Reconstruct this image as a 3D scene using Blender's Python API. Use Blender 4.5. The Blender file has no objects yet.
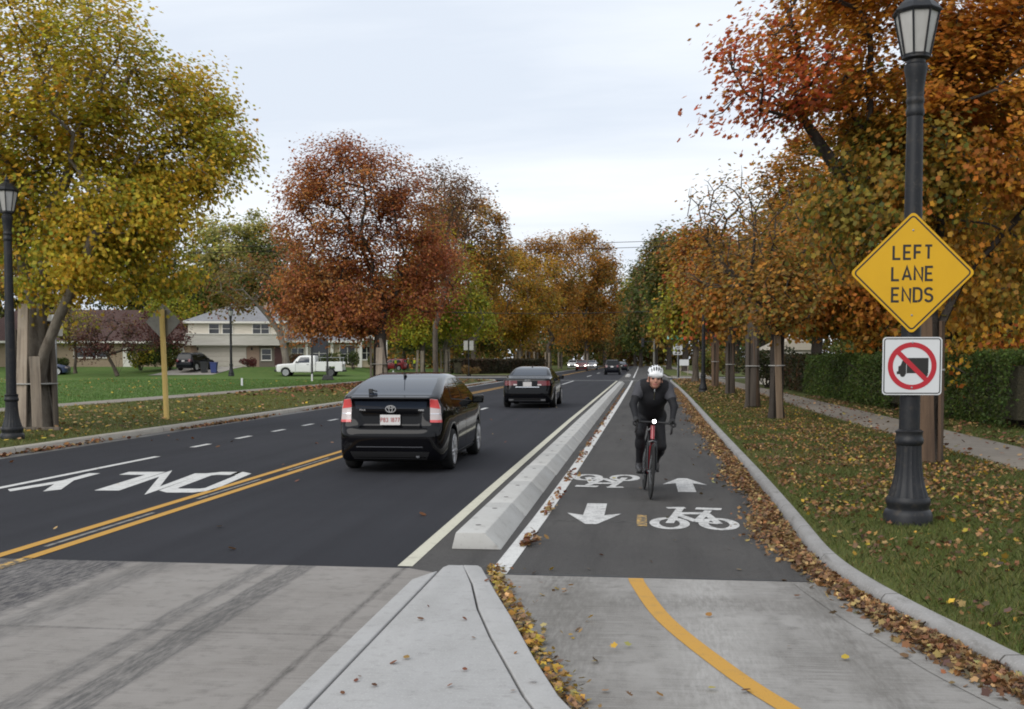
import bpy, bmesh, math, random
import numpy as np
from mathutils import Vector, Matrix
from mathutils.bvhtree import BVHTree

R = math.radians
SC = bpy.context.scene
COL = SC.collection
random.seed(11)
RNG = np.random.default_rng(11)

# ------------------------------------------------------------------ camera geometry
FPX, EYE, HOR = 1080.0, 1.69, 360.0
YAW = math.atan(128.0 / FPX)
CY, SY = math.cos(YAW), math.sin(YAW)


def spot(px, depth):
    """ground position seen in column px at a given depth along the view axis"""
    xc = (px - 512.0) / FPX * depth
    return (xc * CY - depth * SY, xc * SY + depth * CY)


def hgt(py, depth):
    return EYE - (py - HOR) / FPX * depth


# ------------------------------------------------------------------ materials
MATS = {}


def mat(name, color, rough=0.6, metal=0.0, spec=0.5, var=None, bump=None, coat=0.0, emit=None, alpha=None, trans=0.0, coords='Object'):
    """Principled material; var = list of (scale, amount, colour2, detail) noise mixes; bump = (scale, strength, distance)"""
    if name in MATS:
        return MATS[name]
    m = bpy.data.materials.new(name)
    m.use_nodes = True
    nt = m.node_tree
    b = nt.nodes['Principled BSDF']
    b.inputs['Base Color'].default_value = (*color, 1)
    b.inputs['Roughness'].default_value = rough
    b.inputs['Metallic'].default_value = metal
    b.inputs['Specular IOR Level'].default_value = spec
    b.inputs['Coat Weight'].default_value = coat
    b.inputs['Coat Roughness'].default_value = 0.03
    b.inputs['Transmission Weight'].default_value = trans
    if emit:
        b.inputs['Emission Color'].default_value = (*emit[0], 1)
        b.inputs['Emission Strength'].default_value = emit[1]
    tc = None
    if var or bump:
        tc = nt.nodes.new('ShaderNodeTexCoord')
    if var:
        cur = None
        for sc_, lo, hi, c2, det in var:
            n = nt.nodes.new('ShaderNodeTexNoise')
            n.inputs['Scale'].default_value = sc_ if not isinstance(sc_, tuple) else 1.0
            n.inputs['Detail'].default_value = det
            n.inputs['Roughness'].default_value = 0.62
            if isinstance(sc_, tuple):
                mp = nt.nodes.new('ShaderNodeMapping')
                mp.inputs['Scale'].default_value = sc_
                nt.links.new(tc.outputs[coords], mp.inputs['Vector'])
                nt.links.new(mp.outputs[0], n.inputs['Vector'])
            else:
                nt.links.new(tc.outputs[coords], n.inputs['Vector'])
            r = nt.nodes.new('ShaderNodeMapRange')
            r.inputs['From Min'].default_value = lo
            r.inputs['From Max'].default_value = hi
            nt.links.new(n.outputs['Fac'], r.inputs['Value'])
            mx = nt.nodes.new('ShaderNodeMix')
            mx.data_type = 'RGBA'
            nt.links.new(r.outputs[0], mx.inputs['Factor'])
            if cur is None:
                mx.inputs['A'].default_value = (*color, 1)
            else:
                nt.links.new(cur, mx.inputs['A'])
            mx.inputs['B'].default_value = (*c2, 1)
            cur = mx.outputs['Result']
        nt.links.new(cur, b.inputs['Base Color'])
    if bump:
        n = nt.nodes.new('ShaderNodeTexNoise')
        n.inputs['Scale'].default_value = bump[0]
        n.inputs['Detail'].default_value = 4
        nt.links.new(tc.outputs[coords], n.inputs['Vector'])
        bp = nt.nodes.new('ShaderNodeBump')
        bp.inputs['Strength'].default_value = bump[1]
        bp.inputs['Distance'].default_value = bump[2]
        nt.links.new(n.outputs['Fac'], bp.inputs['Height'])
        nt.links.new(bp.outputs[0], b.inputs['Normal'])
    MATS[name] = m
    return m


def leaf_material(name, translucency=0.35, rough=0.55):
    if name in MATS:
        return MATS[name]
    m = bpy.data.materials.new(name)
    m.use_nodes = True
    nt = m.node_tree
    for n in list(nt.nodes):
        nt.nodes.remove(n)
    out = nt.nodes.new('ShaderNodeOutputMaterial')
    at = nt.nodes.new('ShaderNodeAttribute')
    at.attribute_name = 'tint'
    p = nt.nodes.new('ShaderNodeBsdfPrincipled')
    p.inputs['Roughness'].default_value = rough
    p.inputs['Specular IOR Level'].default_value = 0.25
    t = nt.nodes.new('ShaderNodeBsdfTranslucent')
    mx = nt.nodes.new('ShaderNodeMixShader')
    mx.inputs[0].default_value = translucency
    nt.links.new(at.outputs['Color'], p.inputs['Base Color'])
    nt.links.new(at.outputs['Color'], t.inputs['Color'])
    nt.links.new(p.outputs[0], mx.inputs[1])
    nt.links.new(t.outputs[0], mx.inputs[2])
    nt.links.new(mx.outputs[0], out.inputs[0])
    MATS[name] = m
    return m


# ------------------------------------------------------------------ objects
def tag(o, label=None, cat=None, group=None, kind=None):
    if label:
        o['label'] = label
    if cat:
        o['category'] = cat
    if group:
        o['group'] = group
    if kind:
        o['kind'] = kind
    return o


def thing(name, label, cat, loc=(0, 0, 0), rz=0.0, group=None):
    o = bpy.data.objects.new(name, None)
    COL.objects.link(o)
    o.empty_display_size = 0.2
    o.location = loc
    o.rotation_euler = (0, 0, rz)
    return tag(o, label, cat, group)


def link(name, me, mats, parent=None):
    for m in (mats if isinstance(mats, (list, tuple)) else [mats]):
        me.materials.append(m)
    o = bpy.data.objects.new(name, me)
    COL.objects.link(o)
    if parent is not None:
        o.parent = parent
    return o


def copy_tree(o, parent=None):
    c = o.copy()
    COL.objects.link(c)
    if parent is not None:
        c.parent = parent
    for ch in list(o.children):
        copy_tree(ch, c)
    return c


def np_mesh(name, verts, quads=None, nside=None, mat_idx=None, smooth=False, tint=None):
    """mesh from numpy arrays; quads = (m, k) index array with k corners each"""
    me = bpy.data.meshes.new(name)
    verts = np.asarray(verts, dtype=np.float32)
    quads = np.asarray(quads, dtype=np.int32)
    m, k = quads.shape
    me.vertices.add(len(verts))
    me.vertices.foreach_set('co', verts.ravel())
    me.loops.add(m * k)
    me.loops.foreach_set('vertex_index', quads.ravel())
    me.polygons.add(m)
    me.polygons.foreach_set('loop_start', np.arange(0, m * k, k, dtype=np.int32))
    if mat_idx is not None:
        me.polygons.foreach_set('material_index', np.asarray(mat_idx, dtype=np.int32))
    if smooth:
        me.polygons.foreach_set('use_smooth', np.ones(m, dtype=bool))
    me.update(calc_edges=True)
    if tint is not None:
        a = me.attributes.new('tint', 'FLOAT_COLOR', 'POINT')
        col = np.ones((len(verts), 4), dtype=np.float32)
        col[:, :3] = tint
        a.data.foreach_set('color', col.ravel())
    return me


class MB:
    """collects shapes and links them as ONE mesh object"""

    def __init__(self):
        self.v, self.f, self.m = [], [], []

    def add(self, verts, faces, mi=0, M=None):
        b = len(self.v)
        for p in verts:
            p = Vector(p)
            self.v.append(tuple(M @ p) if M is not None else tuple(p))
        for f in faces:
            self.f.append([i + b for i in f])
            self.m.append(mi)
        return self

    def box(self, c, s, mi=0, rot=None, M=None, taper=1.0):
        x, y, z = s[0] / 2, s[1] / 2, s[2] / 2
        vs = []
        for sz in (-1, 1):
            k = taper if sz > 0 else 1.0
            for sx, sy in ((-1, -1), (1, -1), (1, 1), (-1, 1)):
                vs.append(Vector((sx * x * k, sy * y * k, sz * z)))
        T = Matrix.Translation(c)
        if rot is not None:
            T = T @ (rot.to_4x4() if hasattr(rot, 'to_4x4') else Matrix.Rotation(rot, 4, 'Z'))
        if M is not None:
            T = M @ T
        return self.add(vs, [(0, 3, 2, 1), (4, 5, 6, 7), (0, 1, 5, 4), (1, 2, 6, 5), (2, 3, 7, 6), (3, 0, 4, 7)], mi, T)

    def tube(self, pts, r, n=8, mi=0, M=None, cap=True, flat=1.0):
        pts = [Vector(p) for p in pts]
        if not isinstance(r, (list, tuple)):
            r = [r] * len(pts)
        ref = None
        vs, fs = [], []
        for i, p in enumerate(pts):
            d = (pts[min(i + 1, len(pts) - 1)] - pts[max(i - 1, 0)])
            if d.length < 1e-9:
                d = Vector((0, 0, 1))
            d.normalize()
            if ref is None:
                ref = Vector((1, 0, 0)) if abs(d.x) < 0.8 else Vector((0, 1, 0))
            a = (ref - d * ref.dot(d))
            if a.length < 1e-6:
                a = d.orthogonal()
            a.normalize()
            ref = a
            b = d.cross(a)
            for k in range(n):
                t = 2 * math.pi * k / n
                vs.append(p + a * (r[i] * math.cos(t)) + b * (r[i] * flat * math.sin(t)))
        for i in range(len(pts) - 1):
            for k in range(n):
                k2 = (k + 1) % n
                fs.append((i * n + k, i * n + k2, (i + 1) * n + k2, (i + 1) * n + k))
        if cap:
            fs.append(tuple(range(n - 1, -1, -1)))
            e = (len(pts) - 1) * n
            fs.append(tuple(e + k for k in range(n)))
        return self.add(vs, fs, mi, M)

    def lathe(self, prof, n=24, mi=0, M=None, flute=None, start=0.0):
        """prof: (radius, z) list turned about z; flute(z) -> relative groove depth"""
        vs, fs = [], []
        for r, z in prof:
            for k in range(n):
                t = start + 2 * math.pi * k / n
                rr = r
                if flute:
                    rr = r * (1 - flute(z) * (k % 2))
                vs.append((rr * math.cos(t), rr * math.sin(t), z))
        for i in range(len(prof) - 1):
            for k in range(n):
                k2 = (k + 1) % n
                fs.append((i * n + k, i * n + k2, (i + 1) * n + k2, (i + 1) * n + k))
        fs.append(tuple(range(n - 1, -1, -1)))
        e = (len(prof) - 1) * n
        fs.append(tuple(e + k for k in range(n)))
        return self.add(vs, fs, mi, M)

    def prism(self, poly, a, b, mi=0, M=None):
        """2-D polygon (counter-clockwise) extruded from z=a to z=b, then moved by M"""
        n = len(poly)
        vs = [(x, y, a) for x, y in poly] + [(x, y, b) for x, y in poly]
        fs = [tuple(range(n - 1, -1, -1)), tuple(range(n, 2 * n))]
        fs += [(k, (k + 1) % n, n + (k + 1) % n, n + k) for k in range(n)]
        return self.add(vs, fs, mi, M)

    def ribbon(self, pts, w, z=0.0, mi=0, M=None, closed=False):
        """flat mitred strip along 2-D points"""
        P = [Vector((p[0], p[1])) for p in pts]
        n = len(P)
        vs, fs = [], []
        for i in range(n):
            if closed:
                a, b = P[(i - 1) % n], P[(i + 1) % n]
            else:
                a, b = P[max(i - 1, 0)], P[min(i + 1, n - 1)]
            d1 = (P[i] - a) if (P[i] - a).length > 1e-9 else (b - P[i])
            d2 = (b - P[i]) if (b - P[i]).length > 1e-9 else d1
            d1 = d1.normalized()
            d2 = d2.normalized()
            n1 = Vector((-d1.y, d1.x))
            n2 = Vector((-d2.y, d2.x))
            q = n1 + n2
            q = q.normalized() if q.length > 1e-6 else n1
            s = 1.0 / max(0.45, q.dot(n1))
            ww = (w[i] if isinstance(w, (list, tuple)) else w) / 2
            vs.append((P[i].x + q.x * ww * s, P[i].y + q.y * ww * s, z))
            vs.append((P[i].x - q.x * ww * s, P[i].y - q.y * ww * s, z))
        rng = range(n if closed else n - 1)
        for i in rng:
            j = (i + 1) % n
            fs.append((2 * i + 1, 2 * j + 1, 2 * j, 2 * i))
        return self.add(vs, fs, mi, M)

    def mesh(self, name, bevel=0.0, smooth=None, seg=2):
        me = bpy.data.meshes.new(name)
        me.from_pydata(self.v, [], self.f)
        me.polygons.foreach_set('material_index', self.m)
        if bevel > 0:
            bm = bmesh.new()
            bm.from_mesh(me)
            es = [e for e in bm.edges if len(e.link_faces) == 2 and e.calc_face_angle(0) > R(28)]
            bmesh.ops.bevel(bm, geom=es, offset=bevel, segments=seg, affect='EDGES', profile=0.6, clamp_overlap=True)
            bm.to_mesh(me)
            bm.free()
        if smooth is not None:
            me.shade_smooth()
            me.set_sharp_from_angle(angle=R(smooth))
        me.update()
        return me

    def build(self, name, mats, parent=None, bevel=0.0, smooth=None, seg=2):
        return link(name, self.mesh(name, bevel, smooth, seg), mats, parent)


# ------------------------------------------------------------------ signed distance shapes
def catmull(pts, n=6, closed=True):
    P = [np.array(p, float) for p in pts]
    out = []
    m = len(P)
    for i in range(m if closed else m - 1):
        if closed:
            p0, p1, p2, p3 = P[(i - 1) % m], P[i], P[(i + 1) % m], P[(i + 2) % m]
        else:
            p0, p1, p2, p3 = P[max(i - 1, 0)], P[i], P[i + 1], P[min(i + 2, m - 1)]
        for k in range(n):
            t = k / n
            out.append(0.5 * ((2 * p1) + (p2 - p0) * t + (2 * p0 - 5 * p1 + 4 * p2 - p3) * t * t + (3 * p1 - p0 - 3 * p2 + p3) * t ** 3))
    if not closed:
        out.append(P[-1])
    return np.array(out)


def poly_sdf(poly, A, B):
    """signed distance to a 2-D polygon on grids A, B (inside negative)"""
    poly = np.asarray(poly, float)
    d = np.full(A.shape, 1e9)
    s = np.ones(A.shape)
    n = len(poly)
    for i in range(n):
        x0, y0 = poly[i]
        x1, y1 = poly[(i + 1) % n]
        ex, ey = x1 - x0, y1 - y0
        wx, wy = A - x0, B - y0
        t = np.clip((wx * ex + wy * ey) / (ex * ex + ey * ey + 1e-12), 0, 1)
        d = np.minimum(d, (wx - ex * t) ** 2 + (wy - ey * t) ** 2)
        c = ((y0 <= B) & (y1 > B)) | ((y1 <= B) & (y0 > B))
        xi = x0 + (B - y0) / ((y1 - y0) if abs(y1 - y0) > 1e-12 else 1e-12) * ex
        s = np.where(c & (A < xi), -s, s)
    return np.sqrt(d) * s


def smax(a, b, k):
    h = np.maximum(k - np.abs(a - b), 0) / k
    return np.maximum(a, b) + h * h * k * 0.25


def smin(a, b, k):
    h = np.maximum(k - np.abs(a - b), 0) / k
    return np.minimum(a, b) - h * h * k * 0.25


def surface_nets(F, origin, h):
    F = F.astype(np.float32)
    nx, ny, nz = F.shape
    ins = F < 0
    cnt = np.zeros((nx - 1, ny - 1, nz - 1), np.int16)
    acc = np.zeros((nx - 1, ny - 1, nz - 1, 3), np.float32)
    corners = [(i, j, k) for i in (0, 1) for j in (0, 1) for k in (0, 1)]

    def sl(c):
        return tuple(slice(c[a], F.shape[a] - 1 + c[a]) for a in range(3))
    for c in corners:
        for ax in range(3):
            if c[ax] == 1:
                continue
            e = list(c)
            e[ax] = 1
            f0, f1 = F[sl(c)], F[sl(e)]
            m = (f0 < 0) != (f1 < 0)
            t = np.where(m, f0 / np.where(m, f0 - f1, 1), 0)
            cnt += m
            for a in range(3):
                if a == ax:
                    acc[..., a] += np.where(m, t, 0)
                else:
                    acc[..., a] += np.where(m, c[a], 0)
    act = cnt > 0
    idx = np.full(act.shape, -1, np.int32)
    n = int(act.sum())
    idx[act] = np.arange(n)
    ijk = np.argwhere(act)
    V = (acc[act] / cnt[act][:, None] + ijk) * h + np.asarray(origin)
    quads = []
    # edges along each axis
    for ax in range(3):
        o1, o2 = [(1, 2), (2, 0), (0, 1)][ax]
        sa = [slice(None)] * 3
        sb = [slice(None)] * 3
        sa[ax] = slice(0, -1)
        sb[ax] = slice(1, None)
        m = ins[tuple(sa)] != ins[tuple(sb)]
        w = np.argwhere(m)
        ok = (w[:, o1] > 0) & (w[:, o2] > 0) & (w[:, o1] < F.shape[o1] - 1) & (w[:, o2] < F.shape[o2] - 1)
        w = w[ok]
        flip = ~ins[tuple(sa)][m][ok]

        def cell(d1, d2):
            q = w.copy()
            q[:, o1] += d1
            q[:, o2] += d2
            return idx[q[:, 0], q[:, 1], q[:, 2]]
        q = np.stack([cell(-1, -1), cell(0, -1), cell(0, 0), cell(-1, 0)], 1)
        q[flip] = q[flip][:, ::-1]
        quads.append(q)
    return V, np.concatenate(quads)


def relax(V, Q, it=2, lam=0.5):
    V = V.copy()
    for _ in range(it):
        s = np.zeros_like(V)
        c = np.zeros(len(V))
        for a, b in ((0, 1), (1, 2), (2, 3), (3, 0)):
            np.add.at(s, Q[:, a], V[Q[:, b]])
            np.add.at(s, Q[:, b], V[Q[:, a]])
            np.add.at(c, Q[:, a], 1)
            np.add.at(c, Q[:, b], 1)
        V += lam * (s / np.maximum(c, 1)[:, None] - V)
    return V


# ------------------------------------------------------------------ stroke lettering
def arc(cx, cy, rx, ry, a0, a1, n=10):
    return [(cx + rx * math.cos(R(a0 + (a1 - a0) * i / n)), cy + ry * math.sin(R(a0 + (a1 - a0) * i / n))) for i in range(n + 1)]


GLYPH = {  # unit height, own width; strokes run on the pen centre line
    'L': (0.5, [[(0, 1), (0, 0), (.5, 0)]]),
    'E': (0.5, [[(.5, 1), (0, 1), (0, 0), (.5, 0)], [(0, .5), (.43, .5)]]),
    'F': (0.48, [[(.48, 1), (0, 1), (0, 0)], [(0, .5), (.42, .5)]]),
    'T': (0.52, [[(0, 1), (.52, 1)], [(.26, 1), (.26, 0)]]),
    'A': (0.6, [[(0, 0), (.3, 1), (.6, 0)], [(.11, .3), (.49, .3)]]),
    'N': (0.55, [[(0, 0), (0, 1), (.55, 0), (.55, 1)]]),
    'D': (0.55, [[(.28, 0), (0, 0), (0, 1), (.28, 1)] + arc(.25, .7, .3, .3, 80, 0, 6) + arc(.25, .3, .3, .3, 0, -80, 6)[0:]]),
    'S': (0.52, [arc(.26, .76, .26, .24, 20, 270, 12) + arc(.26, .26, .26, .26, 80, -160, 12)]),
    'O': (0.56, [arc(.28, .72, .28, .28, 0, 180, 8) + arc(.28, .28, .28, .28, 180, 360, 8) + [(.56, .72)]]),
    '0': (0.56, [[(.12, 0), (.44, 0), (.56, .07), (.56, .93), (.44, 1), (.12, 1), (0, .93), (0, .07), (.12, 0), (.2, 0)]]),
    'Y': (0.6, [[(0, 1), (.3, .48), (.6, 1)], [(.3, .48), (.3, 0)]]),
    'P': (0.5, [[(0, 0), (0, 1), (.25, 1)] + arc(.25, .76, .25, .24, 80, -80, 8) + [(0, .5)]]),
    'R': (0.52, [[(0, 0), (0, 1), (.25, 1)] + arc(.25, .76, .25, .24, 80, -80, 8) + [(0, .5)], [(.22, .5), (.52, 0)]]),
    'I': (0.08, [[(.04, 0), (.04, 1)]]),
    'U': (0.55, [[(0, 1), (0, .28)] + arc(.275, .27, .275, .27, 180, 360, 10) + [(.55, 1)]]),
    'H': (0.55, [[(0, 0), (0, 1)], [(.55, 0), (.55, 1)], [(0, .5), (.55, .5)]]),
    'B': (0.52, [[(0, .5), (0, 1), (.24, 1)] + arc(.24, .76, .24, .24, 80, -80, 6) + [(0, .52)], [(0, .5), (0, 0), (.26, 0)] + arc(.26, .26, .26, .25, -80, 80, 6) + [(0, .5)]]),
    'M': (0.7, [[(0, 0), (0, 1), (.35, .2), (.7, 1), (.7, 0)]]),
    '2': (0.52, [arc(.26, .74, .26, .26, 160, -30, 9) + [(0, 0), (.52, 0)]]),
    '5': (0.52, [[(.48, 1), (.06, 1), (.02, .56)] + arc(.26, .32, .26, .32, 120, -150, 10)]),
    '1': (0.2, [[(0, .82), (.16, 1), (.16, 0)]]),
    '7': (0.5, [[(0, 1), (.5, 1), (.14, 0)]]),
    '3': (0.5, [arc(.24, .75, .24, .25, 160, -80, 9), arc(.24, .26, .26, .26, 80, -160, 9)]),
    '8': (0.5, [arc(.25, .76, .22, .24, 0, 360, 14), arc(.25, .26, .25, .26, 0, 360, 14)]),
    ' ': (0.3, []),
}


def write(mb, text, height, pen, M, gap=0.28, center=True, z=0.0, sx=1.0, mi=0):
    """flat stroke letters in the local xy plane of M"""
    h = height - pen
    ws = [GLYPH[c][0] * h * sx for c in text]
    g = gap * h * sx
    tot = sum(ws) + g * (len(ws) - 1)
    x = -tot / 2 if center else 0.0
    k = 0
    for c, w in zip(text, ws):
        for st in GLYPH[c][1]:
            mb.ribbon([(x + p[0] * h * sx, p[1] * h - h / 2) for p in st], pen, z + 0.0003 * (k % 5), mi, M)
            k += 1
        x += w + g


def facing(loc, yaw=0.0):
    """frame whose local xy plane stands upright, local z pointing to -Y (towards the viewer) turned by yaw"""
    return Matrix.Translation(loc) @ Matrix.Rotation(yaw, 4, 'Z') @ Matrix.Rotation(R(90), 4, 'X')
# ================================================================== sky, sun, camera
def make_world():
    w = bpy.data.worlds.new('World')
    SC.world = w
    w.use_nodes = True
    nt = w.node_tree
    bg = nt.nodes['Background']
    sky = nt.nodes.new('ShaderNodeTexSky')
    sky.sky_type = 'NISHITA'
    sky.sun_disc = False
    sky.sun_elevation = SUN_EL
    sky.sun_rotation = SUN_AZ
    sky.air_density = 1.0
    sky.dust_density = 2.0
    tc = nt.nodes.new('ShaderNodeTexCoord')
    sep = nt.nodes.new('ShaderNodeSeparateXYZ')
    nt.links.new(tc.outputs['Generated'], sep.inputs[0])
    # cloud sheet: project the direction on a plane overhead so bands flatten to the horizon
    add = nt.nodes.new('ShaderNodeMath')
    add.operation = 'ADD'
    add.inputs[1].default_value = 0.16
    ab = nt.nodes.new('ShaderNodeMath')
    ab.operation = 'ABSOLUTE'
    nt.links.new(sep.outputs['Z'], ab.inputs[0])
    nt.links.new(ab.outputs[0], add.inputs[0])
    dx = nt.nodes.new('ShaderNodeMath')
    dx.operation = 'DIVIDE'
    dy = nt.nodes.new('ShaderNodeMath')
    dy.operation = 'DIVIDE'
    nt.links.new(sep.outputs['X'], dx.inputs[0])
    nt.links.new(add.outputs[0], dx.inputs[1])
    nt.links.new(sep.outputs['Y'], dy.inputs[0])
    nt.links.new(add.outputs[0], dy.inputs[1])
    cb = nt.nodes.new('ShaderNodeCombineXYZ')
    nt.links.new(dx.outputs[0], cb.inputs[0])
    nt.links.new(dy.outputs[0], cb.inputs[1])
    mp = nt.nodes.new('ShaderNodeMapping')
    mp.inputs['Location'].default_value = (3.1, 0.4, 0)
    mp.inputs['Scale'].default_value = (0.55, 1.5, 1)
    nt.links.new(cb.outputs[0], mp.inputs['Vector'])
    n1 = nt.nodes.new('ShaderNodeTexNoise')
    n1.inputs['Scale'].default_value = 0.9
    n1.inputs['Detail'].default_value = 6
    n1.inputs['Roughness'].default_value = 0.52
    nt.links.new(mp.outputs[0], n1.inputs['Vector'])
    ramp = nt.nodes.new('ShaderNodeValToRGB')
    e = ramp.color_ramp.elements
    e[0].position, e[0].color = 0.36, (0.55, 0.60, 0.675, 1)
    e[1].position, e[1].color = 0.64, (0.735, 0.765, 0.80, 1)
    nt.links.new(n1.outputs['Fac'], ramp.inputs[0])
    sc = nt.nodes.new('ShaderNodeMix')
    sc.data_type = 'RGBA'
    sc.blend_type = 'MULTIPLY'
    sc.inputs['Factor'].default_value = 1.0
    nt.links.new(ramp.outputs[0], sc.inputs['A'])
    sc.inputs['B'].default_value = (CLOUD, CLOUD, CLOUD, 1)
    mx = nt.nodes.new('ShaderNodeMix')
    mx.data_type = 'RGBA'
    mx.inputs['Factor'].default_value = 0.96
    nt.links.new(sky.outputs[0], mx.inputs['A'])
    nt.links.new(sc.outputs['Result'], mx.inputs['B'])
    nt.links.new(mx.outputs['Result'], bg.inputs['Color'])
    bg.inputs['Strength'].default_value = 0.1


SUN_EL, SUN_AZ = R(34), R(212)
CLOUD = 11.6
make_world()
sl = bpy.data.lights.new('sun', 'SUN')
sl.energy = 1.7
sl.angle = R(55)
sl.color = (1.0, 0.96, 0.9)
so = bpy.data.objects.new('sun', sl)
COL.objects.link(so)
sd = Vector((math.sin(SUN_AZ) * math.cos(SUN_EL), math.cos(SUN_AZ) * math.cos(SUN_EL), math.sin(SUN_EL)))
so.rotation_euler = sd.to_track_quat('Z', 'Y').to_euler()
so.location = sd * 60

cam = bpy.data.cameras.new('camera')
co = bpy.data.objects.new('camera', cam)
COL.objects.link(co)
cam.sensor_width = 36.0
cam.lens = (FPX + 6) / 1024.0 * 36.0
DIP = 0.050                         # the camera looks slightly down, the picture is cropped from below
cam.shift_y = (HOR + (FPX + 6) * math.tan(DIP) - 354.5) / 1024.0
cam.clip_start = 0.05
cam.clip_end = 6000
co.location = (0, 0, EYE)
co.rotation_euler = (R(90) - DIP, 0, YAW)
SC.camera = co
SC.view_settings.view_transform = 'Standard'
SC.view_settings.look = 'None'
SC.view_settings.exposure = 0.32
SC.view_settings.gamma = 1.0
SC.render.engine = 'CYCLES'
SC.cycles.max_bounces = 6
SC.cycles.diffuse_bounces = 3
SC.cycles.glossy_bounces = 3
SC.cycles.transmission_bounces = 4
SC.cycles.transparent_max_bounces = 4
SC.cycles.use_denoising = True
SC.cycles.filter_width = 1.9

# ================================================================== ground materials
M_asphalt = mat('asphalt', (.0185, .019, .024), .9, spec=.22,
                var=[(0.35, .35, .7, (.026, .0265, .032), 4), ((2.2, .06, 1), .42, .72, (.0145, .015, .019), 4), (24, .55, .78, (.028, .028, .033), 5), (160, .58, .72, (.055, .055, .06), 1)], bump=(190, .35, .004))
M_track = mat('worn_asphalt', (.050, .0475, .046), .92, spec=.25,
              var=[(0.6, .35, .7, (.070, .066, .062), 6), ((3.0, .25, 1), .48, .72, (.034, .032, .031), 5), (22, .52, .74, (.036, .034, .033), 5), (150, .54, .70, (.13, .125, .12), 1)], bump=(170, .4, .004))


def concrete(name, base, dark, light, bands=None, joints=None):
    """broom-finished concrete: mottling, stains, tyre wear bands along Y"""
    m = mat(name, base, .85, spec=.3, var=[(0.8, .38, .68, light, 6), ((1.6, .5, 1), .52, .76, dark, 6), (7, .5, .8, dark, 6), ((2.5, 110, 1), .46, .72, light, 2), (130, .55, .75, light, 1)], bump=(120, .25, .003))
    nt = m.node_tree
    b = nt.nodes['Principled BSDF']
    cur = b.inputs['Base Color'].links[0].from_socket
    tc = nt.nodes.new('ShaderNodeTexCoord')
    sp = nt.nodes.new('ShaderNodeSeparateXYZ')
    nt.links.new(tc.outputs['Object'], sp.inputs[0])
    for axis, c, hw, soft, col, amt, nscale in (bands or []):
        s = nt.nodes.new('ShaderNodeMath')
        s.operation = 'SUBTRACT'
        s.inputs[1].default_value = c
        nt.links.new(sp.outputs[axis], s.inputs[0])
        a = nt.nodes.new('ShaderNodeMath')
        a.operation = 'ABSOLUTE'
        nt.links.new(s.outputs[0], a.inputs[0])
        n = nt.nodes.new('ShaderNodeTexNoise')
        mp = nt.nodes.new('ShaderNodeMapping')
        mp.inputs['Scale'].default_value = nscale
        nt.links.new(tc.outputs['Object'], mp.inputs[0])
        nt.links.new(mp.outputs[0], n.inputs['Vector'])
        n.inputs['Scale'].default_value = 1
        n.inputs['Detail'].default_value = 6
        n.inputs['Roughness'].default_value = .65
        nn = nt.nodes.new('ShaderNodeMath')
        nn.operation = 'MULTIPLY_ADD'
        nn.inputs[1].default_value = soft * 2.2
        nn.inputs[2].default_value = -soft * 1.1
        nt.links.new(n.outputs['Fac'], nn.inputs[0])
        ad = nt.nodes.new('ShaderNodeMath')
        ad.operation = 'ADD'
        nt.links.new(a.outputs[0], ad.inputs[0])
        nt.links.new(nn.outputs[0], ad.inputs[1])
        r = nt.nodes.new('ShaderNodeMapRange')
        r.inputs['From Min'].default_value = hw
        r.inputs['From Max'].default_value = hw + soft
        r.inputs['To Min'].default_value = amt
        r.inputs['To Max'].default_value = 0
        nt.links.new(ad.outputs[0], r.inputs['Value'])
        g = nt.nodes.new('ShaderNodeTexNoise')
        g.inputs['Scale'].default_value = 1
        g.inputs['Detail'].default_value = 8
        g.inputs['Roughness'].default_value = .75
        mg = nt.nodes.new('ShaderNodeMapping')
        mg.inputs['Scale'].default_value = (34, 5, 1)
        mg.inputs['Location'].default_value = (c * 3.7, c, 0)
        nt.links.new(tc.outputs['Object'], mg.inputs[0])
        nt.links.new(mg.outputs[0], g.inputs['Vector'])
        gr = nt.nodes.new('ShaderNodeMapRange')
        gr.inputs['From Min'].default_value = .36
        gr.inputs['From Max'].default_value = .60
        gr.inputs['To Min'].default_value = .12
        nt.links.new(g.outputs['Fac'], gr.inputs['Value'])
        mu = nt.nodes.new('ShaderNodeMath')
        mu.operation = 'MULTIPLY'
        nt.links.new(r.outputs[0], mu.inputs[0])
        nt.links.new(gr.outputs[0], mu.inputs[1])
        mx = nt.nodes.new('ShaderNodeMix')
        mx.data_type = 'RGBA'
        nt.links.new(mu.outputs[0], mx.inputs['Factor'])
        nt.links.new(cur, mx.inputs['A'])
        mx.inputs['B'].default_value = (*col, 1)
        cur = mx.outputs['Result']
    nt.links.new(cur, b.inputs['Base Color'])
    return m


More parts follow.
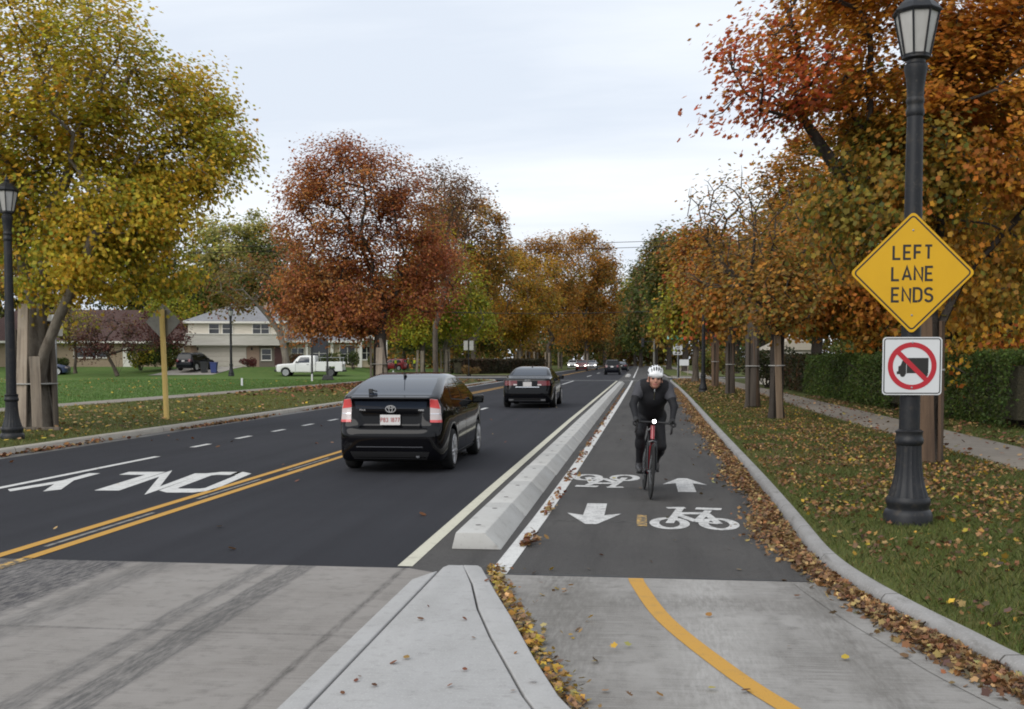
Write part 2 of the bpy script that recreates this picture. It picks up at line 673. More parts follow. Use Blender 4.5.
RUB = (.075, .072, .070)
JNT = (.06, .055, .05)
M_conc_road = concrete('concrete_road', (.188, .172, .156), (.115, .105, .095), (.265, .247, .229), bands=[
    ('X', -2.76, .10, .035, RUB, .9, (26, 3.2, 1)), ('X', -3.06, .055, .05, RUB, .72, (24, 2.4, 1)),
    ('X', -3.97, .07, .12, RUB, .7, (22, 2.6, 1)), ('X', -4.82, .53, .12, (.036, .035, .040), 1.0, (9, 7, 1)), ('X', -6.4, .5, .5, RUB, .45, (6, 1.6, 1)),
    ('X', -1.90, .007, .03, JNT, .8, (3, 5, 1)), ('Y', 6.42, .003, .03, JNT, .62, (2.2, 3, 1)), ('Y', 2.4, .006, .03, JNT, .75, (3, 3, 1))])
M_conc_track = concrete('concrete_path', (.185, .174, .160), (.105, .098, .088), (.29, .278, .262), bands=[
    ('X', -.55, .05, .45, (.12, .112, .10), .8, (2, .5, 1)), ('X', .45, .02, .38, (.36, .348, .33), .75, (2.4, 1.6, 1)), ('X', 1.25, .02, .25, (.115, .107, .095), .7, (3, .8, 1)), ('Y', 7.55, .10, .25, (.13, .122, .11), .6, (1.4, 3, 1))])
M_kerb_pale = mat('pale_kerb_concrete', (.41, .38, .33), .85, spec=.3, var=[(2.2, .4, .75, (.33, .30, .26), 6), ((9, 1, 9), .6, .8, (.22, .19, .16), 6)], bump=(90, .25, .003))
M_conc_kerb = mat('kerb_concrete', (.27, .262, .255), .85, spec=.3, var=[(2.2, .4, .75, (.195, .187, .178), 6), (60, .5, .8, (.33, .32, .31), 2), ((9, 2, 9), .58, .78, (.12, .112, .10), 6)], bump=(90, .25, .003))
def add_joints(m, every, half, col):
    nt = m.node_tree
    b = nt.nodes['Principled BSDF']
    cur = b.inputs['Base Color'].links[0].from_socket
    tc = nt.nodes.new('ShaderNodeTexCoord')
    sp = nt.nodes.new('ShaderNodeSeparateXYZ')
    nt.links.new(tc.outputs['Object'], sp.inputs[0])
    pp = nt.nodes.new('ShaderNodeMath')
    pp.operation = 'PINGPONG'
    pp.inputs[1].default_value = every / 2
    nt.links.new(sp.outputs['Y'], pp.inputs[0])
    lt = nt.nodes.new('ShaderNodeMath')
    lt.operation = 'LESS_THAN'
    lt.inputs[1].default_value = half
    nt.links.new(pp.outputs[0], lt.inputs[0])
    mx = nt.nodes.new('ShaderNodeMix')
    mx.data_type = 'RGBA'
    nt.links.new(lt.outputs[0], mx.inputs['Factor'])
    nt.links.new(cur, mx.inputs['A'])
    mx.inputs['B'].default_value = (*col, 1)
    nt.links.new(mx.outputs['Result'], b.inputs['Base Color'])


add_joints(M_conc_kerb, 1.52, .007, (.07, .065, .058))
add_joints(M_kerb_pale, 3.05, .010, (.10, .09, .075))
M_conc_new = mat('new_concrete', (.36, .355, .35), .85, spec=.3, var=[((3, 1.2, 1), .4, .75, (.285, .28, .272), 6), (14, .54, .76, (.245, .24, .232), 5), ((2.0, 90, 1), .45, .7, (.355, .35, .34), 2), (90, .55, .8, (.45, .445, .435), 2)], bump=(110, .2, .003))
M_block = mat('block_concrete', (.45, .445, .425), .85, spec=.3, var=[(1.4, .4, .75, (.37, .36, .34), 5), (9, .55, .75, (.30, .288, .268), 6), (40, .6, .78, (.25, .24, .22), 4)], bump=(110, .2, .003))
M_walk = mat('sidewalk_concrete', (.215, .188, .155), .9, spec=.3, var=[(0.5, .4, .7, (.17, .145, .118), 5), (5, .5, .75, (.25, .222, .188), 5)], bump=(60, .25, .004))
add_joints(M_walk, 1.8, .009, (.08, .072, .06))
M_grass = mat('verge_grass', (.095, .108, .028), .95, spec=.15,
              var=[(0.35, .38, .62, (.085, .095, .026), 5), (2.3, .50, .74, (.105, .090, .034), 6), (30, .45, .7, (.048, .066, .017), 4)], bump=(45, .8, .03))
M_lawn = mat('mown_lawn', (.085, .145, .032), .95, spec=.15, var=[(0.12, .4, .65, (.066, .115, .025), 4), (1.1, .48, .72, (.115, .15, .04), 6), (9, .5, .75, (.07, .115, .026), 5)], bump=(30, .6, .03))
M_ground = mat('far_grass', (.06, .065, .025), .95, spec=.1, var=[(0.05, .4, .7, (.09, .075, .03), 4)])
M_white = mat('white_paint', (.57, .565, .545), .75, spec=.25, var=[(7, .50, .78, (.36, .355, .345), 6), (45, .58, .72, (.20, .20, .20), 4)], bump=(150, .2, .003))
M_cream = mat('cream_paint', (.52, .50, .405), .75, spec=.25, var=[(7, .52, .8, (.34, .32, .26), 6), (45, .6, .74, (.2, .19, .16), 4)], bump=(150, .2, .003))
M_wornwhite = mat('worn_white_paint', (.55, .545, .53), .8, spec=.25, var=[(8, .46, .70, (.30, .295, .29), 7), (38, .55, .68, (.09, .088, .086), 5)], bump=(150, .2, .003))
M_yellow = mat('yellow_paint', (.47, .255, .045), .7, spec=.3, var=[(6, .55, .82, (.33, .20, .06), 6), (70, .62, .75, (.15, .11, .06), 3)], bump=(150, .2, .003))
M_wornyellow = mat('worn_yellow_paint', (.50, .31, .09), .75, spec=.3, var=[(16, .42, .55, (.10, .088, .07), 6)])
M_residue = mat('line_residue', (.20, .19, .17), .85, var=[(9, .5, .66, (.05, .05, .055), 6)])
M_leafground = leaf_material('fallen_leaf', 0.12, .7)
M_blade = leaf_material('grass_blade', 0.3, .6)


def struct(name, mb, m, parent=None, **kw):
    o = mb.build(name, m, parent, **kw)
    if parent is None:
        o['kind'] = 'structure'
    return o


def sheet(pts, z):
    mb = MB()
    mb.add([(x, y, z) for x, y in pts], [tuple(range(len(pts)))])
    return mb


def rect(x0, x1, y0, y1):
    return [(x0, y0), (x1, y0), (x1, y1), (x0, y1)]


# kerb line on the right as X(Y)
KY = [2.83, 3.4, 4.16, 4.91, 5.93, 6.6, 7.26, 8.07, 8.77, 9.56, 10.71, 12.59, 15.97, 23.06, 32.98, 49.9, 67.09, 85.05, 92.0]
KX = [5.292, 3.874, 2.882, 2.325, 1.966, 1.824, 1.687, 1.559, 1.488, 1.469, 1.498, 1.54, 1.597, 1.682, 1.814, 2.041, 2.192, 2.287, 2.42]


def kerb_x(y):
    return np.interp(y, KY, KX)


CROSS0, CROSS1 = 91.0, 103.0      # the side street crossing ahead
LK = -11.15                        # left kerb face

struct('ground', sheet(rect(-3000, 3000, -3000, 3000), -0.08), M_ground)

road = struct('road', MB().add([(LK - .1, 8.64, 0), (-1.865, 8.60, 0), (-1.865, 420, 0), (LK - .1, 420, 0)], [(0, 1, 2, 3)]), M_asphalt)
tp = [(-1.865, 8.60), (-1.6, 8.43), (1.70, 8.40)] + [(float(kerb_x(y)) + .1, y) for y in (8.8, 9.6, 10.7, 12.6, 16, 23, 33, 50, 67, 90)] + [(2.6, 420), (-1.865, 420)]
cycle_track = struct('cycle_track', sheet(tp, 0.0), M_track)
struct('side_street', MB().add([(2.52, CROSS0, .0), (150, CROSS0, .0), (150, CROSS1, .0), (2.6, CROSS1, .0)], [(0, 1, 2, 3)])
       .add([(LK - .1, CROSS0, .0), (LK - .1, CROSS1, .0), (-150, CROSS1 + 2, .0), (-150, CROSS0 + 2, .0)], [(0, 1, 2, 3)]), M_asphalt)
conc_road = struct('concrete_road', sheet([(-60, -30), (-1.6, -30), (-1.6, 8.43), (-1.865, 8.60), (LK - .1, 8.64), (-60, 8.64)], 0.0), M_conc_road)
conc_path = struct('concrete_cycle_path', sheet([(-1.6, -30), (30, -30), (30, 8.40), (1.78, 8.40), (-1.6, 8.43)], 0.0), M_conc_track)

# -------------------------------------------------- island nose in front (three pours with open joints)
isl = MB()
IH = .055
jl = -1.555
left = [(-1.70, -12), (jl - .007, -12), (jl - .007, 8.25), (-1.60, 8.15), (-1.69, 7.9)]
rj = [(-.12, 4.0), (-.33, 4.6), (-.54, 5.2), (-.855, 6.3), (-1.04, 7.02), (-1.20, 7.8), (-1.377, 8.52)]
re = [(.14, 4.0), (-.12, 4.6), (-.36, 5.22), (-.54, 5.86), (-.79, 6.84), (-.98, 7.54), (-1.20, 8.52)]
mid = [(jl + .007, -12), (.28, -12), (.28, 2.8)] + [(x - .027, y) for x, y in rj] + [(-1.425, 8.5), (-1.52, 8.5), (jl + .007, 8.4)]
right = [(.44, 2.6)] + [(x - .03, y) for x, y in re[:-1]] + [(-1.24, 8.42), (-1.28, 8.5), (-1.40, 8.5)] + [(x - .013, y) for x, y in reversed(rj[:-1])] + [(.294, 2.6)]
isl.prism(left, -.02, IH)
isl.prism(mid, -.02, IH - .002)
isl.prism(right, -.02, IH)
struct('traffic_island', isl, M_conc_new, bevel=.010, seg=3, smooth=40)


# -------------------------------------------------- kerbs
def kerb(name, path, w=.125, h=.095, side=1, m=None):
    """path = face line, solid to its `side` (+1 = right of travel)"""
    mb = MB()
    P = [Vector(p) for p in path]
    prof = [(0, -.03), (.015, h - .03), (.04, h), (w, h + .004), (w + .02, -.03)]
    vs, fs = [], []
    for i, p in enumerate(P):
        d = (P[min(i + 1, len(P) - 1)] - P[max(i - 1, 0)]).normalized()
        nrm = Vector((d.y, -d.x)) * side
        for a, z in prof:
            vs.append((p.x + nrm.x * a, p.y + nrm.y * a, z))
    k = len(prof)
    for i in range(len(P) - 1):
        for j in range(k - 1):
            q = (i * k + j, (i + 1) * k + j, (i + 1) * k + j + 1, i * k + j + 1)
            fs.append(q if side > 0 else q[::-1])
    fs.append(tuple(range(k)) if side < 0 else tuple(range(k - 1, -1, -1)))
    e = (len(P) - 1) * k
    fs.append(tuple(e + j for j in range(k)))
    mb.add(vs, fs)
    return struct(name, mb, m or M_conc_kerb, smooth=50)


kp = catmull(list(zip(KX, KY)), 5, closed=False)
kerb('kerb', [tuple(p) for p in kp if p[1] < 89.5] + [(2.45, 90.0), (2.65, 90.5), (3.2, 90.7), (5.0, 90.85)], side=1)
kerb('kerb', [(LK, 6.0), (LK, 30), (LK, 60), (LK - .05, 84), (LK - .5, 87), (LK - 1.8, 89.5), (LK - 4, 90.7), (-60, 92)], w=.17, h=.12, side=-1, m=M_kerb_pale)
kerb('kerb', [(-60, CROSS1 + 1.2), (LK - 4, CROSS1 + .4), (LK - 1.2, CROSS1 + 2), (LK, CROSS1 + 5), (LK, 200), (LK, 400)], w=.17, side=-1)
kerb('kerb', [(60, CROSS1 + .2), (5.5, CROSS1 + .2), (3.2, CROSS1 + 1), (2.5, CROSS1 + 3), (2.6, 200), (2.6, 400)], side=1)
# concrete gutter strips along the kerbs
gut = MB()
gp = [(float(x) - .19, float(y)) for x, y in kp if 5.2 < y < 8.36]
gut.ribbon(gp, .36, .004)
struct('gutter', gut, M_conc_track)
gl = MB()
gl.ribbon([(LK + .17, 8.8), (LK + .17, 84)], .34, .004)
struct('gutter', gl, mat('gutter_concrete', (.13, .125, .118), .9, var=[(3, .45, .7, (.075, .072, .07), 6)]))


# -------------------------------------------------- verges
def right_z(x, y):
    d = x - kerb_x(y)
    return .070 + .045 * np.clip((d - .05) / .25, 0, 1) + .03 * np.sin(x * .9 + y * .21) * np.clip(d / 1.5, 0, 1) + .055 * np.clip(d / 2.0, 0, 1)


def grid_sheet(name, xf, ys, nu, zf, m):
    vs, fs = [], []
    for y in ys:
        x0, x1 = xf(y)
        for i in range(nu + 1):
            x = x0 + (x1 - x0) * i / nu
            vs.append((x, y, float(zf(x, y))))
    k = nu + 1
    for j in range(len(ys) - 1):
        for i in range(nu):
            fs.append((j * k + i, j * k + i + 1, (j + 1) * k + i + 1, (j + 1) * k + i))
    mb = MB().add(vs, fs)
    return struct(name, mb, m, smooth=60)


SW0, SW1 = 5.06, 6.58              # right sidewalk
ysr = [3.05] + [3.5 + .5 * i for i in range(40)] + [24 + 4 * i for i in range(17)] + [90.2]
grid_sheet('verge', lambda y: (float(kerb_x(y)) + .05, SW0 + .02), ysr, 44, right_z, M_grass)
struct('sidewalk', MB().prism(rect(SW0, SW1, -20, 90.6), .0, .172), M_walk)


def yard_z(x, y):
    return .165 + .10 * np.clip((x - SW1) / 4, 0, 1)


grid_sheet('yard', lambda y: (SW1 - .01, 90), [-20, 0, 10, 20, 40, 60, 90.6], 10, yard_z, M_grass)
LSW0, LSW1 = -20.0, -18.45


def left_z(x, y):
    return .128 + .05 * np.clip((LK - x) / 3, 0, 1) + .02 * np.sin(x * .8) * np.cos(y * .3)


def lawn_z(x, y):
    t = np.clip((y - 94) / 12, 0, 1)
    s = np.clip((-24.5 - 22 * np.clip((y - 115) / 13, 0, 1) - x) / 5, 0, 1)
    return .175 + .80 * t * t * (3 - 2 * t) * s


grid_sheet('verge', lambda y: (LSW1 - .02, LK - .15), [6 + 2 * i for i in range(39)] + [84.5], 8, left_z, M_grass)
grid_sheet('verge', lambda y: (-19.5, LK - .9), [84.5, 86.5], 8, left_z, M_grass)
struct('sidewalk', MB().prism(rect(LSW0, LSW1, 0, 86), .0, .182), M_walk)
grid_sheet('lawn', lambda y: (-200, LSW0 + .01), [0, 20, 40, 60, 80, 86.0], 12, lambda x, y: .17 + 0 * x, M_lawn)
# the house lots across the side lane: one rising lawn
grid_sheet('lawn', lambda y: (-260, -19.5), [86.0, 90, 94, 96, 98, 100, 102, 104, 106, 110, 114, 117, 120, 123, 126, 129, 140, 260], 80, lawn_z, M_lawn)
grid_sheet('verge', lambda y: (-23.5, LK - .16), [CROSS1 + 5, 150, 250, 400], 4, lambda x, y: .14 + 0 * x, M_grass)
grid_sheet('verge', lambda y: (2.75, 5.6), [CROSS1 + 3, 150, 250, 400], 3, lambda x, y: .14 + 0 * x, M_grass)
struct('sidewalk', MB().prism(rect(5.6, 7.2, CROSS1 + 1.5, 400), .0, .16), M_walk)
grid_sheet('yard', lambda y: (7.19, 200), [CROSS1 + 1, 150, 250, 400], 4, lambda x, y: .15 + 0 * x, M_grass)
# ramps and walks that meet the side street
struct('sidewalk', MB().prism([(2.9, CROSS1 + 1.6), (5.6, CROSS1 + 1.6), (5.6, CROSS1 + 3.4), (2.9, CROSS1 + 3.4)], .0, .165), M_walk)
struct('sidewalk', MB().prism([(2.75, 88.4), (SW0 - .01, 88.4), (SW0 - .01, 90.2), (2.75, 90.2)], .0, .185), M_walk)
struct('sidewalk', MB().prism([(-26, CROSS1 + 5.2), (LK - .4, CROSS1 + 5.2), (LK - .4, CROSS1 + 7.2), (-26, CROSS1 + 7.2)], .0, .16), M_walk)
# driveway of the house with the garage
dq = [spot(150, 101.0), spot(214, 101.0), spot(254, 111.5), spot(200, 111.5)]
dv, df = [], []
for j in range(13):
    for i in range(9):
        u, v = i / 8, j / 12
        x = (dq[0][0] * (1 - u) + dq[1][0] * u) * (1 - v) + (dq[3][0] * (1 - u) + dq[2][0] * u) * v
        y = (dq[0][1] * (1 - u) + dq[1][1] * u) * (1 - v) + (dq[3][1] * (1 - u) + dq[2][1] * u) * v
        dv.append((x, y, float(lawn_z(x, y)) + .03))
        if i < 8 and j < 12:
            k = j * 9 + i
            df.append((k, k + 1, k + 10, k + 9))
struct('driveway', MB().add(dv, df), mat('driveway_concrete', (.33, .30, .26), .9, var=[(1, .4, .7, (.27, .25, .22), 4)]))


# -------------------------------------------------- painted markings (children of what they are painted on)
def paint(name, mb, m, parent):
    return mb.build(name, m, parent)


Z1 = .004
paint('edge_line', MB().ribbon([(-1.91, 8.66), (-1.935, 14), (-1.965, 30), (-1.93, 60), (-1.9, 88)], .125, Z1), M_cream, road)
paint('edge_line', MB().ribbon([(-1.115, 8.44), (-1.06, 11.5), (-1.02, 16), (-.95, 26), (-.84, 43), (-.72, 70), (-.68, 90)], .145, Z1), M_white, cycle_track)
paint('edge_line', MB().ribbon([(-.68, 104), (-.6, 200), (-.6, 300)], .14, Z1), M_white, cycle_track)
for x in (-5.19, -5.50):
    paint('centre_line', MB().ribbon([(x, 8.65), (x, 34)], .115, Z1), M_yellow, road)
    paint('centre_line', MB().ribbon([(x, 7.75), (x, 8.63)], .115, Z1), M_wornyellow, conc_road)
    paint('centre_line', MB().ribbon([(x - 3.2, 44), (x - 3.2, 86)], .115, Z1), M_yellow, road)
    paint('centre_line', MB().ribbon([(x - 3.2, 106), (x - 3.2, 300)], .115, Z1), M_yellow, road)
rs = MB()
for k in range(6):
    rs.ribbon([(-5.345, 9.2 + 3.4 * k), (-5.345, 11.4 + 3.4 * k)], .05, Z1)
paint('old_line_trace', rs, M_residue, road)
paint('lane_line', MB().ribbon([(-8.40, 8.74), (-8.40, 18.1)], .125, Z1), M_white, road)
for k in range(9):
    y = 20.1 + 2.32 * k
    paint('lane_dash', MB().ribbon([(-8.62, y), (-8.62, y + .85)], .125, Z1), M_white, road)
for y0, y1 in ((36.5, 38.0), (48.6, 51.5), (62, 65), (75, 88), (110, 120), (135, 145)):
    paint('lane_dash', MB().ribbon([(-5.4, y0), (-5.4, y1)], .14, Z1), M_white, road)
paint('edge_line', MB().ribbon([(-10.75, 48), (-10.75, 85)], .12, Z1), M_white, road)
# the word for oncoming drivers: upside down from here
ol = MB()
Mw = Matrix.Translation((-6.97, 14.33, Z1)) @ Matrix.Rotation(math.pi + YAW * .95, 4, 'Z')
# letters stretched along the road: write at unit size and scale
Ms = Mw @ Matrix.Diagonal((1.0, 2.55, 1.0, 1.0))
write(ol, '0NLY', 1.0, .165, Ms, gap=.17, sx=1.12)
paint('lane_word', ol, M_white, road)


def bike_symbol(M):
    """rider-less bicycle pavement symbol, 0.93 wide, 1.85 long"""
    mb = MB()
    k = 0

    def st(pts, w):
        nonlocal k
        mb.ribbon(pts, w, .0003 * k, 0, M)
        k += 1
    for cx in (.20, .73):
        mb.ribbon([(cx + .165 * math.cos(2 * math.pi * i / 24), .46 + .36 * math.sin(2 * math.pi * i / 24)) for i in range(24)], .105, .0003 * k, 0, M, closed=True)
        k += 1
    st([(.20, .46), (.30, 1.18), (.36, 1.62)], .09)
    st([(.20, 1.62), (.42, 1.66)], .12)
    st([(.30, 1.12), (.50, .60)], .10)
    st([(.50, .60), (.68, 1.45)], .09)
    st([(.31, 1.18), (.63, 1.22)], .16)
    st([(.73, .46), (.64, 1.2)], .085)
    st([(.73, .46), (.50, .60)], .09)
    st([(.54, 1.60), (.84, 1.56)], .17)
    return mb


def arrow_symbol(M):
    mb = MB()
    mb.add([(-.115, 0, 0), (.115, 0, 0), (.115, 1.05, 0), (-.115, 1.05, 0)], [(0, 1, 2, 3)], 0, M)
    mb.add([(-.30, .82, .0004), (-.115, .98, .0004), (.115, .98, .0004), (.30, .82, .0004), (.06, 1.62, .0004), (-.06, 1.62, .0004)], [(0, 1, 5), (1, 2, 4, 5), (2, 3, 4)], 0, M)
    return mb


T = Matrix.Translation
paint('bicycle_symbol', bike_symbol(T((.115, 10.83, Z1)) @ Matrix.Diagonal((.95, 1, 1, 1))), M_wornwhite, cycle_track)
paint('bicycle_symbol', bike_symbol(T((-.02, 16.05, Z1)) @ Matrix.Rotation(math.pi, 4, 'Z')), M_wornwhite, cycle_track)
paint('arrow_symbol', arrow_symbol(T((-.50, 12.75, Z1)) @ Matrix.Rotation(math.pi, 4, 'Z')), M_wornwhite, cycle_track)
paint('arrow_symbol', arrow_symbol(T((.60, 14.0, Z1))), M_wornwhite, cycle_track)
paint('centre_dash', MB().ribbon([(.02, 11.05), (.02, 11.85)], .105, Z1), M_wornyellow, cycle_track)
yc = catmull([(-.03, 8.385), (-.0, 8.1), (.16, 7.09), (.44, 6.08), (.70, 5.35), (1.15, 4.4), (1.9, 3.4)], 6, closed=False)
paint('centre_line', MB().ribbon([tuple(p) for p in yc], .115, Z1), M_yellow, conc_path)
paint('seam_trace', MB().ribbon([(-1.0, 11.36), (.1, 11.33), (1.4, 11.38)], .018, .003), mat('seam_trace', (.12, .115, .11), .9, var=[(9, .45, .6, (.05, .048, .046), 5)]), cycle_track)
paint('joint_seal', MB().ribbon([(-1.58, 8.45), (1.6, 8.42)], .03, .003), mat('tar_seal', (.03, .03, .032), .6), cycle_track)
for y in (88.2, 90.4):
    paint('crosswalk_line', MB().ribbon([(LK + .6, y + .4), (1.9, y + .4)], .25, Z1 + .001), M_white, road)

# -------------------------------------------------- precast kerb blocks
bm_ = MB()
BL = 2.09
prof = [(-1.525, 0), (-1.08, 0), (-1.225, .15), (-1.487, .15)]
vs = [(x + 1.3, 0, z) for x, z in prof] + [(x + 1.3, BL - .012, z) for x, z in prof]
bm_.add(vs, [(0, 1, 2, 3), (7, 6, 5, 4), (0, 4, 5, 1), (1, 5, 6, 2), (2, 6, 7, 3), (3, 7, 4, 0)])
me_block = bm_.mesh('kerb_block', bevel=.009, seg=2, smooth=45)
me_block.materials.append(M_block)
pin = MB()
pin.lathe([(.028, .1512), (.026, .1535)], n=10, M=T((-.05, 0, 0)))
me_pin = pin.mesh('anchor_pin')
me_pin.materials.append(mat('pin_hole', (.12, .115, .11), .9))
nb = 0
for (ya, yb) in ((9.52, 80), (108, 124)):
    y = ya
    while y + BL < yb:
        o = bpy.data.objects.new('kerb_block', me_block)
        COL.objects.link(o)
        o.location = (-1.448 + .09 * max(0, (y - 10)) / 70, y, .001)
        o.rotation_euler = (0, 0, random.uniform(-.003, .003))
        lab = 'white precast concrete kerb block in the row dividing road and cycle track'
        if nb == 0:
            lab = 'nearest kerb block, its sloped end face showing to the viewer'
        elif nb == 1:
            lab = 'second white kerb block of the row, right behind the open end'
        elif ya > 100:
            lab = 'white kerb block in the short row beyond the side street'
        tag(o, lab, 'kerb block', 'precast kerb blocks beside the cycle track')
        for yy in (.45, 1.6):
            p = bpy.data.objects.new('anchor_pin', me_pin)
            COL.objects.link(p)
            p.parent = o
            p.location = (0, yy, 0)
        y += BL
        nb += 1
# ================================================================== trees and plants
M_leaf = leaf_material('leaf', 0.46, .55)


def bark(name, c, d):
    return mat(name, c, .95, spec=.2, var=[((7, 7, 1.5), .4, .68, d, 6), (1.2, .5, .75, tuple(q * 1.35 for q in c), 4)], bump=(26, .8, .03))


M_bark = bark('bark', (.105, .085, .068), (.05, .04, .032))
M_palebark = bark('pale_bark', (.20, .175, .145), (.11, .09, .072))
M_darkbark = bark('dark_bark', (.06, .05, .042), (.03, .025, .022))

LEAF5 = np.array([(0, -.5), (.22, -.30), (.5, -.12), (.27, .08), (.30, .36), (.08, .24), (0, .56), (-.08, .24), (-.30, .36), (-.27, .08), (-.5, -.12), (-.22, -.30)])
LEAF4 = np.array([(0, -.5), (.36, -.02), (0, .55), (-.36, -.02)])
LEAF6 = np.array([(0, -.5), (.40, -.22), (.42, .2), (.05, .55), (-.40, .24), (-.38, -.2)])


def leaf_cloud(name, pos, size, cols, shape=LEAF4, flat=0.0, rng=RNG, curl=.18, out=None):
    """leaves as small flat polygons at pos (n,3), each turned its own way"""
    n = len(pos)
    k = len(shape)
    nz = rng.normal(size=(n, 3))
    nz[:, 2] = np.abs(nz[:, 2]) + flat
    if out is not None:   # leaves turn their faces outwards and up to the light
        nz = nz * .62 + out * .75 + np.array([0, 0, .3])
    nz /= np.linalg.norm(nz, axis=1)[:, None]
    r = rng.normal(size=(n, 3))
    ax = np.cross(nz, r)
    ax /= np.linalg.norm(ax, axis=1)[:, None] + 1e-9
    ay = np.cross(nz, ax)
    sz = size * rng.uniform(.65, 1.3, n) if np.isscalar(size) else size
    S = shape
    rad = (S[:, 0] ** 2 + S[:, 1] ** 2)
    cu = rng.uniform(-.2, 1.0, n) * curl * 2
    V = pos[:, None, :] + sz[:, None, None] * (S[None, :, 0, None] * ax[:, None, :] + S[None, :, 1, None] * ay[:, None, :] + (rad[None, :, None] * cu[:, None, None]) * nz[:, None, :])
    V = V.reshape(-1, 3)
    Q = np.arange(n * k).reshape(n, k)
    tint = np.repeat(np.clip(cols, 0.004, 1), k, axis=0)
    return np_mesh(name, V, Q, tint=tint)


def palette_cols(pal, key, rng, jitter=.22):
    """pick colours from pal [(weight, rgb)] by key in 0..1 (clumps share a key), with leaf-to-leaf variation"""
    w = np.array([p[0] for p in pal], float)
    c = np.array([p[1] for p in pal], float)
    cum = np.cumsum(w) / w.sum()
    i = np.searchsorted(cum, np.clip(key, 0, .9999))
    out = c[i]
    n = len(key)
    out = out * (1 + rng.normal(size=(n, 1)) * jitter) * (1 + rng.normal(size=(n, 3)) * jitter * .35)
    return np.clip(out, .004, .9)


def smooth_key(p, rng, scale):
    k = np.zeros(len(p))
    for a in (1.0, 2.1):
        d = rng.normal(size=3)
        d /= np.linalg.norm(d)
        d2 = rng.normal(size=3)
        d2 /= np.linalg.norm(d2)
        k += np.sin(p @ d * a * scale + rng.uniform(0, 6)) * np.cos(p @ d2 * a * scale * .8 + rng.uniform(0, 6)) / a
    return .5 + .36 * k


def grow(tree, stems, targets, rng, wood, tip_r, seg, nside, trunk_boost=1.0, sag=0.0):
    """branch skeleton: every target point is reached from the nearest earlier node, radii follow the pipe model"""
    P, par, cnt = [], [], []
    pathd = []
    for si_, st in enumerate(stems):
        prev = -1
        if si_:   # later stems fork off the first one
            q0 = np.array(st[0], float)
            prev = int(np.argmin([np.linalg.norm(w - q0) for w in P[:len(stems[0])]]))
        for p in st[1:] if si_ else st:
            P.append(np.array(p, float))
            par.append(prev)
            pathd.append(0 if prev < 0 else pathd[prev] + np.linalg.norm(P[-1] - P[prev]))
            prev = len(P) - 1
    nst = len(P)
    c0 = np.mean([s[-1] for s in stems], axis=0)
    order = np.argsort(np.linalg.norm(targets - c0, axis=1))
    A = np.zeros((nst + len(targets) * 40, 3))
    D = np.zeros(len(A))
    n = nst
    A[:n] = np.array(P)
    D[:n] = pathd
    low = np.zeros(len(A), bool)
    k0 = 0
    for si_, s in enumerate(stems):   # only the upper part of a stem gives off limbs
        m_ = len(s) - (1 if si_ else 0)
        for j in range(m_):
            low[k0 + j] = j < m_ * .55
        k0 += m_
    par = list(par)
    tips = []
    for ti in order:
        t = targets[ti]
        d = np.linalg.norm(A[:n] - t, axis=1)
        cost = d + .25 * D[:n] + np.where(A[:n, 2] > t[2] + .3, .6 * (A[:n, 2] - t[2]), 0) + low[:n] * 50
        b = int(np.argmin(cost))
        L = d[b]
        m = max(1, min(38, int(L / seg + .5)))
        a = A[b].copy()
        up = np.array([0, 0, 1.0]) * min(L * .22, .9)
        ctrl = (a + t) / 2 + up * .55 + rng.normal(size=3) * L * .07
        prev = b
        for q in range(1, m + 1):
            u = q / m
            p = (1 - u) ** 2 * a + 2 * u * (1 - u) * ctrl + u * u * t + rng.normal(size=3) * seg * .07 * (u < 1)
            if n >= len(A):
                A = np.concatenate([A, np.zeros((len(A), 3))])
                D = np.concatenate([D, np.zeros(len(D))])
                low = np.concatenate([low, np.zeros(len(low), bool)])
            A[n] = p
            D[n] = D[prev] + np.linalg.norm(p - A[prev])
            par.append(prev)
            prev = n
            n += 1
        tips.append(prev)
    load = np.zeros(n)
    load[tips] = 1
    for i in range(n - 1, -1, -1):
        if par[i] >= 0:
            load[par[i]] += load[i]
    rad = tip_r * np.maximum(load, .6) ** .46
    # chains
    kids = [[] for _ in range(n)]
    for i in range(n):
        if par[i] >= 0:
            kids[par[i]].append(i)
    for i in range(n):
        kids[i].sort(key=lambda q: -load[q])
    mb = MB()
    start = [(-1, i) for i in range(n) if par[i] < 0]
    while start:
        pa, i = start.pop()
        ch = []
        rr = []
        if pa >= 0:
            ch.append(A[pa])
            rr.append(min(rad[i] * 1.15, rad[pa]))
        q = i
        while True:
            ch.append(A[q])
            rr.append(rad[q])
            for o in kids[q][1:]:
                start.append((q, o))
            if not kids[q]:
                break
            q = kids[q][0]
        if len(ch) > 1:
            rr[-1] *= .6
            big = max(rr) > .06
            mb.tube(ch, rr, n=nside if big else max(3, nside - 3), cap=False)
    return mb, A[:n], rad, np.array(tips)


def sample_lobes(lobes, n, rng, shell=.55):
    """points in a union of ellipsoids (cx,cy,cz,rx,ry,rz,weight), biased towards the outside"""
    w = np.array([l[6] for l in lobes], float)
    w /= w.sum()
    pick = rng.choice(len(lobes), n, p=w)
    d = rng.normal(size=(n, 3))
    d /= np.linalg.norm(d, axis=1)[:, None]
    r = rng.uniform(0, 1, n) ** (1 / 3) * (1 - shell) + shell * rng.uniform(.72, 1.0, n)
    L = np.array([l[:6] for l in lobes], float)[pick]
    return L[:, :3] + d * r[:, None] * L[:, 3:6], pick


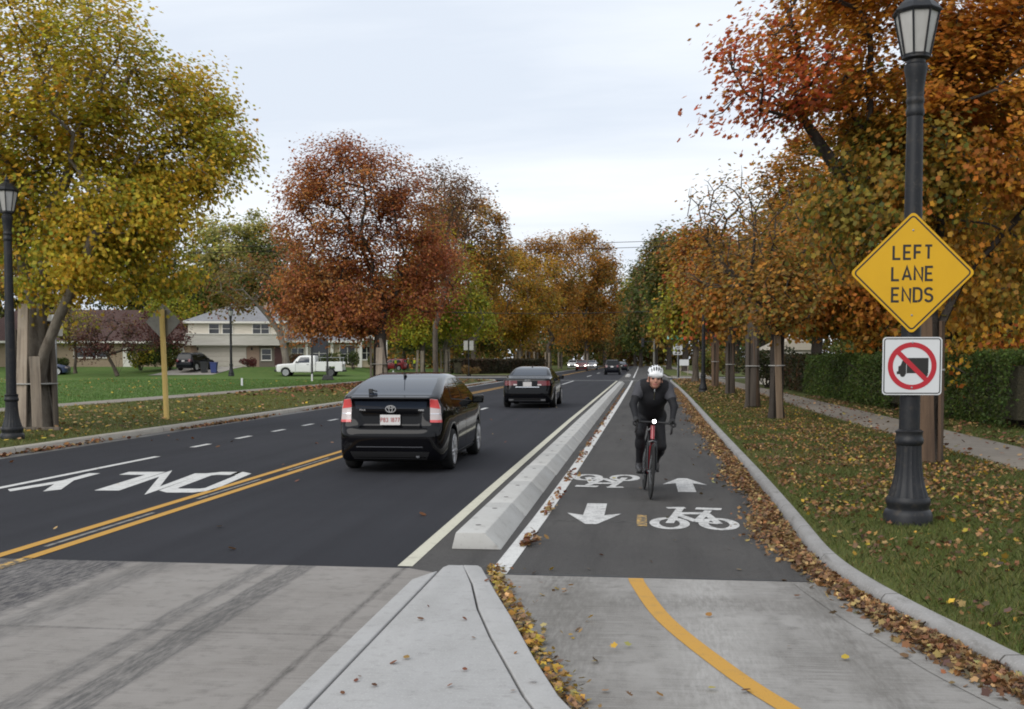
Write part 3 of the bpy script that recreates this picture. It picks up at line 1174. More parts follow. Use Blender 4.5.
def tree(name, label, group, base, lobes, pal, seed, n_pts=160, leaves=9000, leaf=.14, clump=.55, trunk_r=.25, fork=2.6, lean=(0, 0),
         bark_m=None, tip_r=.012, seg=.7, shape=LEAF4, stems=None, lobe_pals=None, thin=None, shell=.5, keyscale=.5, nside=8, jitter=.22, cat='tree'):
    """one tree thing: trunk (with all its limbs) and crown as parts; coordinates local to the base"""
    rng = np.random.default_rng(seed)
    root = thing(name, label, cat, base, 0, group)
    T_, pick = sample_lobes(lobes, n_pts, rng, shell)
    T_[:, 2] = np.maximum(T_[:, 2], .9)
    if stems is None:
        k = max(4, int(fork / .6))
        stems = [[(lean[0] * (j / k) ** 1.5 + .03 * rng.normal() * (j > 0), lean[1] * (j / k) ** 1.5 + .03 * rng.normal() * (j > 0), -.15 + (fork + .15) * j / k) for j in range(k + 1)]]
    mb, A, rad, tips = grow(root, stems, T_, rng, bark_m, tip_r, seg, nside)
    scale = trunk_r / max(rad[0], 1e-6)
    # rescale every radius so the base is trunk_r while twigs keep theirs
    me = mb.mesh('trunk', smooth=60)
    # widen towards the base: root flare and thickness by moving verts away from the skeleton axis
    co = np.array(mb.v)
    kd = mathutils_kd(A)
    out = np.empty_like(co)
    for i, p in enumerate(co):
        _, j, _ = kd.find(p)
        g = (rad[j] / rad[0])
        f = 1 + (scale - 1) * min(1, g ** 2.4)
        if p[2] < .5 and np.hypot(p[0], p[1]) < trunk_r * 3 + 1:
            f *= 1 + .35 * max(0, 1 - (p[2] + .1) / .6) ** 2
        out[i] = A[j] + (p - A[j]) * np.array([f, f, 1.0 if p[2] < fork else f])
    me.vertices.foreach_set('co', out.astype(np.float32).ravel())
    me.update()
    link('trunk', me, bark_m or M_bark, root)
    # leaves: clumps at the twig ends
    per = rng.gamma(2.2, 1.0, n_pts)
    if thin is not None:
        per *= np.array([thin[l] for l in pick])
    per = per / per.sum()
    cl = rng.choice(n_pts, leaves, p=per)
    off = np.clip(rng.normal(size=(leaves, 3)), -1.9, 1.9) * clump * np.array([1, 1, .72])
    pos = T_[cl] + off * rng.uniform(.5, 1.15, n_pts)[cl][:, None]
    pos[:, 2] = np.maximum(pos[:, 2], .35)
    key = smooth_key(pos, rng, keyscale) * .38 + rng.uniform(0, 1, n_pts)[cl] * .42 + rng.uniform(-.1, .3, leaves)
    cols = palette_cols(pal, key, rng, jitter)
    if lobe_pals:
        for li, pl in lobe_pals.items():
            m = pick[cl] == li
            if m.any():
                cols[m] = palette_cols(pl, key[m], rng, jitter)
    ou = pos - np.array([pos[:, 0].mean(), pos[:, 1].mean(), pos[:, 2].mean() - .8])
    ou /= np.linalg.norm(ou, axis=1)[:, None] + 1e-9
    lm = leaf_cloud('crown', pos, leaf, cols, shape, rng=rng, out=ou)
    link('crown', lm, M_leaf, root)
    return root


def mathutils_kd(A):
    from mathutils.kdtree import KDTree
    kd = KDTree(len(A))
    for i, p in enumerate(A):
        kd.insert(p, i)
    kd.balance()
    return kd


# leaf colours (reflectance, linear)
OLIVE = [(5, (.68, .45, .048)), (4, (.50, .415, .046)), (2, (.28, .30, .042)), (3.5, (.68, .385, .045)), (.8, (.15, .20, .032))]
RUST = [(3, (.40, .145, .055)), (3, (.32, .112, .05)), (2.5, (.47, .19, .052)), (1.5, (.26, .125, .06)), (2, (.40, .215, .07))]
ORANGE = [(3, (.45, .185, .026)), (3, (.36, .15, .028)), (2, (.28, .16, .032)), (1.5, (.50, .25, .032)), (1, (.17, .12, .03))]
GOLD = [(3, (.56, .32, .03)), (3, (.46, .255, .03)), (2, (.34, .23, .032)), (1, (.2, .185, .03))]
LIME = [(3, (.38, .36, .035)), (3, (.26, .28, .032)), (2, (.48, .37, .035)), (1, (.13, .165, .024))]
GREEN = [(3, (.095, .12, .028)), (3, (.07, .092, .023)), (2, (.15, .155, .033)), (1, (.22, .18, .035))]
BROWN = [(3, (.25, .15, .048)), (3, (.185, .115, .044)), (2, (.30, .185, .05)), (1, (.15, .12, .048))]
SCARLET = [(3, (.44, .09, .034)), (2, (.50, .14, .034)), (1, (.32, .08, .034)), (1, (.5, .2, .034))]
PURPLE = [(3, (.12, .042, .035)), (2, (.085, .035, .03)), (1, (.16, .07, .04))]
MAPLE_R = [(3, (.52, .205, .032)), (2.5, (.42, .165, .032)), (2.2, (.58, .28, .036)), (2, (.33, .195, .036)), (1.2, (.19, .17, .032)), (1, (.46, .125, .03))]
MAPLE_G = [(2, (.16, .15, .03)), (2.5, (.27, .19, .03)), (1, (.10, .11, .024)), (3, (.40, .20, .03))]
TAWNY = [(3, (.35, .19, .040)), (3, (.42, .195, .032)), (2, (.26, .16, .042)), (2, (.24, .195, .04))]


def at(px, depth, z=0.0):
    x, y = spot(px, depth)
    return (x, y, z)


def lobes_px(base_px, depth, zb, items, ydep=1.0):
    """crown lobes given as (px, py, half-width px, half-height px, weight) at the tree's own depth, local metres"""
    out = []
    bx, by = spot(base_px, depth)
    s = depth / FPX
    for i, (px, py, rw, rh, w) in enumerate(items):
        x, y = spot(px, depth)
        out.append((x - bx, (y - by) + ydep * (((i * 37) % 5) - 2) * .22 * rw * s, hgt(py, depth) - zb, rw * s, rw * s * ydep, rh * s, w))
    return out


ROWL = 'street trees with boarded trunks along the left kerb'
ROWR = 'street trees along the right verge'
YARD = 'trees in the yards on the right'
FARL = 'trees behind the houses on the left'
FARC = 'trees closing the view down the road'

# -------- big olive-gold maple at the left edge
p = at(38, 24.2, .17)
tree('maple_tree', 'big olive and gold maple with boarded trunk beside the left lamp post', ROWL, p,
     lobes_px(38, 24.2, .17, [(70, 80, 120, 95, 4), (-20, 120, 110, 120, 3), (150, 130, 84, 78, 3), (190, 165, 50, 50, 1.6), (60, 205, 120, 66, 2.4), (140, 225, 64, 42, 1.2), (-60, 200, 110, 90, 1.5), (165, 268, 32, 36, .45), (95, 278, 62, 30, .45)], .9),
     OLIVE, 101, n_pts=420, leaves=90000, leaf=.094, clump=.40, trunk_r=.30, fork=2.4, bark_m=M_palebark, tip_r=.011, seg=.5, shape=LEAF5, keyscale=.75,
     stems=[[(0, 0, -.15), (.0, 0, .8), (.02, 0, 1.6), (.0, .05, 2.4), (-.2, .1, 3.2), (-.35, .15, 4.2), (-.3, .1, 5.2)],
            [(.0, 0, 1.2), (.12, .05, 2.0), (.22, 0, 2.9), (.3, 0, 3.8), (.5, -.1, 4.8)],
            [(.05, -.05, .9), (.35, -.2, 1.7), (.9, -.5, 2.5), (1.5, -.8, 3.3), (2.0, -1.0, 4.2)]], nside=10)

# -------- red oak-like tree, middle left
tree('red_tree', 'tall rust red tree with boarded trunk in front of the beige house', ROWL, at(381, 66.5, .15),
     lobes_px(381, 66.5, .15, [(355, 205, 60, 58, 3), (324, 240, 44, 55, 2.2), (400, 250, 55, 60, 2.4), (318, 298, 36, 38, 1.8), (350, 305, 50, 40, 1.8), (385, 190, 40, 38, 1.4), (340, 180, 45, 34, 1.4), (428, 270, 40, 50, 1.5), (334, 324, 42, 20, 1.2)], .9),
     RUST, 102, n_pts=380, leaves=62000, leaf=.175, clump=.70, trunk_r=.36, fork=3.0, bark_m=M_darkbark, tip_r=.017, seg=.9, keyscale=.4)
tree('thin_brown_tree', 'thinly leaved brown tree rising behind the rust red one', ROWL, at(436, 98, .15),
     lobes_px(436, 98, .15, [(436, 200, 42, 34, 2), (458, 196, 28, 24, 1.2), (432, 245, 42, 50, 1.7)], .9),
     [(2, (.25, .125, .055)), (2, (.19, .10, .055)), (1, (.3, .16, .055))], 103, n_pts=200, leaves=7500, leaf=.22, clump=.75, trunk_r=.24, fork=4.5, bark_m=M_bark, tip_r=.019, seg=1.0)
tree('street_tree', 'olive green tree with boarded trunk right of the rust red one', ROWL, at(423, 126, .15),
     lobes_px(423, 126, .15, [(420, 300, 26, 45, 2), (410, 325, 22, 25, 1), (432, 265, 24, 40, 1)], .9),
     LIME[1:] + [(2, (.24, .12, .03))], 104, n_pts=120, leaves=10000, leaf=.32, clump=.9, trunk_r=.3, fork=3.2, bark_m=M_bark, tip_r=.022, seg=1.3)
tree('street_tree', 'yellow green tree with a forked boarded trunk on the left', ROWL, at(446, 131, .15),
     lobes_px(446, 131, .15, [(448, 290, 38, 46, 3), (462, 320, 30, 28, 1.2), (440, 255, 26, 34, 1.2), (430, 325, 26, 22, 1)], .9),
     LIME + [(1.5, (.36, .21, .025))], 105, n_pts=150, leaves=15000, leaf=.32, clump=.9, trunk_r=.3, fork=3.4, bark_m=M_palebark, tip_r=.022, seg=1.3)
tree('street_tree', 'rusty orange tree behind the yellow green one', ROWL, at(474, 150, .15),
     lobes_px(474, 150, .15, [(470, 245, 42, 45, 3), (455, 215, 34, 30, 1.3), (488, 285, 34, 48, 2)], .9),
     TAWNY + [(2, (.30, .105, .022))], 106, n_pts=170, leaves=18000, leaf=.37, clump=1.05, trunk_r=.34, fork=4, bark_m=M_bark, tip_r=.025, seg=1.6)
tree('street_tree', 'golden orange tree with low crown above the sedan', ROWL, at(519, 165, .15),
     lobes_px(519, 165, .15, [(520, 300, 38, 44, 3), (500, 275, 28, 28, 1.2), (540, 285, 26, 34, 1.2), (505, 325, 30, 24, 1)], .9),
     GOLD + [(3, (.36, .15, .02))], 107, n_pts=170, leaves=19000, leaf=.37, clump=1.05, trunk_r=.34, fork=4, bark_m=M_palebark, tip_r=.025, seg=1.6)
tree('street_tree', 'tawny tree between the golden one and the tall bare-topped one', ROWL, at(548, 188, .15),
     lobes_px(548, 188, .15, [(548, 275, 34, 40, 3), (530, 258, 24, 18, 1), (556, 315, 26, 34, 1.4)], .9),
     TAWNY, 108, n_pts=160, leaves=17000, leaf=.40, clump=1.15, trunk_r=.36, fork=4, bark_m=M_bark, tip_r=.028, seg=1.8)
tree('street_tree', 'tall orange brown tree left of the sky gap over the road', ROWL, at(586, 212, .15),
     lobes_px(586, 212, .15, [(580, 272, 34, 36, 3), (596, 300, 22, 44, 1.8), (578, 248, 30, 16, .45), (600, 262, 14, 20, .5), (575, 325, 26, 26, 1.2)], .9),
     TAWNY, 109, n_pts=200, leaves=20000, leaf=.44, clump=1.2, trunk_r=.4, fork=4.5, bark_m=M_bark, tip_r=.033, seg=2.0)

# -------- trees around and behind the houses on the left
tree('yard_tree', 'pale forked tree leaning left in front of the beige house', FARL, at(288, 103.5, .55),
     lobes_px(288, 103.5, .55, [(250, 285, 42, 26, 2), (285, 270, 34, 30, 1.4), (225, 300, 26, 16, .6), (300, 300, 24, 24, .8)], .8),
     [(2, (.23, .13, .03)), (2, (.17, .13, .035)), (2, (.25, .085, .03))], 110, n_pts=130, leaves=3600, leaf=.3, clump=.8, trunk_r=.33, fork=3.4, lean=(-.5, 0), bark_m=M_palebark, tip_r=.024, seg=1.0,
     stems=[[(0, 0, -.2), (-.05, 0, 1.2), (-.3, 0, 2.6), (-.75, 0, 3.9), (-1.7, 0, 5.3), (-3.0, 0, 6.6), (-4.2, 0, 7.8)], [(-.3, 0, 2.8), (-.55, .1, 4.4), (-.5, .1, 6.0), (-.3, .1, 7.4)]])
tree('shrub_tree', 'many-stemmed dark red shrub tree in front of the brick ranch house', FARL, at(120, 99, .35),
     lobes_px(120, 99, .35, [(118, 335, 34, 22, 2), (95, 345, 20, 14, .8), (142, 340, 22, 16, .8)], .7),
     PURPLE + [(2, (.16, .10, .05))], 111, n_pts=140, leaves=3600, leaf=.2, clump=.5, trunk_r=.16, fork=1.2, bark_m=M_bark, tip_r=.018, seg=.6,
     stems=[[(0, 0, -.1), (-.35, 0, .7), (-.9, 0, 1.7)], [(0, .1, -.1), (.1, .1, .9), (.3, .1, 2.0)], [(.1, 0, -.1), (.5, 0, .8), (1.2, 0, 1.9)], [(0, 0, -.1), (-.1, 0, 1), (-.25, .0, 2.2)]])
for i, (px, dep, zb, items, pal, lab, lf, nl) in enumerate([
    (236, 138, .9, [(238, 262, 42, 44, 3), (262, 245, 28, 28, 1), (215, 285, 30, 30, 1)], [(3, (.50, .43, .13)), (2, (.38, .35, .10)), (2, (.26, .26, .07)), (1, (.55, .40, .10))], 'tall pale olive tree behind the beige house roof', .45, 9500),
    (150, 128, .9, [(150, 275, 46, 40, 3), (110, 270, 40, 40, 1.5), (182, 290, 30, 30, 1)], LIME[1:] + GREEN, 'green tree above the red roof of the ranch house', .42, 9000),
    (180, 121, .9, [(178, 316, 22, 18, 3)], LIME, 'small bright yellow green tree behind the diamond sign', .32, 2600),
    (278, 128, .9, [(285, 275, 36, 36, 3), (300, 300, 30, 30, 1)], TAWNY + GREEN, 'tawny and green tree directly behind the beige house', .42, 7500),
    (205, 150, .9, [(200, 300, 34, 26, 3), (230, 310, 40, 20, 1)], GREEN + BROWN, 'dark green brown tree low behind the garage', .42, 6500),
    (40, 130, .9, [(40, 285, 60, 50, 3), (0, 290, 60, 50, 2)], GREEN + TAWNY, 'dark tree behind the ranch house, seen under the maple', .42, 9000),
    (-60, 110, .9, [(-60, 280, 80, 60, 3)], TAWNY, 'tawny tree at the far left beyond the lawn', .42, 7000),
    (345, 150, .2, [(345, 300, 46, 36, 3), (385, 310, 34, 36, 1.5)], GREEN + BROWN, 'dark tree behind the wing of the beige house', .45, 8000),
    (405, 172, .3, [(405, 310, 34, 42, 3), (430, 325, 34, 30, 1.5)], GREEN, 'dark green tree behind the workers', .45, 7500),
    (468, 195, .2, [(470, 318, 40, 34, 3), (500, 330, 34, 26, 1.5)], GREEN + BROWN, 'dark green tree beyond the brown hedge', .5, 7500),
]):
    tree('yard_tree', lab, FARL, at(px, dep, zb), lobes_px(px, dep, zb, items, 1.0), pal, 130 + i, n_pts=150, leaves=int(nl * 1.7), leaf=lf * .88, clump=1.0, trunk_r=.32, fork=3.0, bark_m=M_bark, tip_r=.03, seg=1.6)

# -------- far trees closing the road
for i, (px, dep, items, pal, lab, nl) in enumerate([
    (560, 260, [(560, 320, 36, 34, 3), (585, 335, 24, 22, 1)], BROWN + GREEN, 'dark brown tree behind the oncoming cars', 7000),
    (612, 330, [(610, 330, 26, 26, 3), (628, 325, 24, 26, 1.5), (596, 335, 22, 20, 1)], GREEN + BROWN + ORANGE, 'dark tree with low spreading limbs at the end of the road', 7000),
    (634, 300, [(634, 305, 20, 34, 3), (626, 318, 18, 30, 1.5)], GREEN + LIME[2:], 'dark green tree right of the sky gap', 7000),
    (655, 235, [(652, 290, 26, 44, 3), (640, 320, 18, 30, 1), (668, 315, 22, 34, 1.2)], GREEN + [(2, (.22, .19, .05))], 'mottled green tree above the road on the right', 9000),
    (668, 175, [(668, 262, 24, 34, 2), (660, 300, 26, 40, 2.5), (680, 300, 22, 40, 1.5)], BROWN + GREEN, 'tall brown green tree right of the road end', 9500),
    (700, 215, [(705, 300, 40, 44, 3)], GREEN + BROWN, 'dark tree behind the street name sign', 7500),
    (648, 330, [(650, 335, 40, 22, 3)], GREEN, 'low dark tree closing the road behind the cyclist', 6000),
    (575, 380, [(580, 330, 60, 28, 3)], GREEN + TAWNY, 'broad dim tree farthest down the road on the left', 6000),
    (604, 280, [(604, 300, 20, 44, 3), (594, 325, 26, 24, 1.5)], TAWNY + BROWN, 'tawny tree at the left edge of the sky gap', 8000),
    (684, 150, [(684, 270, 26, 40, 3), (672, 310, 22, 34, 1.5)], TAWNY + GREEN, 'tawny green tree beyond the side street on the right', 9000),
    (640, 250, [(642, 300, 20, 34, 3), (636, 328, 16, 22, 1)], GREEN + LIME[:1], 'narrow green tree directly above the cyclist', 7000),
]):
    tree('far_tree', lab, FARC, at(px, dep, .14), lobes_px(px, dep, .14, items, 1.0), pal, 160 + i, n_pts=170, leaves=int(nl * 1.8), leaf=.56, clump=1.35, trunk_r=.42, fork=4.0, bark_m=M_darkbark, tip_r=.04, seg=2.2)



tree('shrub_tree', 'dark red shrub tree between the ranch house and the diamond sign', FARL, at(172, 106.5, .9),
     lobes_px(172, 106.5, .9, [(176, 335, 20, 20, 2), (155, 328, 22, 16, 1.2)], .8), PURPLE + [(1.5, (.2, .11, .05))], 112, n_pts=100, leaves=3000, leaf=.22, clump=.5, trunk_r=.12, fork=1.4, bark_m=M_bark, tip_r=.016, seg=.6)
tree('shrub_tree', 'olive brown shrub tree in front of the ranch house left end', FARL, at(78, 101, .6),
     lobes_px(78, 101, .6, [(80, 325, 30, 20, 2), (60, 318, 22, 18, 1.2)], .8), BROWN + LIME[:2] + PURPLE[:1], 113, n_pts=110, leaves=2600, leaf=.22, clump=.55, trunk_r=.14, fork=2.4, bark_m=M_bark, tip_r=.018, seg=.7)


def woods(name, px0, px1, depth, h0, h1, n, leaf, pal, seed):
    """a far-off wood that reads as one mass: leaf clumps through a long uneven belt"""
    rng = np.random.default_rng(seed)
    m = 260
    cx = rng.uniform(px0, px1, m)
    ch = rng.uniform(h0, h1, m)
    cd = depth + rng.uniform(0, 26, m)
    k = rng.integers(0, m, n)
    r = rng.uniform(3.0, 6.5, m)
    off = rng.normal(size=(n, 3))
    off /= np.linalg.norm(off, axis=1)[:, None]
    rad = r[k] * rng.uniform(.55, 1.05, n)
    x, y = spot(cx[k], cd[k])
    zc = ch[k] * rng.uniform(.0, 1, m)[k]
    pos = np.stack([x + off[:, 0] * rad, y + off[:, 1] * rad, np.maximum(zc + off[:, 2] * rad, .1)], 1)
    cols = palette_cols(pal, np.clip(rng.uniform(0, 1, m)[k] * .8 + rng.uniform(0, .2, n), 0, 1), rng, .2)
    return tag(link(name, leaf_cloud(name, pos, leaf, cols, LEAF4, rng=rng), M_leaf), kind='stuff')


woods('far_woods', 380, 1150, 300, 5, 17, 66000, 1.0, GREEN + BROWN + GREEN, 900)
woods('far_woods', -260, 470, 190, 3, 11, 44000, .8, GREEN + TAWNY + GREEN + BROWN, 901)

# -------- right row of street trees (thin crowns, bare limbs)
tree('street_tree', 'thin orange tree with a pale board on its dark trunk, nearest of the right row', ROWR, at(775, 27.9, .2),
     lobes_px(775, 27.9, .2, [(775, 290, 46, 44, 2.4), (745, 255, 38, 46, 1), (805, 250, 44, 60, 1.8), (770, 215, 46, 34, .8), (735, 205, 36, 30, .2)], .9),
     TAWNY + [(3, (.32, .13, .022))], 120, n_pts=240, leaves=4300, leaf=.125, clump=.34, trunk_r=.17, fork=2.2, bark_m=M_darkbark, tip_r=.0085, seg=.4, thin=[1.2, .5, 1.2, .4, .2])
tree('street_tree', 'thin bare-topped tree with dark boarded trunk, second of the right row', ROWR, at(751, 35.3, .2),
     lobes_px(751, 35.3, .2, [(735, 230, 44, 60, 2), (715, 205, 36, 30, 1), (760, 290, 36, 40, 1.2), (700, 260, 26, 40, .8)], .9),
     BROWN + TAWNY, 121, n_pts=400, leaves=3000, leaf=.14, clump=.38, trunk_r=.2, fork=2.6, bark_m=M_bark, tip_r=.0078, seg=.5, thin=[.35, .12, 1.5, .6])
tree('street_tree', 'orange brown tree with flared boarded trunk, third of the right row', ROWR, at(729, 47.6, .2),
     lobes_px(729, 47.6, .2, [(725, 290, 36, 44, 3), (712, 262, 26, 34, 1.4), (745, 300, 26, 30, 1)], .9),
     TAWNY + ORANGE, 122, n_pts=190, leaves=4600, leaf=.19, clump=.5, trunk_r=.17, fork=2.8, bark_m=M_bark, tip_r=.0135, seg=.7)
tree('street_tree', 'reddish orange tree behind the second lamp post', ROWR, at(714, 62.6, .2),
     lobes_px(714, 62.6, .2, [(706, 275, 30, 42, 3), (696, 255, 20, 26, 1.2), (720, 315, 24, 24, 1)], .9),
     ORANGE + SCARLET, 123, n_pts=150, leaves=8500, leaf=.25, clump=.65, trunk_r=.15, fork=2.8, bark_m=M_bark, tip_r=.017, seg=.9)
tree('street_tree', 'yellow brown tree leaning over the kerb before the side street', ROWR, at(694, 76, .2),
     lobes_px(694, 76, .2, [(690, 300, 24, 34, 3), (680, 320, 18, 20, 1)], .9),
     TAWNY + LIME, 124, n_pts=120, leaves=5500, leaf=.28, clump=.7, trunk_r=.22, fork=2.8, bark_m=M_bark, tip_r=.018, seg=1.0)

# -------- the big maple behind the lamp post: red thin limb over the verge, dense orange mass to the right
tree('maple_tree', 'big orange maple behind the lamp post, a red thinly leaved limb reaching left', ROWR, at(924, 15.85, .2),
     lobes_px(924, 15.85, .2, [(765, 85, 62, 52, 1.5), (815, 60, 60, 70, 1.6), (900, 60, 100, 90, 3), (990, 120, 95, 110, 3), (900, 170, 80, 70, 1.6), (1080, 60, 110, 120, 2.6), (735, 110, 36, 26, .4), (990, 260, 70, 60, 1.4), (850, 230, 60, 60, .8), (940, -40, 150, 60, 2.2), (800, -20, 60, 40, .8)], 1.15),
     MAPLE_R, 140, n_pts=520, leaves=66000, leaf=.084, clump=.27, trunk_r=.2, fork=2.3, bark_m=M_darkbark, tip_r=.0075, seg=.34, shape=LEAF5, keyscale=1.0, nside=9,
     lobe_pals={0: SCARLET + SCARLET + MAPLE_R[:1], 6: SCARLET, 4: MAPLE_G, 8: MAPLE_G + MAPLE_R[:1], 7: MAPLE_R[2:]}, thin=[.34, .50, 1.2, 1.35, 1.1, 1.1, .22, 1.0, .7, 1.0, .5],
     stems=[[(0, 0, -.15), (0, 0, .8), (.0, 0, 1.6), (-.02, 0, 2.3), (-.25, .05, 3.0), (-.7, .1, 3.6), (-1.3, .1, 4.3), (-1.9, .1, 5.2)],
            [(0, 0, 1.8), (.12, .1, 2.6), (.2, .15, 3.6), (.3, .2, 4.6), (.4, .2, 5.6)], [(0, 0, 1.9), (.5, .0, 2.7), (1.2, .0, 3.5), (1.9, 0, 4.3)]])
# -------- yard trees on the right, front to back
for i, (px, dep, items, pal, lab, nl, lf) in enumerate([
    (1010, 27, [(1010, 150, 110, 110, 3), (960, 240, 90, 70, 2), (1060, 290, 90, 60, 1.5), (1010, 340, 60, 40, 1.0)], MAPLE_R + GOLD, 'orange gold tree overhanging the lawn at the right edge', 26000, .16),
    (868, 38, [(860, 230, 70, 80, 3), (900, 170, 70, 60, 1.6), (830, 290, 50, 50, 1.4), (880, 310, 60, 40, 1.2)], MAPLE_G + MAPLE_R[:3], 'green and orange tree rising behind the clipped hedge', 20000, .2),
    (815, 52, [(815, 240, 52, 70, 3), (795, 290, 40, 50, 1.5), (840, 170, 60, 60, 1.6), (790, 170, 34, 40, .8)], TAWNY + ORANGE + GREEN[:1], 'tawny orange tree behind the hedge left of the yellow sign', 12000, .23),
    (945, 46, [(950, 220, 80, 100, 3), (980, 310, 70, 40, 1.4)], GREEN + MAPLE_R[:2], 'dark green tree deep in the yard behind the yellow sign', 15000, .24),
    (1090, 40, [(1085, 180, 120, 140, 3)], MAPLE_R, 'orange tree past the right edge of the lawn', 13000, .24),
    (760, 78, [(765, 270, 40, 60, 3), (740, 300, 32, 40, 1.5)], GREEN + TAWNY, 'green brown tree beyond the end of the hedge', 9500, .3),
    (800, 95, [(800, 250, 60, 70, 3)], TAWNY + BROWN, 'tall tawny tree far behind the hedge', 9000, .36),
    (735, 125, [(735, 290, 40, 50, 3)], GREEN + BROWN, 'dark tree across the side street on the right', 7500, .4),
    (880, 80, [(880, 250, 90, 90, 3)], GREEN + BROWN, 'broad dark tree at the back of the right yard', 9000, .36),
    (1010, 70, [(1010, 250, 100, 100, 3)], GREEN + MAPLE_R, 'broad mixed tree at the back of the right lawn', 9000, .36),
]):
    tree('yard_tree', lab, YARD, at(px, dep, .26), lobes_px(px, dep, .26, items, 1.0), pal, 180 + i, n_pts=190 if i < 4 else 140, leaves=int(nl * 1.3), leaf=lf * .92, clump=.5 if i < 4 else .9, trunk_r=.26, fork=2.6, bark_m=M_darkbark, tip_r=.014 if i < 4 else .025, seg=.7 if i < 4 else 1.3, keyscale=.7)


# -------- hedges and bushes
def hedge(name, label, corners, h, n, leaf, pal, seed, group=None, cat='hedge', rough=.10, zbase=.25):
    """clipped hedge along a polyline of (x, y, half thickness): stems, and leaves through its outer shell"""
    rng = np.random.default_rng(seed)
    P = np.array(corners, float)
    seglen = np.linalg.norm(np.diff(P[:, :2], axis=0), axis=1)
    cum = np.concatenate([[0], np.cumsum(seglen)])
    c0 = P[:, :2].mean(axis=0)
    root = thing(name, label, cat, (c0[0], c0[1], zbase), 0, group)
    s = rng.uniform(0, cum[-1], n)
    x = np.interp(s, cum, P[:, 0])
    y = np.interp(s, cum, P[:, 1])
    hw = np.interp(s, cum, P[:, 2])
    k = np.clip(np.searchsorted(cum, s) - 1, 0, len(seglen) - 1)
    d = np.diff(P[:, :2], axis=0)[k] / seglen[k][:, None]
    nrm = np.stack([d[:, 1], -d[:, 0]], 1)
    # position on a rounded box section, mostly near its surface
    u = rng.uniform(-1, 1, n)
    v = rng.uniform(0, 1, n)
    face = rng.uniform(0, 1, n)
    inw = np.abs(rng.normal(size=n)) * .12
    a = np.where(face < .33, u, np.where(face < .66, -1, 1)) * hw
    z = np.where(face < .33, h, v * h)
    a = a - np.sign(a) * inw * (face >= .33)
    z = z - inw * (face < .33)
    wob = .07 * np.sin(s * 2.1 + z * 3) + .05 * np.sin(s * 5.3)
    a = a * (1 + wob * .6) * (1 - .10 * (z / h))
    z = z * (1 + .035 * np.sin(s * 1.3) + .02 * np.sin(s * 4.1))
    pos = np.stack([x + nrm[:, 0] * a - c0[0], y + nrm[:, 1] * a - c0[1], z], 1) + rng.normal(size=(n, 3)) * rough * .35
    pos[:, 2] = np.maximum(pos[:, 2], .02)
    cols = palette_cols(pal, smooth_key(pos, rng, 1.6) * .7 + rng.uniform(0, .3, n), rng, .25)
    link('foliage', leaf_cloud('foliage', pos, leaf, cols, LEAF4, rng=rng), M_leaf, root)
    mb = MB()
    m = max(6, int(cum[-1] / .55))
    for i in range(m):
        si = (i + .5) / m * cum[-1]
        bx, by, bh = np.interp(si, cum, P[:, 0]) - c0[0], np.interp(si, cum, P[:, 1]) - c0[1], np.interp(si, cum, P[:, 2])
        for q in range(3):
            mb.tube([(bx, by, -.1), (bx + rng.normal() * .1, by + rng.normal() * .1, h * .4), (bx + rng.normal() * bh * .6, by + rng.normal() * bh * .6, h * .85)], [.035, .025, .012], n=5, cap=False)
    # narrower solid core: twigs and inner shade put into one dark colour
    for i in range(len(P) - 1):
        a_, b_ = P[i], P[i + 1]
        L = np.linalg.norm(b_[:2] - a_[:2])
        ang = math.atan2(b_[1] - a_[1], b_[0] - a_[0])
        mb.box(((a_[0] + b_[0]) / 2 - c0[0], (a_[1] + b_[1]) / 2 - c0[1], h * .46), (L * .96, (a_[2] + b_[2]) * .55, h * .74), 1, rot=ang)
    mb.build('stems', [M_darkbark, mat('dark_core', (.035, .032, .018), .95, var=[(14, .4, .7, (.06, .05, .025), 5)], bump=(22, 1, .05))], root)
    return root


HEDGE = [(4, (.085, .125, .028)), (3, (.062, .092, .022)), (2, (.12, .15, .035))]
DKHEDGE = [(3, (.055, .05, .022)), (3, (.04, .045, .018)), (2, (.085, .062, .03))]
hedge('hedge', 'clipped green hedge along the sidewalk, long section left of the no truck sign', [(7.95, 33.2, .7), (7.7, 48.5, .7)], 1.6, 26000, .085, HEDGE, 301, 'clipped hedges along the right sidewalk')
hedge('hedge', 'clipped green hedge section behind the lamp post and no truck sign', [(8.45, 24.3, .75), (8.05, 32.5, .7)], 1.58, 22000, .075, HEDGE, 302, 'clipped hedges along the right sidewalk')
hedge('hedge', 'dark loose hedge under the orange trees at the right edge', [(10.8, 24.3, 1.0), (18, 23.5, 1.1)], 1.55, 16000, .09, DKHEDGE, 303, 'clipped hedges along the right sidewalk')
hedge('hedge', 'dull reddish hedge beyond the end of the green one', [(7.9, 49.5, .7), (8.2, 76, .8)], 1.65, 14000, .14, DKHEDGE + [(2, (.11, .05, .03))], 304, 'clipped hedges along the right sidewalk')
q0, q1 = spot(456, 118), spot(540, 132)
hedge('hedge', 'brown hedge across the side street behind the two white signs', [(q0[0], q0[1], .9), (q1[0], q1[1], .9)], 1.6, 15000, .2, [(3, (.075, .05, .03)), (2, (.05, .045, .025)), (1, (.11, .06, .035))], 305, zbase=.14)


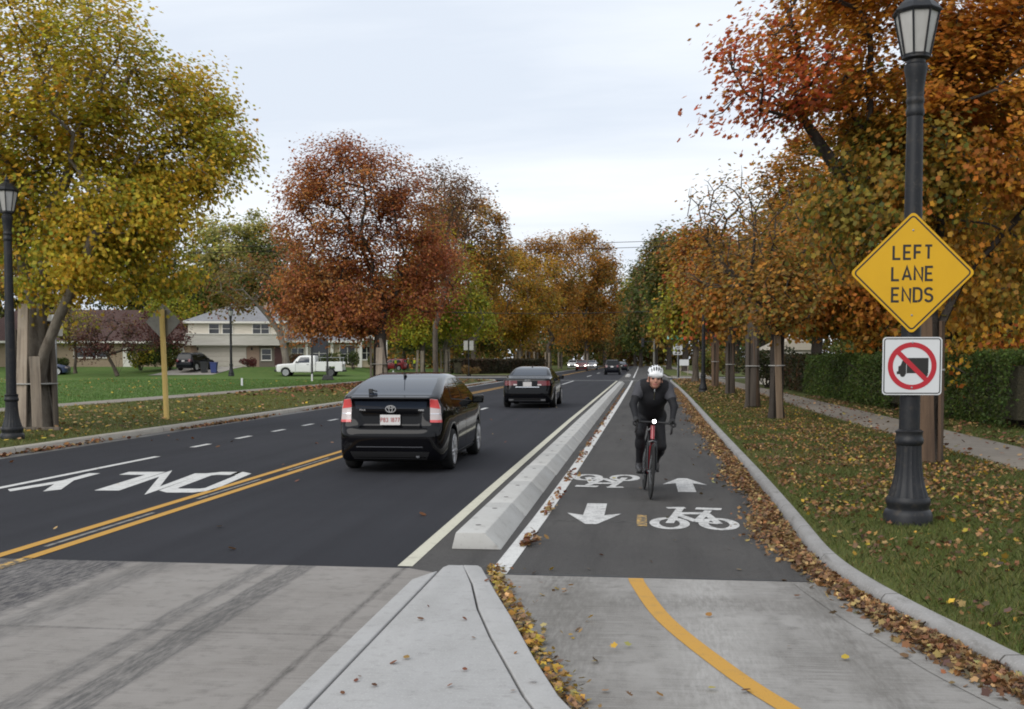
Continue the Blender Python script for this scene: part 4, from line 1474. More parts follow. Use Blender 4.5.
def bush(label, px, dep, zb, rx, rz, pal, n, leaf, seed, name='bush'):
    rng = np.random.default_rng(seed)
    root = thing(name, label, 'bush', at(px, dep, zb), 0)
    lob = [(rng.normal() * rx * .35, rng.normal() * rx * .3, rz * rng.uniform(.75, 1.1), rx * rng.uniform(.5, .75), rx * rng.uniform(.5, .75), rz * rng.uniform(.6, .9), 1) for _ in range(5)]
    pos, _ = sample_lobes(lob, n, rng, .6)
    pos[:, 2] = np.maximum(pos[:, 2], .02)
    cols = palette_cols(pal, smooth_key(pos, rng, 1.4) * .7 + rng.uniform(0, .3, n), rng, .25)
    link('foliage', leaf_cloud('foliage', pos, leaf, cols, LEAF4, rng=rng), M_leaf, root)
    mb = MB()
    for i in range(9):
        mb.tube([(rng.normal() * .08, rng.normal() * .08, -.1), (rng.normal() * rx * .3, rng.normal() * rx * .3, rz * .7), (rng.normal() * rx * .5, rng.normal() * rx * .5, rz * 1.3)], [.03, .02, .01], n=5, cap=False)
    mb.build('stems', M_darkbark, root)
    return root


bush('tall yellow green bush at the corner of the brick ranch house', 143, 104.0, .8, 1.5, 1.5, LIME[1:] + GREEN, 2600, .2, 320)
bush('dark evergreen bush between ranch house and parked dark car', 172, 106.0, .85, 1.6, 1.5, GREEN, 2600, .2, 321)
bush('low dark bush under the ranch house window', 62, 103.5, .8, .9, .7, GREEN, 1200, .16, 322)
bush('small dark red bush beside the garage door', 251, 109.8, .95, .75, .55, [(3, (.13, .035, .03)), (1, (.08, .03, .025))], 900, .14, 323)
bush('small cone-shaped dark evergreen before the beige wing', 354, 107.0, .9, .5, 1.0, GREEN, 900, .14, 324)
bush('rusty shrub under the windows of the beige wing', 300, 107.5, .9, 1.1, .8, [(3, (.16, .06, .03)), (2, (.1, .07, .03))], 1200, .16, 328)
bush('dark rounded shrub by the wing wall behind the pickup', 330, 107.3, .9, 1.2, .9, GREEN, 1300, .16, 329)
bush('olive shrub at the right end of the beige wing', 376, 107.5, .9, 1.0, .9, GREEN + BROWN, 1500, .18, 330)
bush('low brown grass clump in front of the brown hedge', 470, 108, .14, .7, .6, BROWN, 700, .16, 325)
bush('dark shrub at the foot of the far right trees', 765, 60, .25, 1.6, 1.3, DKHEDGE, 2600, .16, 326)
bush('dim shrub mass beyond the sidewalk bend', 712, 98, .16, 2.2, 1.5, GREEN + BROWN, 2200, .24, 327)
# ================================================================== street furniture
M_post = mat('black_post_paint', (.012, .013, .016), .45, spec=.3, var=[(5, .5, .75, (.022, .021, .021), 5), (9, .56, .72, (.040, .034, .028), 6), (40, .6, .78, (.05, .046, .04), 3)], bump=(60, .12, .003))
M_glasspane = mat('frosted_pane', (.43, .425, .41), .45, spec=.5, var=[((3, 3, 1.2), .42, .72, (.31, .30, .28), 4)])
M_steel = mat('galvanised_steel', (.32, .33, .335), .45, metal=.7, var=[(20, .45, .7, (.24, .25, .26), 3)])
M_wood = mat('weathered_board', (.34, .28, .22), .9, spec=.2, var=[((14, 14, .8), .4, .66, (.19, .155, .125), 6), (1.5, .5, .75, (.38, .33, .27), 4)], bump=(40, .4, .008))
M_brownwood = mat('brown_board', (.125, .082, .055), .9, spec=.2, var=[((14, 14, .8), .4, .66, (.07, .047, .034), 6)], bump=(40, .4, .008))
M_graywood = mat('grey_board', (.15, .125, .102), .9, spec=.2, var=[((14, 14, .8), .4, .66, (.085, .07, .057), 6)]
                 , bump=(40, .4, .008))
M_strap = mat('strap', (.35, .34, .32), .6)
M_black = mat('flat_black', (.012, .012, .013), .6)


LS = .905


def make_lamp(label, loc, height=1.0):
    root = thing('street_lamp', label, 'street lamp', loc, 0, 'black lantern lamp posts')
    b = MB()
    b.lathe([(.25, -.06), (.25, .06), (.235, .10), (.215, .12), (.215, .15), (.228, .18), (.228, .22), (.212, .25)], n=32)
    b.lathe([(.205, .245), (.195, .29), (.172, .36), (.150, .46), (.136, .58), (.128, .70), (.127, .80)], n=40, flute=lambda z: .05)
    b.lathe([(.128, .795), (.146, .82), (.146, .86), (.135, .88), (.135, .92), (.143, .945), (.110, .965)], n=32)
    b.build('base', M_post, root, smooth=40)
    s = MB()
    s.lathe([(.106, .96), (.100, 1.8), (.092, 3.0), (.084, 4.05), (.080, 4.25)], n=40, flute=lambda z: .04)
    s.lathe([(.083, 4.235), (.094, 4.26), (.094, 4.30), (.083, 4.33), (.083, 4.36), (.092, 4.38), (.092, 4.41), (.084, 4.43)], n=28)
    s.lathe([(.084, 4.43), (.088, 4.52), (.102, 4.64), (.118, 4.72), (.118, 4.76), (.096, 4.78), (.096, 4.81), (.14, 4.83), (.14, 4.855)], n=28)
    s.build('shaft', M_post, root, smooth=40)
    g = MB()
    g.lathe([(.128, 4.86), (.215, 5.285)], n=8, start=R(22.5))
    g.build('lantern_pane', M_glasspane, root)
    f = MB()
    for k in range(8):
        a = R(22.5 + 45 * k)
        p0 = (.137 * math.cos(a), .137 * math.sin(a), 4.85)
        p1 = (.226 * math.cos(a), .226 * math.sin(a), 5.30)
        f.tube([p0, p1], .011, n=6)
        a2 = R(22.5 + 45 * (k + 1))
        f.tube([(.137 * math.cos(a), .137 * math.sin(a), 4.86), (.137 * math.cos(a2), .137 * math.sin(a2), 4.86)], .012, n=6)
        f.tube([(.226 * math.cos(a), .226 * math.sin(a), 5.29), (.226 * math.cos(a2), .226 * math.sin(a2), 5.29)], .014, n=6)
    f.build('lantern_frame', M_post, root)
    c = MB()
    c.lathe([(.245, 5.295), (.25, 5.31), (.20, 5.375), (.105, 5.46), (.06, 5.48), (.06, 5.50)], n=8, start=R(22.5))
    c.lathe([(.03, 5.49), (.045, 5.53), (.03, 5.57), (.012, 5.60), (.006, 5.66)], n=12)
    c.build('lantern_cap', M_post, root)
    root.scale = (height, height, height)
    return root


lamp = make_lamp('black fluted lamp post on the right verge carrying the yellow diamond sign', (2.56, 10.77, .155), LS)


def copy_lamp(label, loc, k=1.0):
    c = copy_tree(lamp)
    c.location = loc
    c['label'] = label
    c.scale = (k, k, k)


copy_lamp('black lamp post at the left edge of the photo beside the big maple', (*spot(14, 21.2), .16), LS)
copy_lamp('distant black lamp post on the right verge behind the cyclist', (*spot(702, 51.6), .16), LS)
copy_lamp('distant black lamp post standing in front of the garage door', at(233, 96, .33), 1.08)

# -------------------------------------------------- signs on the lamp post
M_signyellow = mat('sign_yellow', (.58, .325, .008), .42, spec=.35, var=[(2, .45, .75, (.54, .30, .008), 3)])
M_signblack = mat('sign_black', (.012, .011, .010), .5)
M_signwhite = mat('sign_white', (.56, .57, .58), .42, spec=.4, var=[(2.5, .5, .8, (.52, .53, .54), 3)])
M_signred = mat('sign_red', (.38, .010, .020), .45)
M_signgreen = mat('sign_green', (.02, .22, .13), .5)
M_signback = mat('sign_back', (.21, .205, .19), .5, metal=.5, var=[(6, .45, .7, (.16, .155, .145), 4)])


def round_poly(pts, r, n=5):
    out = []
    P = [Vector(p) for p in pts]
    for i, p in enumerate(P):
        a, b = (P[i - 1] - p).normalized(), (P[(i + 1) % len(P)] - p).normalized()
        ang = a.angle(b)
        d = r / math.tan(ang / 2)
        c = p + (a + b).normalized() * (r / math.sin(ang / 2))
        s, e = p + a * d - c, p + b * d - c
        a0, a1 = math.atan2(s.y, s.x), math.atan2(e.y, e.x)
        while a1 < a0:
            a1 += 2 * math.pi
        if a1 - a0 > math.pi:
            a1 -= 2 * math.pi
        out += [(c.x + r * math.cos(a0 + (a1 - a0) * k / n), c.y + r * math.sin(a0 + (a1 - a0) * k / n)) for k in range(n + 1)]
    return out


sx_, sy_ = 2.56 - .026, 10.77 - .135 * LS
ds = thing('warning_sign', 'yellow diamond sign reading LEFT LANE ENDS on the lamp post', 'road sign', (sx_, sy_, 2.51), R(2))
ds.scale = (LS, LS, LS)
F = Matrix.Rotation(R(90), 4, 'X')
h = .636
dp = round_poly([(0, -h), (h, 0), (0, h), (-h, 0)], .045)
MB().prism(dp, -.003, .0, 0, F).build('plate', M_signyellow, ds)
bd = MB()
bd.ribbon(round_poly([(0, -h + .042), (h - .042, 0), (0, h - .042), (-h + .042, 0)], .035), .016, .0012, 0, F, closed=True)
bd.build('border', M_signblack, ds)
tx = MB()
for t_, zz in (('LEFT', .212), ('LANE', -.008), ('ENDS', -.228)):
    write(tx, t_, .160, .024, F @ T((0, zz, 0)), gap=.27, z=.0012, sx=1.02)
tx.build('lettering', M_signblack, ds)
bt = MB()
for zz in (.44, -.44):
    bt.lathe([(.010, 0), (.010, .004), (.005, .006)], n=10, M=F @ T((0, zz, .001)))
bt.build('bolt', M_steel, ds)
br = MB()
for zz in (.30, -.30):
    br.box((0, .02, zz), (.10, .035, .04))
    br.lathe([(.104, -.02), (.107, -.02), (.107, .02), (.104, .02)], n=24, M=T((.029, .135, zz)))
br.build('bracket', M_steel, ds)

ns = thing('regulatory_sign', 'white square no trucks sign with red ring below the yellow diamond', 'road sign', (sx_ + .012, sy_ + .0, 1.633), R(1.5))
ns.scale = (LS, LS, LS)
q = .302
MB().prism(round_poly([(-q, -q), (q, -q), (q, q), (-q, q)], .038), -.003, .0, 0, F).build('plate', M_signwhite, ns)
b2 = MB()
q2 = q - .018
b2.ribbon(round_poly([(-q2, -q2), (q2, -q2), (q2, q2), (-q2, q2)], .026), .011, .0012, 0, F, closed=True)
b2.build('border', M_signblack, ns)
tk = MB()
tk.prism([(-.055, -.075), (.165, -.075), (.165, .085), (-.055, .085)], .0012, .0016, 0, F)
tk.prism([(-.14, -.085), (-.06, -.085), (-.06, .055), (-.10, .055), (-.115, .01), (-.14, -.005)], .0012, .0017, 0, F)
tk.prism([(-.155, -.085), (-.14, -.085), (-.14, -.055), (-.155, -.055)], .0012, .0016, 0, F)
for wx in (-.095, .095, .135):
    tk.prism([(wx + .026 * math.cos(2 * math.pi * k / 16), -.088 + .026 * math.sin(2 * math.pi * k / 16)) for k in range(16)], .0012, .0018, 0, F)
tk.build('truck_symbol', M_signblack, ns)
rg = MB()
rg.ribbon([(.222 * math.cos(2 * math.pi * k / 48), .222 * math.sin(2 * math.pi * k / 48)) for k in range(48)], .052, .0026, 0, F, closed=True)
rg.ribbon([(-.157, .157), (.157, -.157)], .05, .0030, 0, F)
rg.build('prohibition_ring', M_signred, ns)
bt = MB()
for zz in (.245, -.225):
    bt.lathe([(.010, 0), (.010, .004), (.005, .006)], n=10, M=F @ T((0, zz, .002)))
bt.build('bolt', M_steel, ns)
br = MB()
for zz in (.2, -.2):
    br.box((0, .02, zz), (.10, .03, .04))
    br.lathe([(.107, -.02), (.110, -.02), (.110, .02), (.107, .02)], n=24, M=T((.016, .135, zz)))
br.build('bracket', M_steel, ns)

# -------------------------------------------------- back of a diamond sign on its own post, left verge
p = at(168, 28.2, .17)
ys = thing('warning_sign', 'grey back of a diamond sign on a pale yellow wooden post', 'road sign', p, R(-3))
ys.scale = (.9, .9, .9)
MB().box((0, 0, 1.52), (.115, .115, 3.24)).build('post', mat('yellow_post', (.70, .50, .17), .8, var=[((12, 12, 1), .4, .7, (.60, .42, .14), 4)]), ys, bevel=.008).rotation_euler = (0, R(-1.8), 0)
MB().prism(round_poly([(0, -.54), (.54, 0), (0, .54), (-.54, 0)], .04), -.004, .0, 0, T((-.10, .075, 2.79)) @ F).build('plate', M_signback, ys)
# -------------------------------------------------- tree guards: boards strapped round a trunk


def guard(label, loc, boards, strap_z, r, mats, rz=0, group='board guards round the street trees'):
    root = thing('tree_guard', label, 'tree guard', loc, rz, group)
    for i, (ang, w, hh, lean, mm) in enumerate(boards):
        a = R(ang)
        mb = MB()
        mb.box((0, 0, hh / 2), (w, .042, hh), 0)
        o = mb.build('board', mats[mm], root, bevel=.006)
        o.location = (r * math.sin(a), -r * math.cos(a), .0)
        o.rotation_euler = (R(-lean), R(((i * 53) % 7 - 3) * .7), a)
    st = MB()
    for z in strap_z:
        rr = r + .03
        st.lathe([(rr, z - .012), (rr + .004, z - .012), (rr + .004, z + .012), (rr, z + .012)], n=28)
    st.build('strap', M_strap, root)
    return root


WM = [M_wood, M_graywood, M_brownwood]
M_duskwood = mat('dusky_board', (.085, .070, .058), .9, spec=.2, var=[((14, 14, .8), .4, .66, (.045, .037, .031), 6)], bump=(40, .4, .008))
DM = [M_duskwood, M_duskwood, M_brownwood]
gd = guard('tall weathered boards round the big left maple trunk, one lower board leaning', at(38, 24.15, .17),
      [(-62, .26, 2.2, 1.5, 1), (-14, .29, 2.75, 2.5, 0), (34, .21, 1.6, -3, 0), (100, .24, 2.3, 2, 1), (175, .26, 2.4, 2, 1), (-120, .24, 2.2, 2, 1)], (1.0,), .44, WM)
tb = MB().box((0, 0, .03), (1.45, .09, .06))
tag(tb.build('plank', M_graywood), 'weathered plank lying on the grass at the foot of the big left maple', 'plank').location = at(30, 23.4, .185)
guard('pale splayed boards round the rust red tree trunk behind the hatchback roof', at(381, 66.3, .15),
      [(-55, .30, 3.0, 0, 1), (5, .40, 2.3, 3, 0), (60, .30, 2.9, 9, 0), (150, .3, 2.8, 3, 1), (-130, .3, 2.8, 3, 1)], (1.3,), .58, WM)
guard('pale boards round the olive green tree trunk', at(421, 125.5, .15), [(-40, .4, 2.7, 5, 0), (30, .4, 2.6, 0, 0), (140, .3, 2.6, 2, 1)], (1.3,), .55, WM)
guard('pale boards round the forked yellow green tree trunk', at(446, 130.5, .15), [(-48, .34, 2.9, 0, 0), (16, .34, 2.8, 2, 0), (70, .3, 2.9, 2, 0), (160, .3, 2.6, 2, 1)], (1.3,), .62, WM)
for px, dep, lab in ((519, 164.5, 'boards round the golden orange tree trunk left of the sedan roof'), (548, 187.5, 'boards round the tawny tree trunk beyond the sedan'), (586, 211.5, 'boards round the tall orange brown tree trunk')):
    guard(lab, at(px, dep, .15), [(-50, .34, 2.9, 1, 0), (14, .3, 2.8, 2, 0), (70, .3, 2.9, 2, 1), (160, .3, 2.6, 2, 1)], (1.3,), .6, WM)
for px, dep, lab in ((528, 168, 'pale boards round a young trunk just past the golden tree'), (536, 176, 'pale boards round a thin trunk in the far left row'), (560, 190, 'farthest pale boards in the left row before the cars')):
    guard(lab, at(px, dep, .15), [(-40, .34, 2.9, 1, 0), (40, .3, 2.8, 2, 1), (160, .3, 2.6, 2, 1)], (1.3,), .42, WM)
guard('pale brown board strapped to the nearest dark trunk of the right row', at(775, 27.7, .2), [(24, .17, 2.1, 1, 2), (-50, .15, 2.05, 1, 1), (150, .17, 2.1, 1, 1)], (1.35,), .175, [M_wood, M_darkbark, mat('tan_board', (.21, .15, .10), .9, var=[((14, 14, .8), .4, .66, (.13, .09, .06), 6)])])
guard('flared dark boards round the second trunk of the right row', at(751, 35.1, .2), [(-52, .16, 2.3, 1, 1), (0, .19, 2.25, 2, 1), (55, .17, 2.2, 3, 2), (170, .18, 2.2, 2, 1)], (1.3,), .205, DM)
guard('dusky boards round the third trunk of the right row', at(729, 47.4, .2), [(-45, .16, 2.3, 1, 1), (20, .18, 2.25, 2, 1), (75, .16, 2.2, 2, 2), (170, .17, 2.2, 2, 1)], (1.3,), .19, DM)
guard('brown boards round the trunk behind the second lamp post', at(714, 62.3, .2), [(-40, .18, 2.5, 1, 2), (30, .2, 2.6, 1, 2), (170, .2, 2.6, 1, 1)], (1.4,), .2, DM)
guard('brown boards round the big maple trunk right behind the lamp post', at(924, 15.8, .2), [(-8, .23, 2.1, .5, 2), (62, .18, 2.05, .5, 2), (170, .2, 2.1, .5, 2), (-90, .18, 2.1, .5, 2)], (1.35,), .215, WM)

# -------------------------------------------------- other signs and poles
p = at(469, 106, .14)
tsn = thing('double_sign', 'two small white sign panels side by side on one dark post', 'road sign', p, 0)
MB().tube([(0, 0, -.1), (0, 0, 3.5)], .05, n=8).build('post', M_post, tsn)
for dx in (-.28, .28):
    MB().prism(round_poly([(-.2, -.46), (.2, -.46), (.2, .46), (-.2, .46)], .03), -.004, 0, 0, T((dx, -.06, 2.97)) @ F).build('panel', mat('dull_white_panel', (.36, .36, .33), .5), tsn)

p = at(676.5, 84, .16)
sl_ = thing('speed_limit_sign', 'white SPEED LIMIT 25 sign on a thin post at the side street corner', 'road sign', p, R(1))
MB().tube([(0, 0, -.1), (0, 0, 2.85)], .03, n=8).build('post', M_steel, sl_)
MB().prism(round_poly([(-.36, -.43), (.36, -.43), (.36, .43), (-.36, .43)], .04), -.004, 0, 0, T((0, -.04, 2.36)) @ F).build('plate', M_signwhite, sl_)
lt = MB()
write(lt, 'SPEED', .13, .028, T((0, -.04, 2.36)) @ F @ T((0, .29, 0)), z=.002)
write(lt, 'LIMIT', .13, .028, T((0, -.04, 2.36)) @ F @ T((0, .11, 0)), z=.002)
write(lt, '25', .36, .075, T((0, -.04, 2.36)) @ F @ T((0, -.19, 0)), z=.002)
lt.build('lettering', M_signblack, sl_)

p = at(677.5, 101, .16)
sn = thing('street_name_sign', 'green street name sign crosswise on a tall thin pole by the side street', 'road sign', p, 0)
MB().tube([(0, 0, -.1), (0, 0, 5.1)], [.08, .055], n=10).build('pole', M_post, sn)
MB().box((-.1, -.09, 3.62), (1.95, .02, .34)).build('name_panel', M_signgreen, sn, bevel=.004)
MB().box((-.98, -.104, 3.62), (.16, .004, .30)).add([], []).build('panel_end', mat('pale_green_patch', (.25, .48, .42), .5), sn)
hd = MB().lathe([(.02, 0), (.16, .02), (.20, .12), (.14, .26), (.04, .32)], n=14, M=T((0, 0, 5.05)))
hd.build('camera_dome', M_signwhite, sn, smooth=40)
p = at(683, 112, .15)
yb = thing('yard_board', 'small white board on two legs at the far right corner', 'board', p, 0)
MB().box((0, 0, 1.28), (.95, .04, .62)).build('panel', M_signwhite, yb, bevel=.005)
for dx in (-.38, .38):
    MB().box((dx, .03, .5), (.06, .06, 1.1)).build('leg', M_wood, yb)

p = at(653, 128, .15)
ts = thing('traffic_signal', 'far traffic signal with a lit pale green lamp on a pole', 'traffic signal', p, 0)
MB().tube([(0, 0, -.1), (0, 0, 4.0)], [.12, .09], n=10).build('pole', mat('pale_pole', (.16, .15, .13), .7), ts)
MB().tube([(0, 0, 3.7), (-1.32, -.05, 3.7)], .035, n=8).build('arm', M_post, ts)
hs = MB().box((-1.32, -.1, 3.58), (.34, .24, 1.05)).build('signal_head', M_black, ts, bevel=.02)
for k, (zz, mm) in enumerate(((3.92, mat('dark_red_lens', (.08, .01, .01), .3)), (3.58, mat('dark_amber_lens', (.09, .05, .01), .3)), (3.24, mat('lit_green_lens', (.5, .9, .75), .3, emit=((.55, 1.0, .85), 4.0))))):
    MB().lathe([(.11, 0), (.10, .03), (.05, .05)], n=14, M=T((-1.32, -.222, zz)) @ Matrix.Rotation(R(90), 4, 'X')).build('lens', mm, hs)
    MB().lathe([(.125, 0), (.13, .16)], n=14, M=T((-1.32, -.222, zz + .01)) @ Matrix.Rotation(R(90), 4, 'X')).build('visor', M_black, hs)

p = at(321, 81, .2)
ps = thing('post_sign', 'dark board between two black posts on the grass by the white pickup', 'sign', p, R(4))
for dx, b0 in ((-.58, -.2), (.58, -.2)):
    MB().box((dx, 0, 1.55), (.13, .13, 3.3)).build('post', M_black, ps, bevel=.01)
MB().box((0, 0, 2.62), (1.03, .06, 1.0)).build('board', mat('navy_board', (.018, .02, .03), .6), ps, bevel=.01)
MB().box((.62, -.1, .18), (.9, .35, .36), taper=.7).build('sandbag', M_black, ps, bevel=.05)
for px, dep, lab, hh in ((243.5, 63.5, 'short white marker stake in the grass by the left sidewalk', .45), (313.2, 78, 'short white marker stake in front of the dark board sign', .5), (394.0, 92, 'thin white marker stake on the far lawn', .6)):
    k_ = thing('marker_stake', lab, 'stake', at(px, dep, .16), 0, 'white marker stakes')
    MB().box((0, 0, hh / 2), (.11, .05, hh)).build('shaft', M_signwhite, k_, bevel=.006)
    MB().box((0, 0, hh + .012), (.13, .06, .024)).build('cap', M_signwhite, k_, bevel=.004)

p = at(58, 30.5, .16)
gp_ = thing('sign_post', 'thin grey steel post behind the boards of the big left maple', 'post', p, 0)
MB().box((0, 0, 1.35), (.10, .06, 2.9)).build('post', M_steel, gp_)
MB().prism(round_poly([(-.23, -.3), (.23, -.3), (.23, .3), (-.23, .3)], .03), -.003, 0, 0, T((0, .04, 2.5)) @ F).build('plate', M_signback, gp_)

# utility pole and overhead wires along the side street
p = at(323.5, 118, .3)
up = thing('utility_pole', 'pale utility pole rising through the rust red tree', 'utility pole', p, 0)
MB().tube([(0, 0, -.3), (0, 0, 15.4)], [.30, .20], n=12).build('pole', mat('pale_pole_wood', (.34, .31, .27), .9, var=[((9, 9, .8), .4, .7, (.22, .2, .17), 5)]), up)
MB().box((0, 0, 14.2), (2.4, .12, .14)).build('crossarm', M_graywood, up)
for dx in (-1.0, .0, 1.0):
    MB().lathe([(.04, 0), (.06, .05), (.03, .12), (.05, .2), (.02, .26)], n=8, M=T((dx, 0, 14.27))).build('insulator', M_signwhite, up)
for (z0, z1, off, lab) in ((14.7, 14.3, 0, 'upper overhead wire crossing the sky gap'), (14.15, 13.75, .5, 'lower overhead wire crossing the sky gap'), (7.1, 6.9, -.3, 'dark overhead cable crossing low in front of the far trees')):
    mb = MB()
    pts = []
    for k in range(33):
        u = k / 32
        x = -70 + 160 * u
        sag = 1.0 - math.cos((u * 4 % 1 - .5) * math.pi)
        pts.append((x, 118 + off, z0 + (z1 - z0) * u + .5 * sag - .3))
    mb.tube(pts, .03, n=4)
    tag(mb.build('overhead_wire', M_black), lab, 'wire')

# -------------------------------------------------- wheelie bins


def bin_(label, loc, m, rz):
    root = thing('wheelie_bin', label, 'bin', loc, rz, 'wheelie bins on the lawn')
    b = MB()
    b.prism([(-.24, -.27), (.24, -.27), (.24, .27), (-.24, .27)], .06, .1)
    b.box((0, 0, .52), (.64, .66, .92), taper=1.0)
    b = MB()
    v0 = [(-.24, -.26), (.24, -.26), (.24, .26), (-.24, .26)]
    v1 = [(-.31, -.34), (.31, -.34), (.31, .36), (-.31, .36)]
    b.add([(x, y, .05) for x, y in v0] + [(x, y, .98) for x, y in v1], [(3, 2, 1, 0), (4, 5, 6, 7), (0, 1, 5, 4), (1, 2, 6, 5), (2, 3, 7, 6), (3, 0, 4, 7)])
    b.build('body', m, root, bevel=.02)
    MB().prism([(-.34, -.38), (.34, -.38), (.34, .38), (-.34, .38)], .98, 1.06).build('lid', m, root, bevel=.03)
    MB().tube([(-.28, .42, .95), (.28, .42, .95)], .018, n=6).build('handle', M_black, root)
    for dx in (-.27, .27):
        MB().lathe([(.10, -.03), (.11, -.02), (.11, .02), (.10, .03)], n=14, M=T((dx, .30, .10)) @ Matrix.Rotation(R(90), 4, 'Y')).build('wheel', M_black, root)


bin_('black wheelie bin on the lawn, left of the blue one', at(206, 103, float(lawn_z(*spot(206, 103))) ), mat('bin_black', (.02, .021, .024), .5), R(15))
bin_('blue wheelie bin on the lawn before the garage', at(215.8, 102.6, float(lawn_z(*spot(215.8, 102.6)))), mat('bin_blue', (.025, .04, .15), .5), R(10))

# ================================================================== houses
M_siding = mat('cream_siding', (.60, .56, .48), .85, var=[((.6, .6, 9), .45, .6, (.54, .50, .43), 2)])
M_band = mat('beige_band', (.52, .50, .45), .85, var=[((.6, .6, 6), .45, .6, (.47, .45, .40), 2)])
M_trim = mat('white_trim', (.70, .68, .62), .7)
M_garage = mat('garage_door_paint', (.56, .52, .45), .75)
M_roofgrey = mat('grey_shingle', (.215, .215, .225), .9, var=[((3, 3, 14), .42, .6, (.165, .165, .175), 3), (30, .5, .7, (.26, .26, .268), 3)])
M_roofred = mat('red_brown_shingle', (.080, .044, .038), .9, var=[((3, 3, 14), .42, .6, (.058, .032, .029), 3), (20, .5, .7, (.11, .065, .055), 3)])
M_window = mat('window_glass', (.02, .022, .025), .06, spec=.7)
M_curtain = mat('window_blind', (.34, .33, .30), .8, var=[((.5, .5, 22), .45, .55, (.26, .25, .23), 1)])


def brick(name, c1, c2, mortar, scale=4.0):
    m = mat(name, c1, .9)
    nt = m.node_tree
    b = nt.nodes['Principled BSDF']
    br = nt.nodes.new('ShaderNodeTexBrick')
    br.inputs['Scale'].default_value = scale
    br.inputs['Color1'].default_value = (*c1, 1)
    br.inputs['Color2'].default_value = (*c2, 1)
    br.inputs['Mortar'].default_value = (*mortar, 1)
    br.inputs['Mortar Size'].default_value = .015
    tc = nt.nodes.new('ShaderNodeTexCoord')
    mp = nt.nodes.new('ShaderNodeMapping')
    mp.inputs['Rotation'].default_value = (R(90), 0, 0)
    nt.links.new(tc.outputs['Object'], mp.inputs[0])
    nt.links.new(mp.outputs[0], br.inputs['Vector'])
    nt.links.new(br.outputs['Color'], b.inputs['Base Color'])
    return m


M_tanbrick = brick('tan_brick', (.34, .26, .17), (.28, .21, .14), (.36, .31, .25))
M_pinkbrick = brick('pinkish_brick', (.36, .25, .18), (.30, .20, .15), (.38, .33, .28))


def window(parent, x0, x1, z0, z1, y, mull=1, blind=False, rail=True):
    f = MB()
    w = .07
    f.box(((x0 + x1) / 2, y, z0), (x1 - x0 + w, .10, w))
    f.box(((x0 + x1) / 2, y, z1), (x1 - x0 + w, .10, w))
    for k in range(mull + 1):
        x = x0 + (x1 - x0) * k / mull
        f.box((x, y - .003, (z0 + z1) / 2), (w, .10, z1 - z0 - w))
    if rail:
        for k in range(mull):
            f.box((x0 + (x1 - x0) * (k + .5) / mull, y - .005, (z0 + z1) / 2), ((x1 - x0) / mull - w, .06, .04))
    o = f.build('window', M_trim, parent)
    MB().box(((x0 + x1) / 2, y + .02, (z0 + z1) / 2), (x1 - x0 - .02, .03, z1 - z0 - .02)).build('pane', M_curtain if blind else M_window, o)
    s = MB().box(((x0 + x1) / 2, y - .06, z0 - .06), (x1 - x0 + .2, .12, .05))
    s.build('sill', M_trim, o)
    return o


def hip_roof(parent, x0, x1, y0, y1, z, rise, inset, m, name='roof', over=.5, fascia=.2):
    mb = MB()
    X0, X1, Y0, Y1 = x0 - over, x1 + over, y0 - over, y1 + over
    ym = (Y0 + Y1) / 2
    b = [(X0, Y0, z), (X1, Y0, z), (X1, Y1, z), (X0, Y1, z)]
    t = [(X0 + inset, ym, z + rise), (X1 - inset, ym, z + rise)]
    lo = [(x, y, zz - fascia) for x, y, zz in b]
    mb.add(b + t, [(0, 1, 5, 4), (1, 2, 5), (2, 3, 4, 5), (3, 0, 4)])
    r = mb.build(name, m, parent)
    fb = MB()
    fb.add(b + lo, [(4, 5, 1, 0), (5, 6, 2, 1), (6, 7, 3, 2), (7, 4, 0, 3), (7, 6, 5, 4)])
    fb.build('fascia', M_trim, r)
    return r


# two-storey house with the garage
hz_ = .93
H = thing('suburban_house', 'beige two storey house with grey hip roof, white garage door and long wing', 'house', at(190.5, 111.5, hz_), R(12))
W1 = 9.7
wl = MB()
wl.box((W1 / 2, 4.6, 3.75), (W1, 9.0, 1.9), 0)            # upper walls
wl.box((W1 / 2, 4.75, 1.1), (W1 - .2, 8.7, 2.4), 1)       # lower brick walls
wl.build('wall', [M_siding, M_pinkbrick], H)
bp = MB().box((W1 / 2 - .05, -.15, 2.82), (W1 + .5, .75, 1.12))
bp.build('balcony_band', M_band, H, bevel=.01)
MB().box((W1 / 2 - .05, -.18, 3.42), (W1 + .6, .85, .09)).build('band_cap', M_trim, H)
hip_roof(H, 0, W1, .1, 9.1, 4.72, 1.75, 3.6, M_roofgrey)
dg = MB()
for k in range(4):
    dg.box((3.35, .36, .32 + .53 * k), (4.9, .06, .515))
    for q in range(8):
        dg.box((1.23 + .61 * q, .322, .32 + .53 * k), (.46, .03, .34))
dg.build('garage_door', M_garage, H, bevel=.004)
MB().box((3.35, .40, 2.2), (5.2, .12, .14)).build('door_lintel', M_trim, H)
window(H, 2.1, 3.15, 3.45, 4.48, .055, 1)
window(H, 3.45, 4.5, 3.45, 4.48, .055, 1)
window(H, 6.5, 8.2, 3.45, 4.48, .055, 2)
for x in (.9, 6.35):
    MB().box((x, .36, 1.92), (.16, .14, .28)).build('wall_lamp', M_black, H, bevel=.02)
en = MB().box((8.35, .35, 1.1), (2.5, .08, 2.15))
en.build('entry_panel', mat('entry_wall', (.17, .145, .12), .9), H)  # flat darker panel on the wall, no recess is modelled
window(H, 7.35, 8.35, .75, 1.9, .30, 1)
dr = MB().box((9.05, .29, 1.03), (.75, .06, 2.0))
d_ = dr.build('door', mat('dark_red_door', (.06, .02, .018), .6), H)
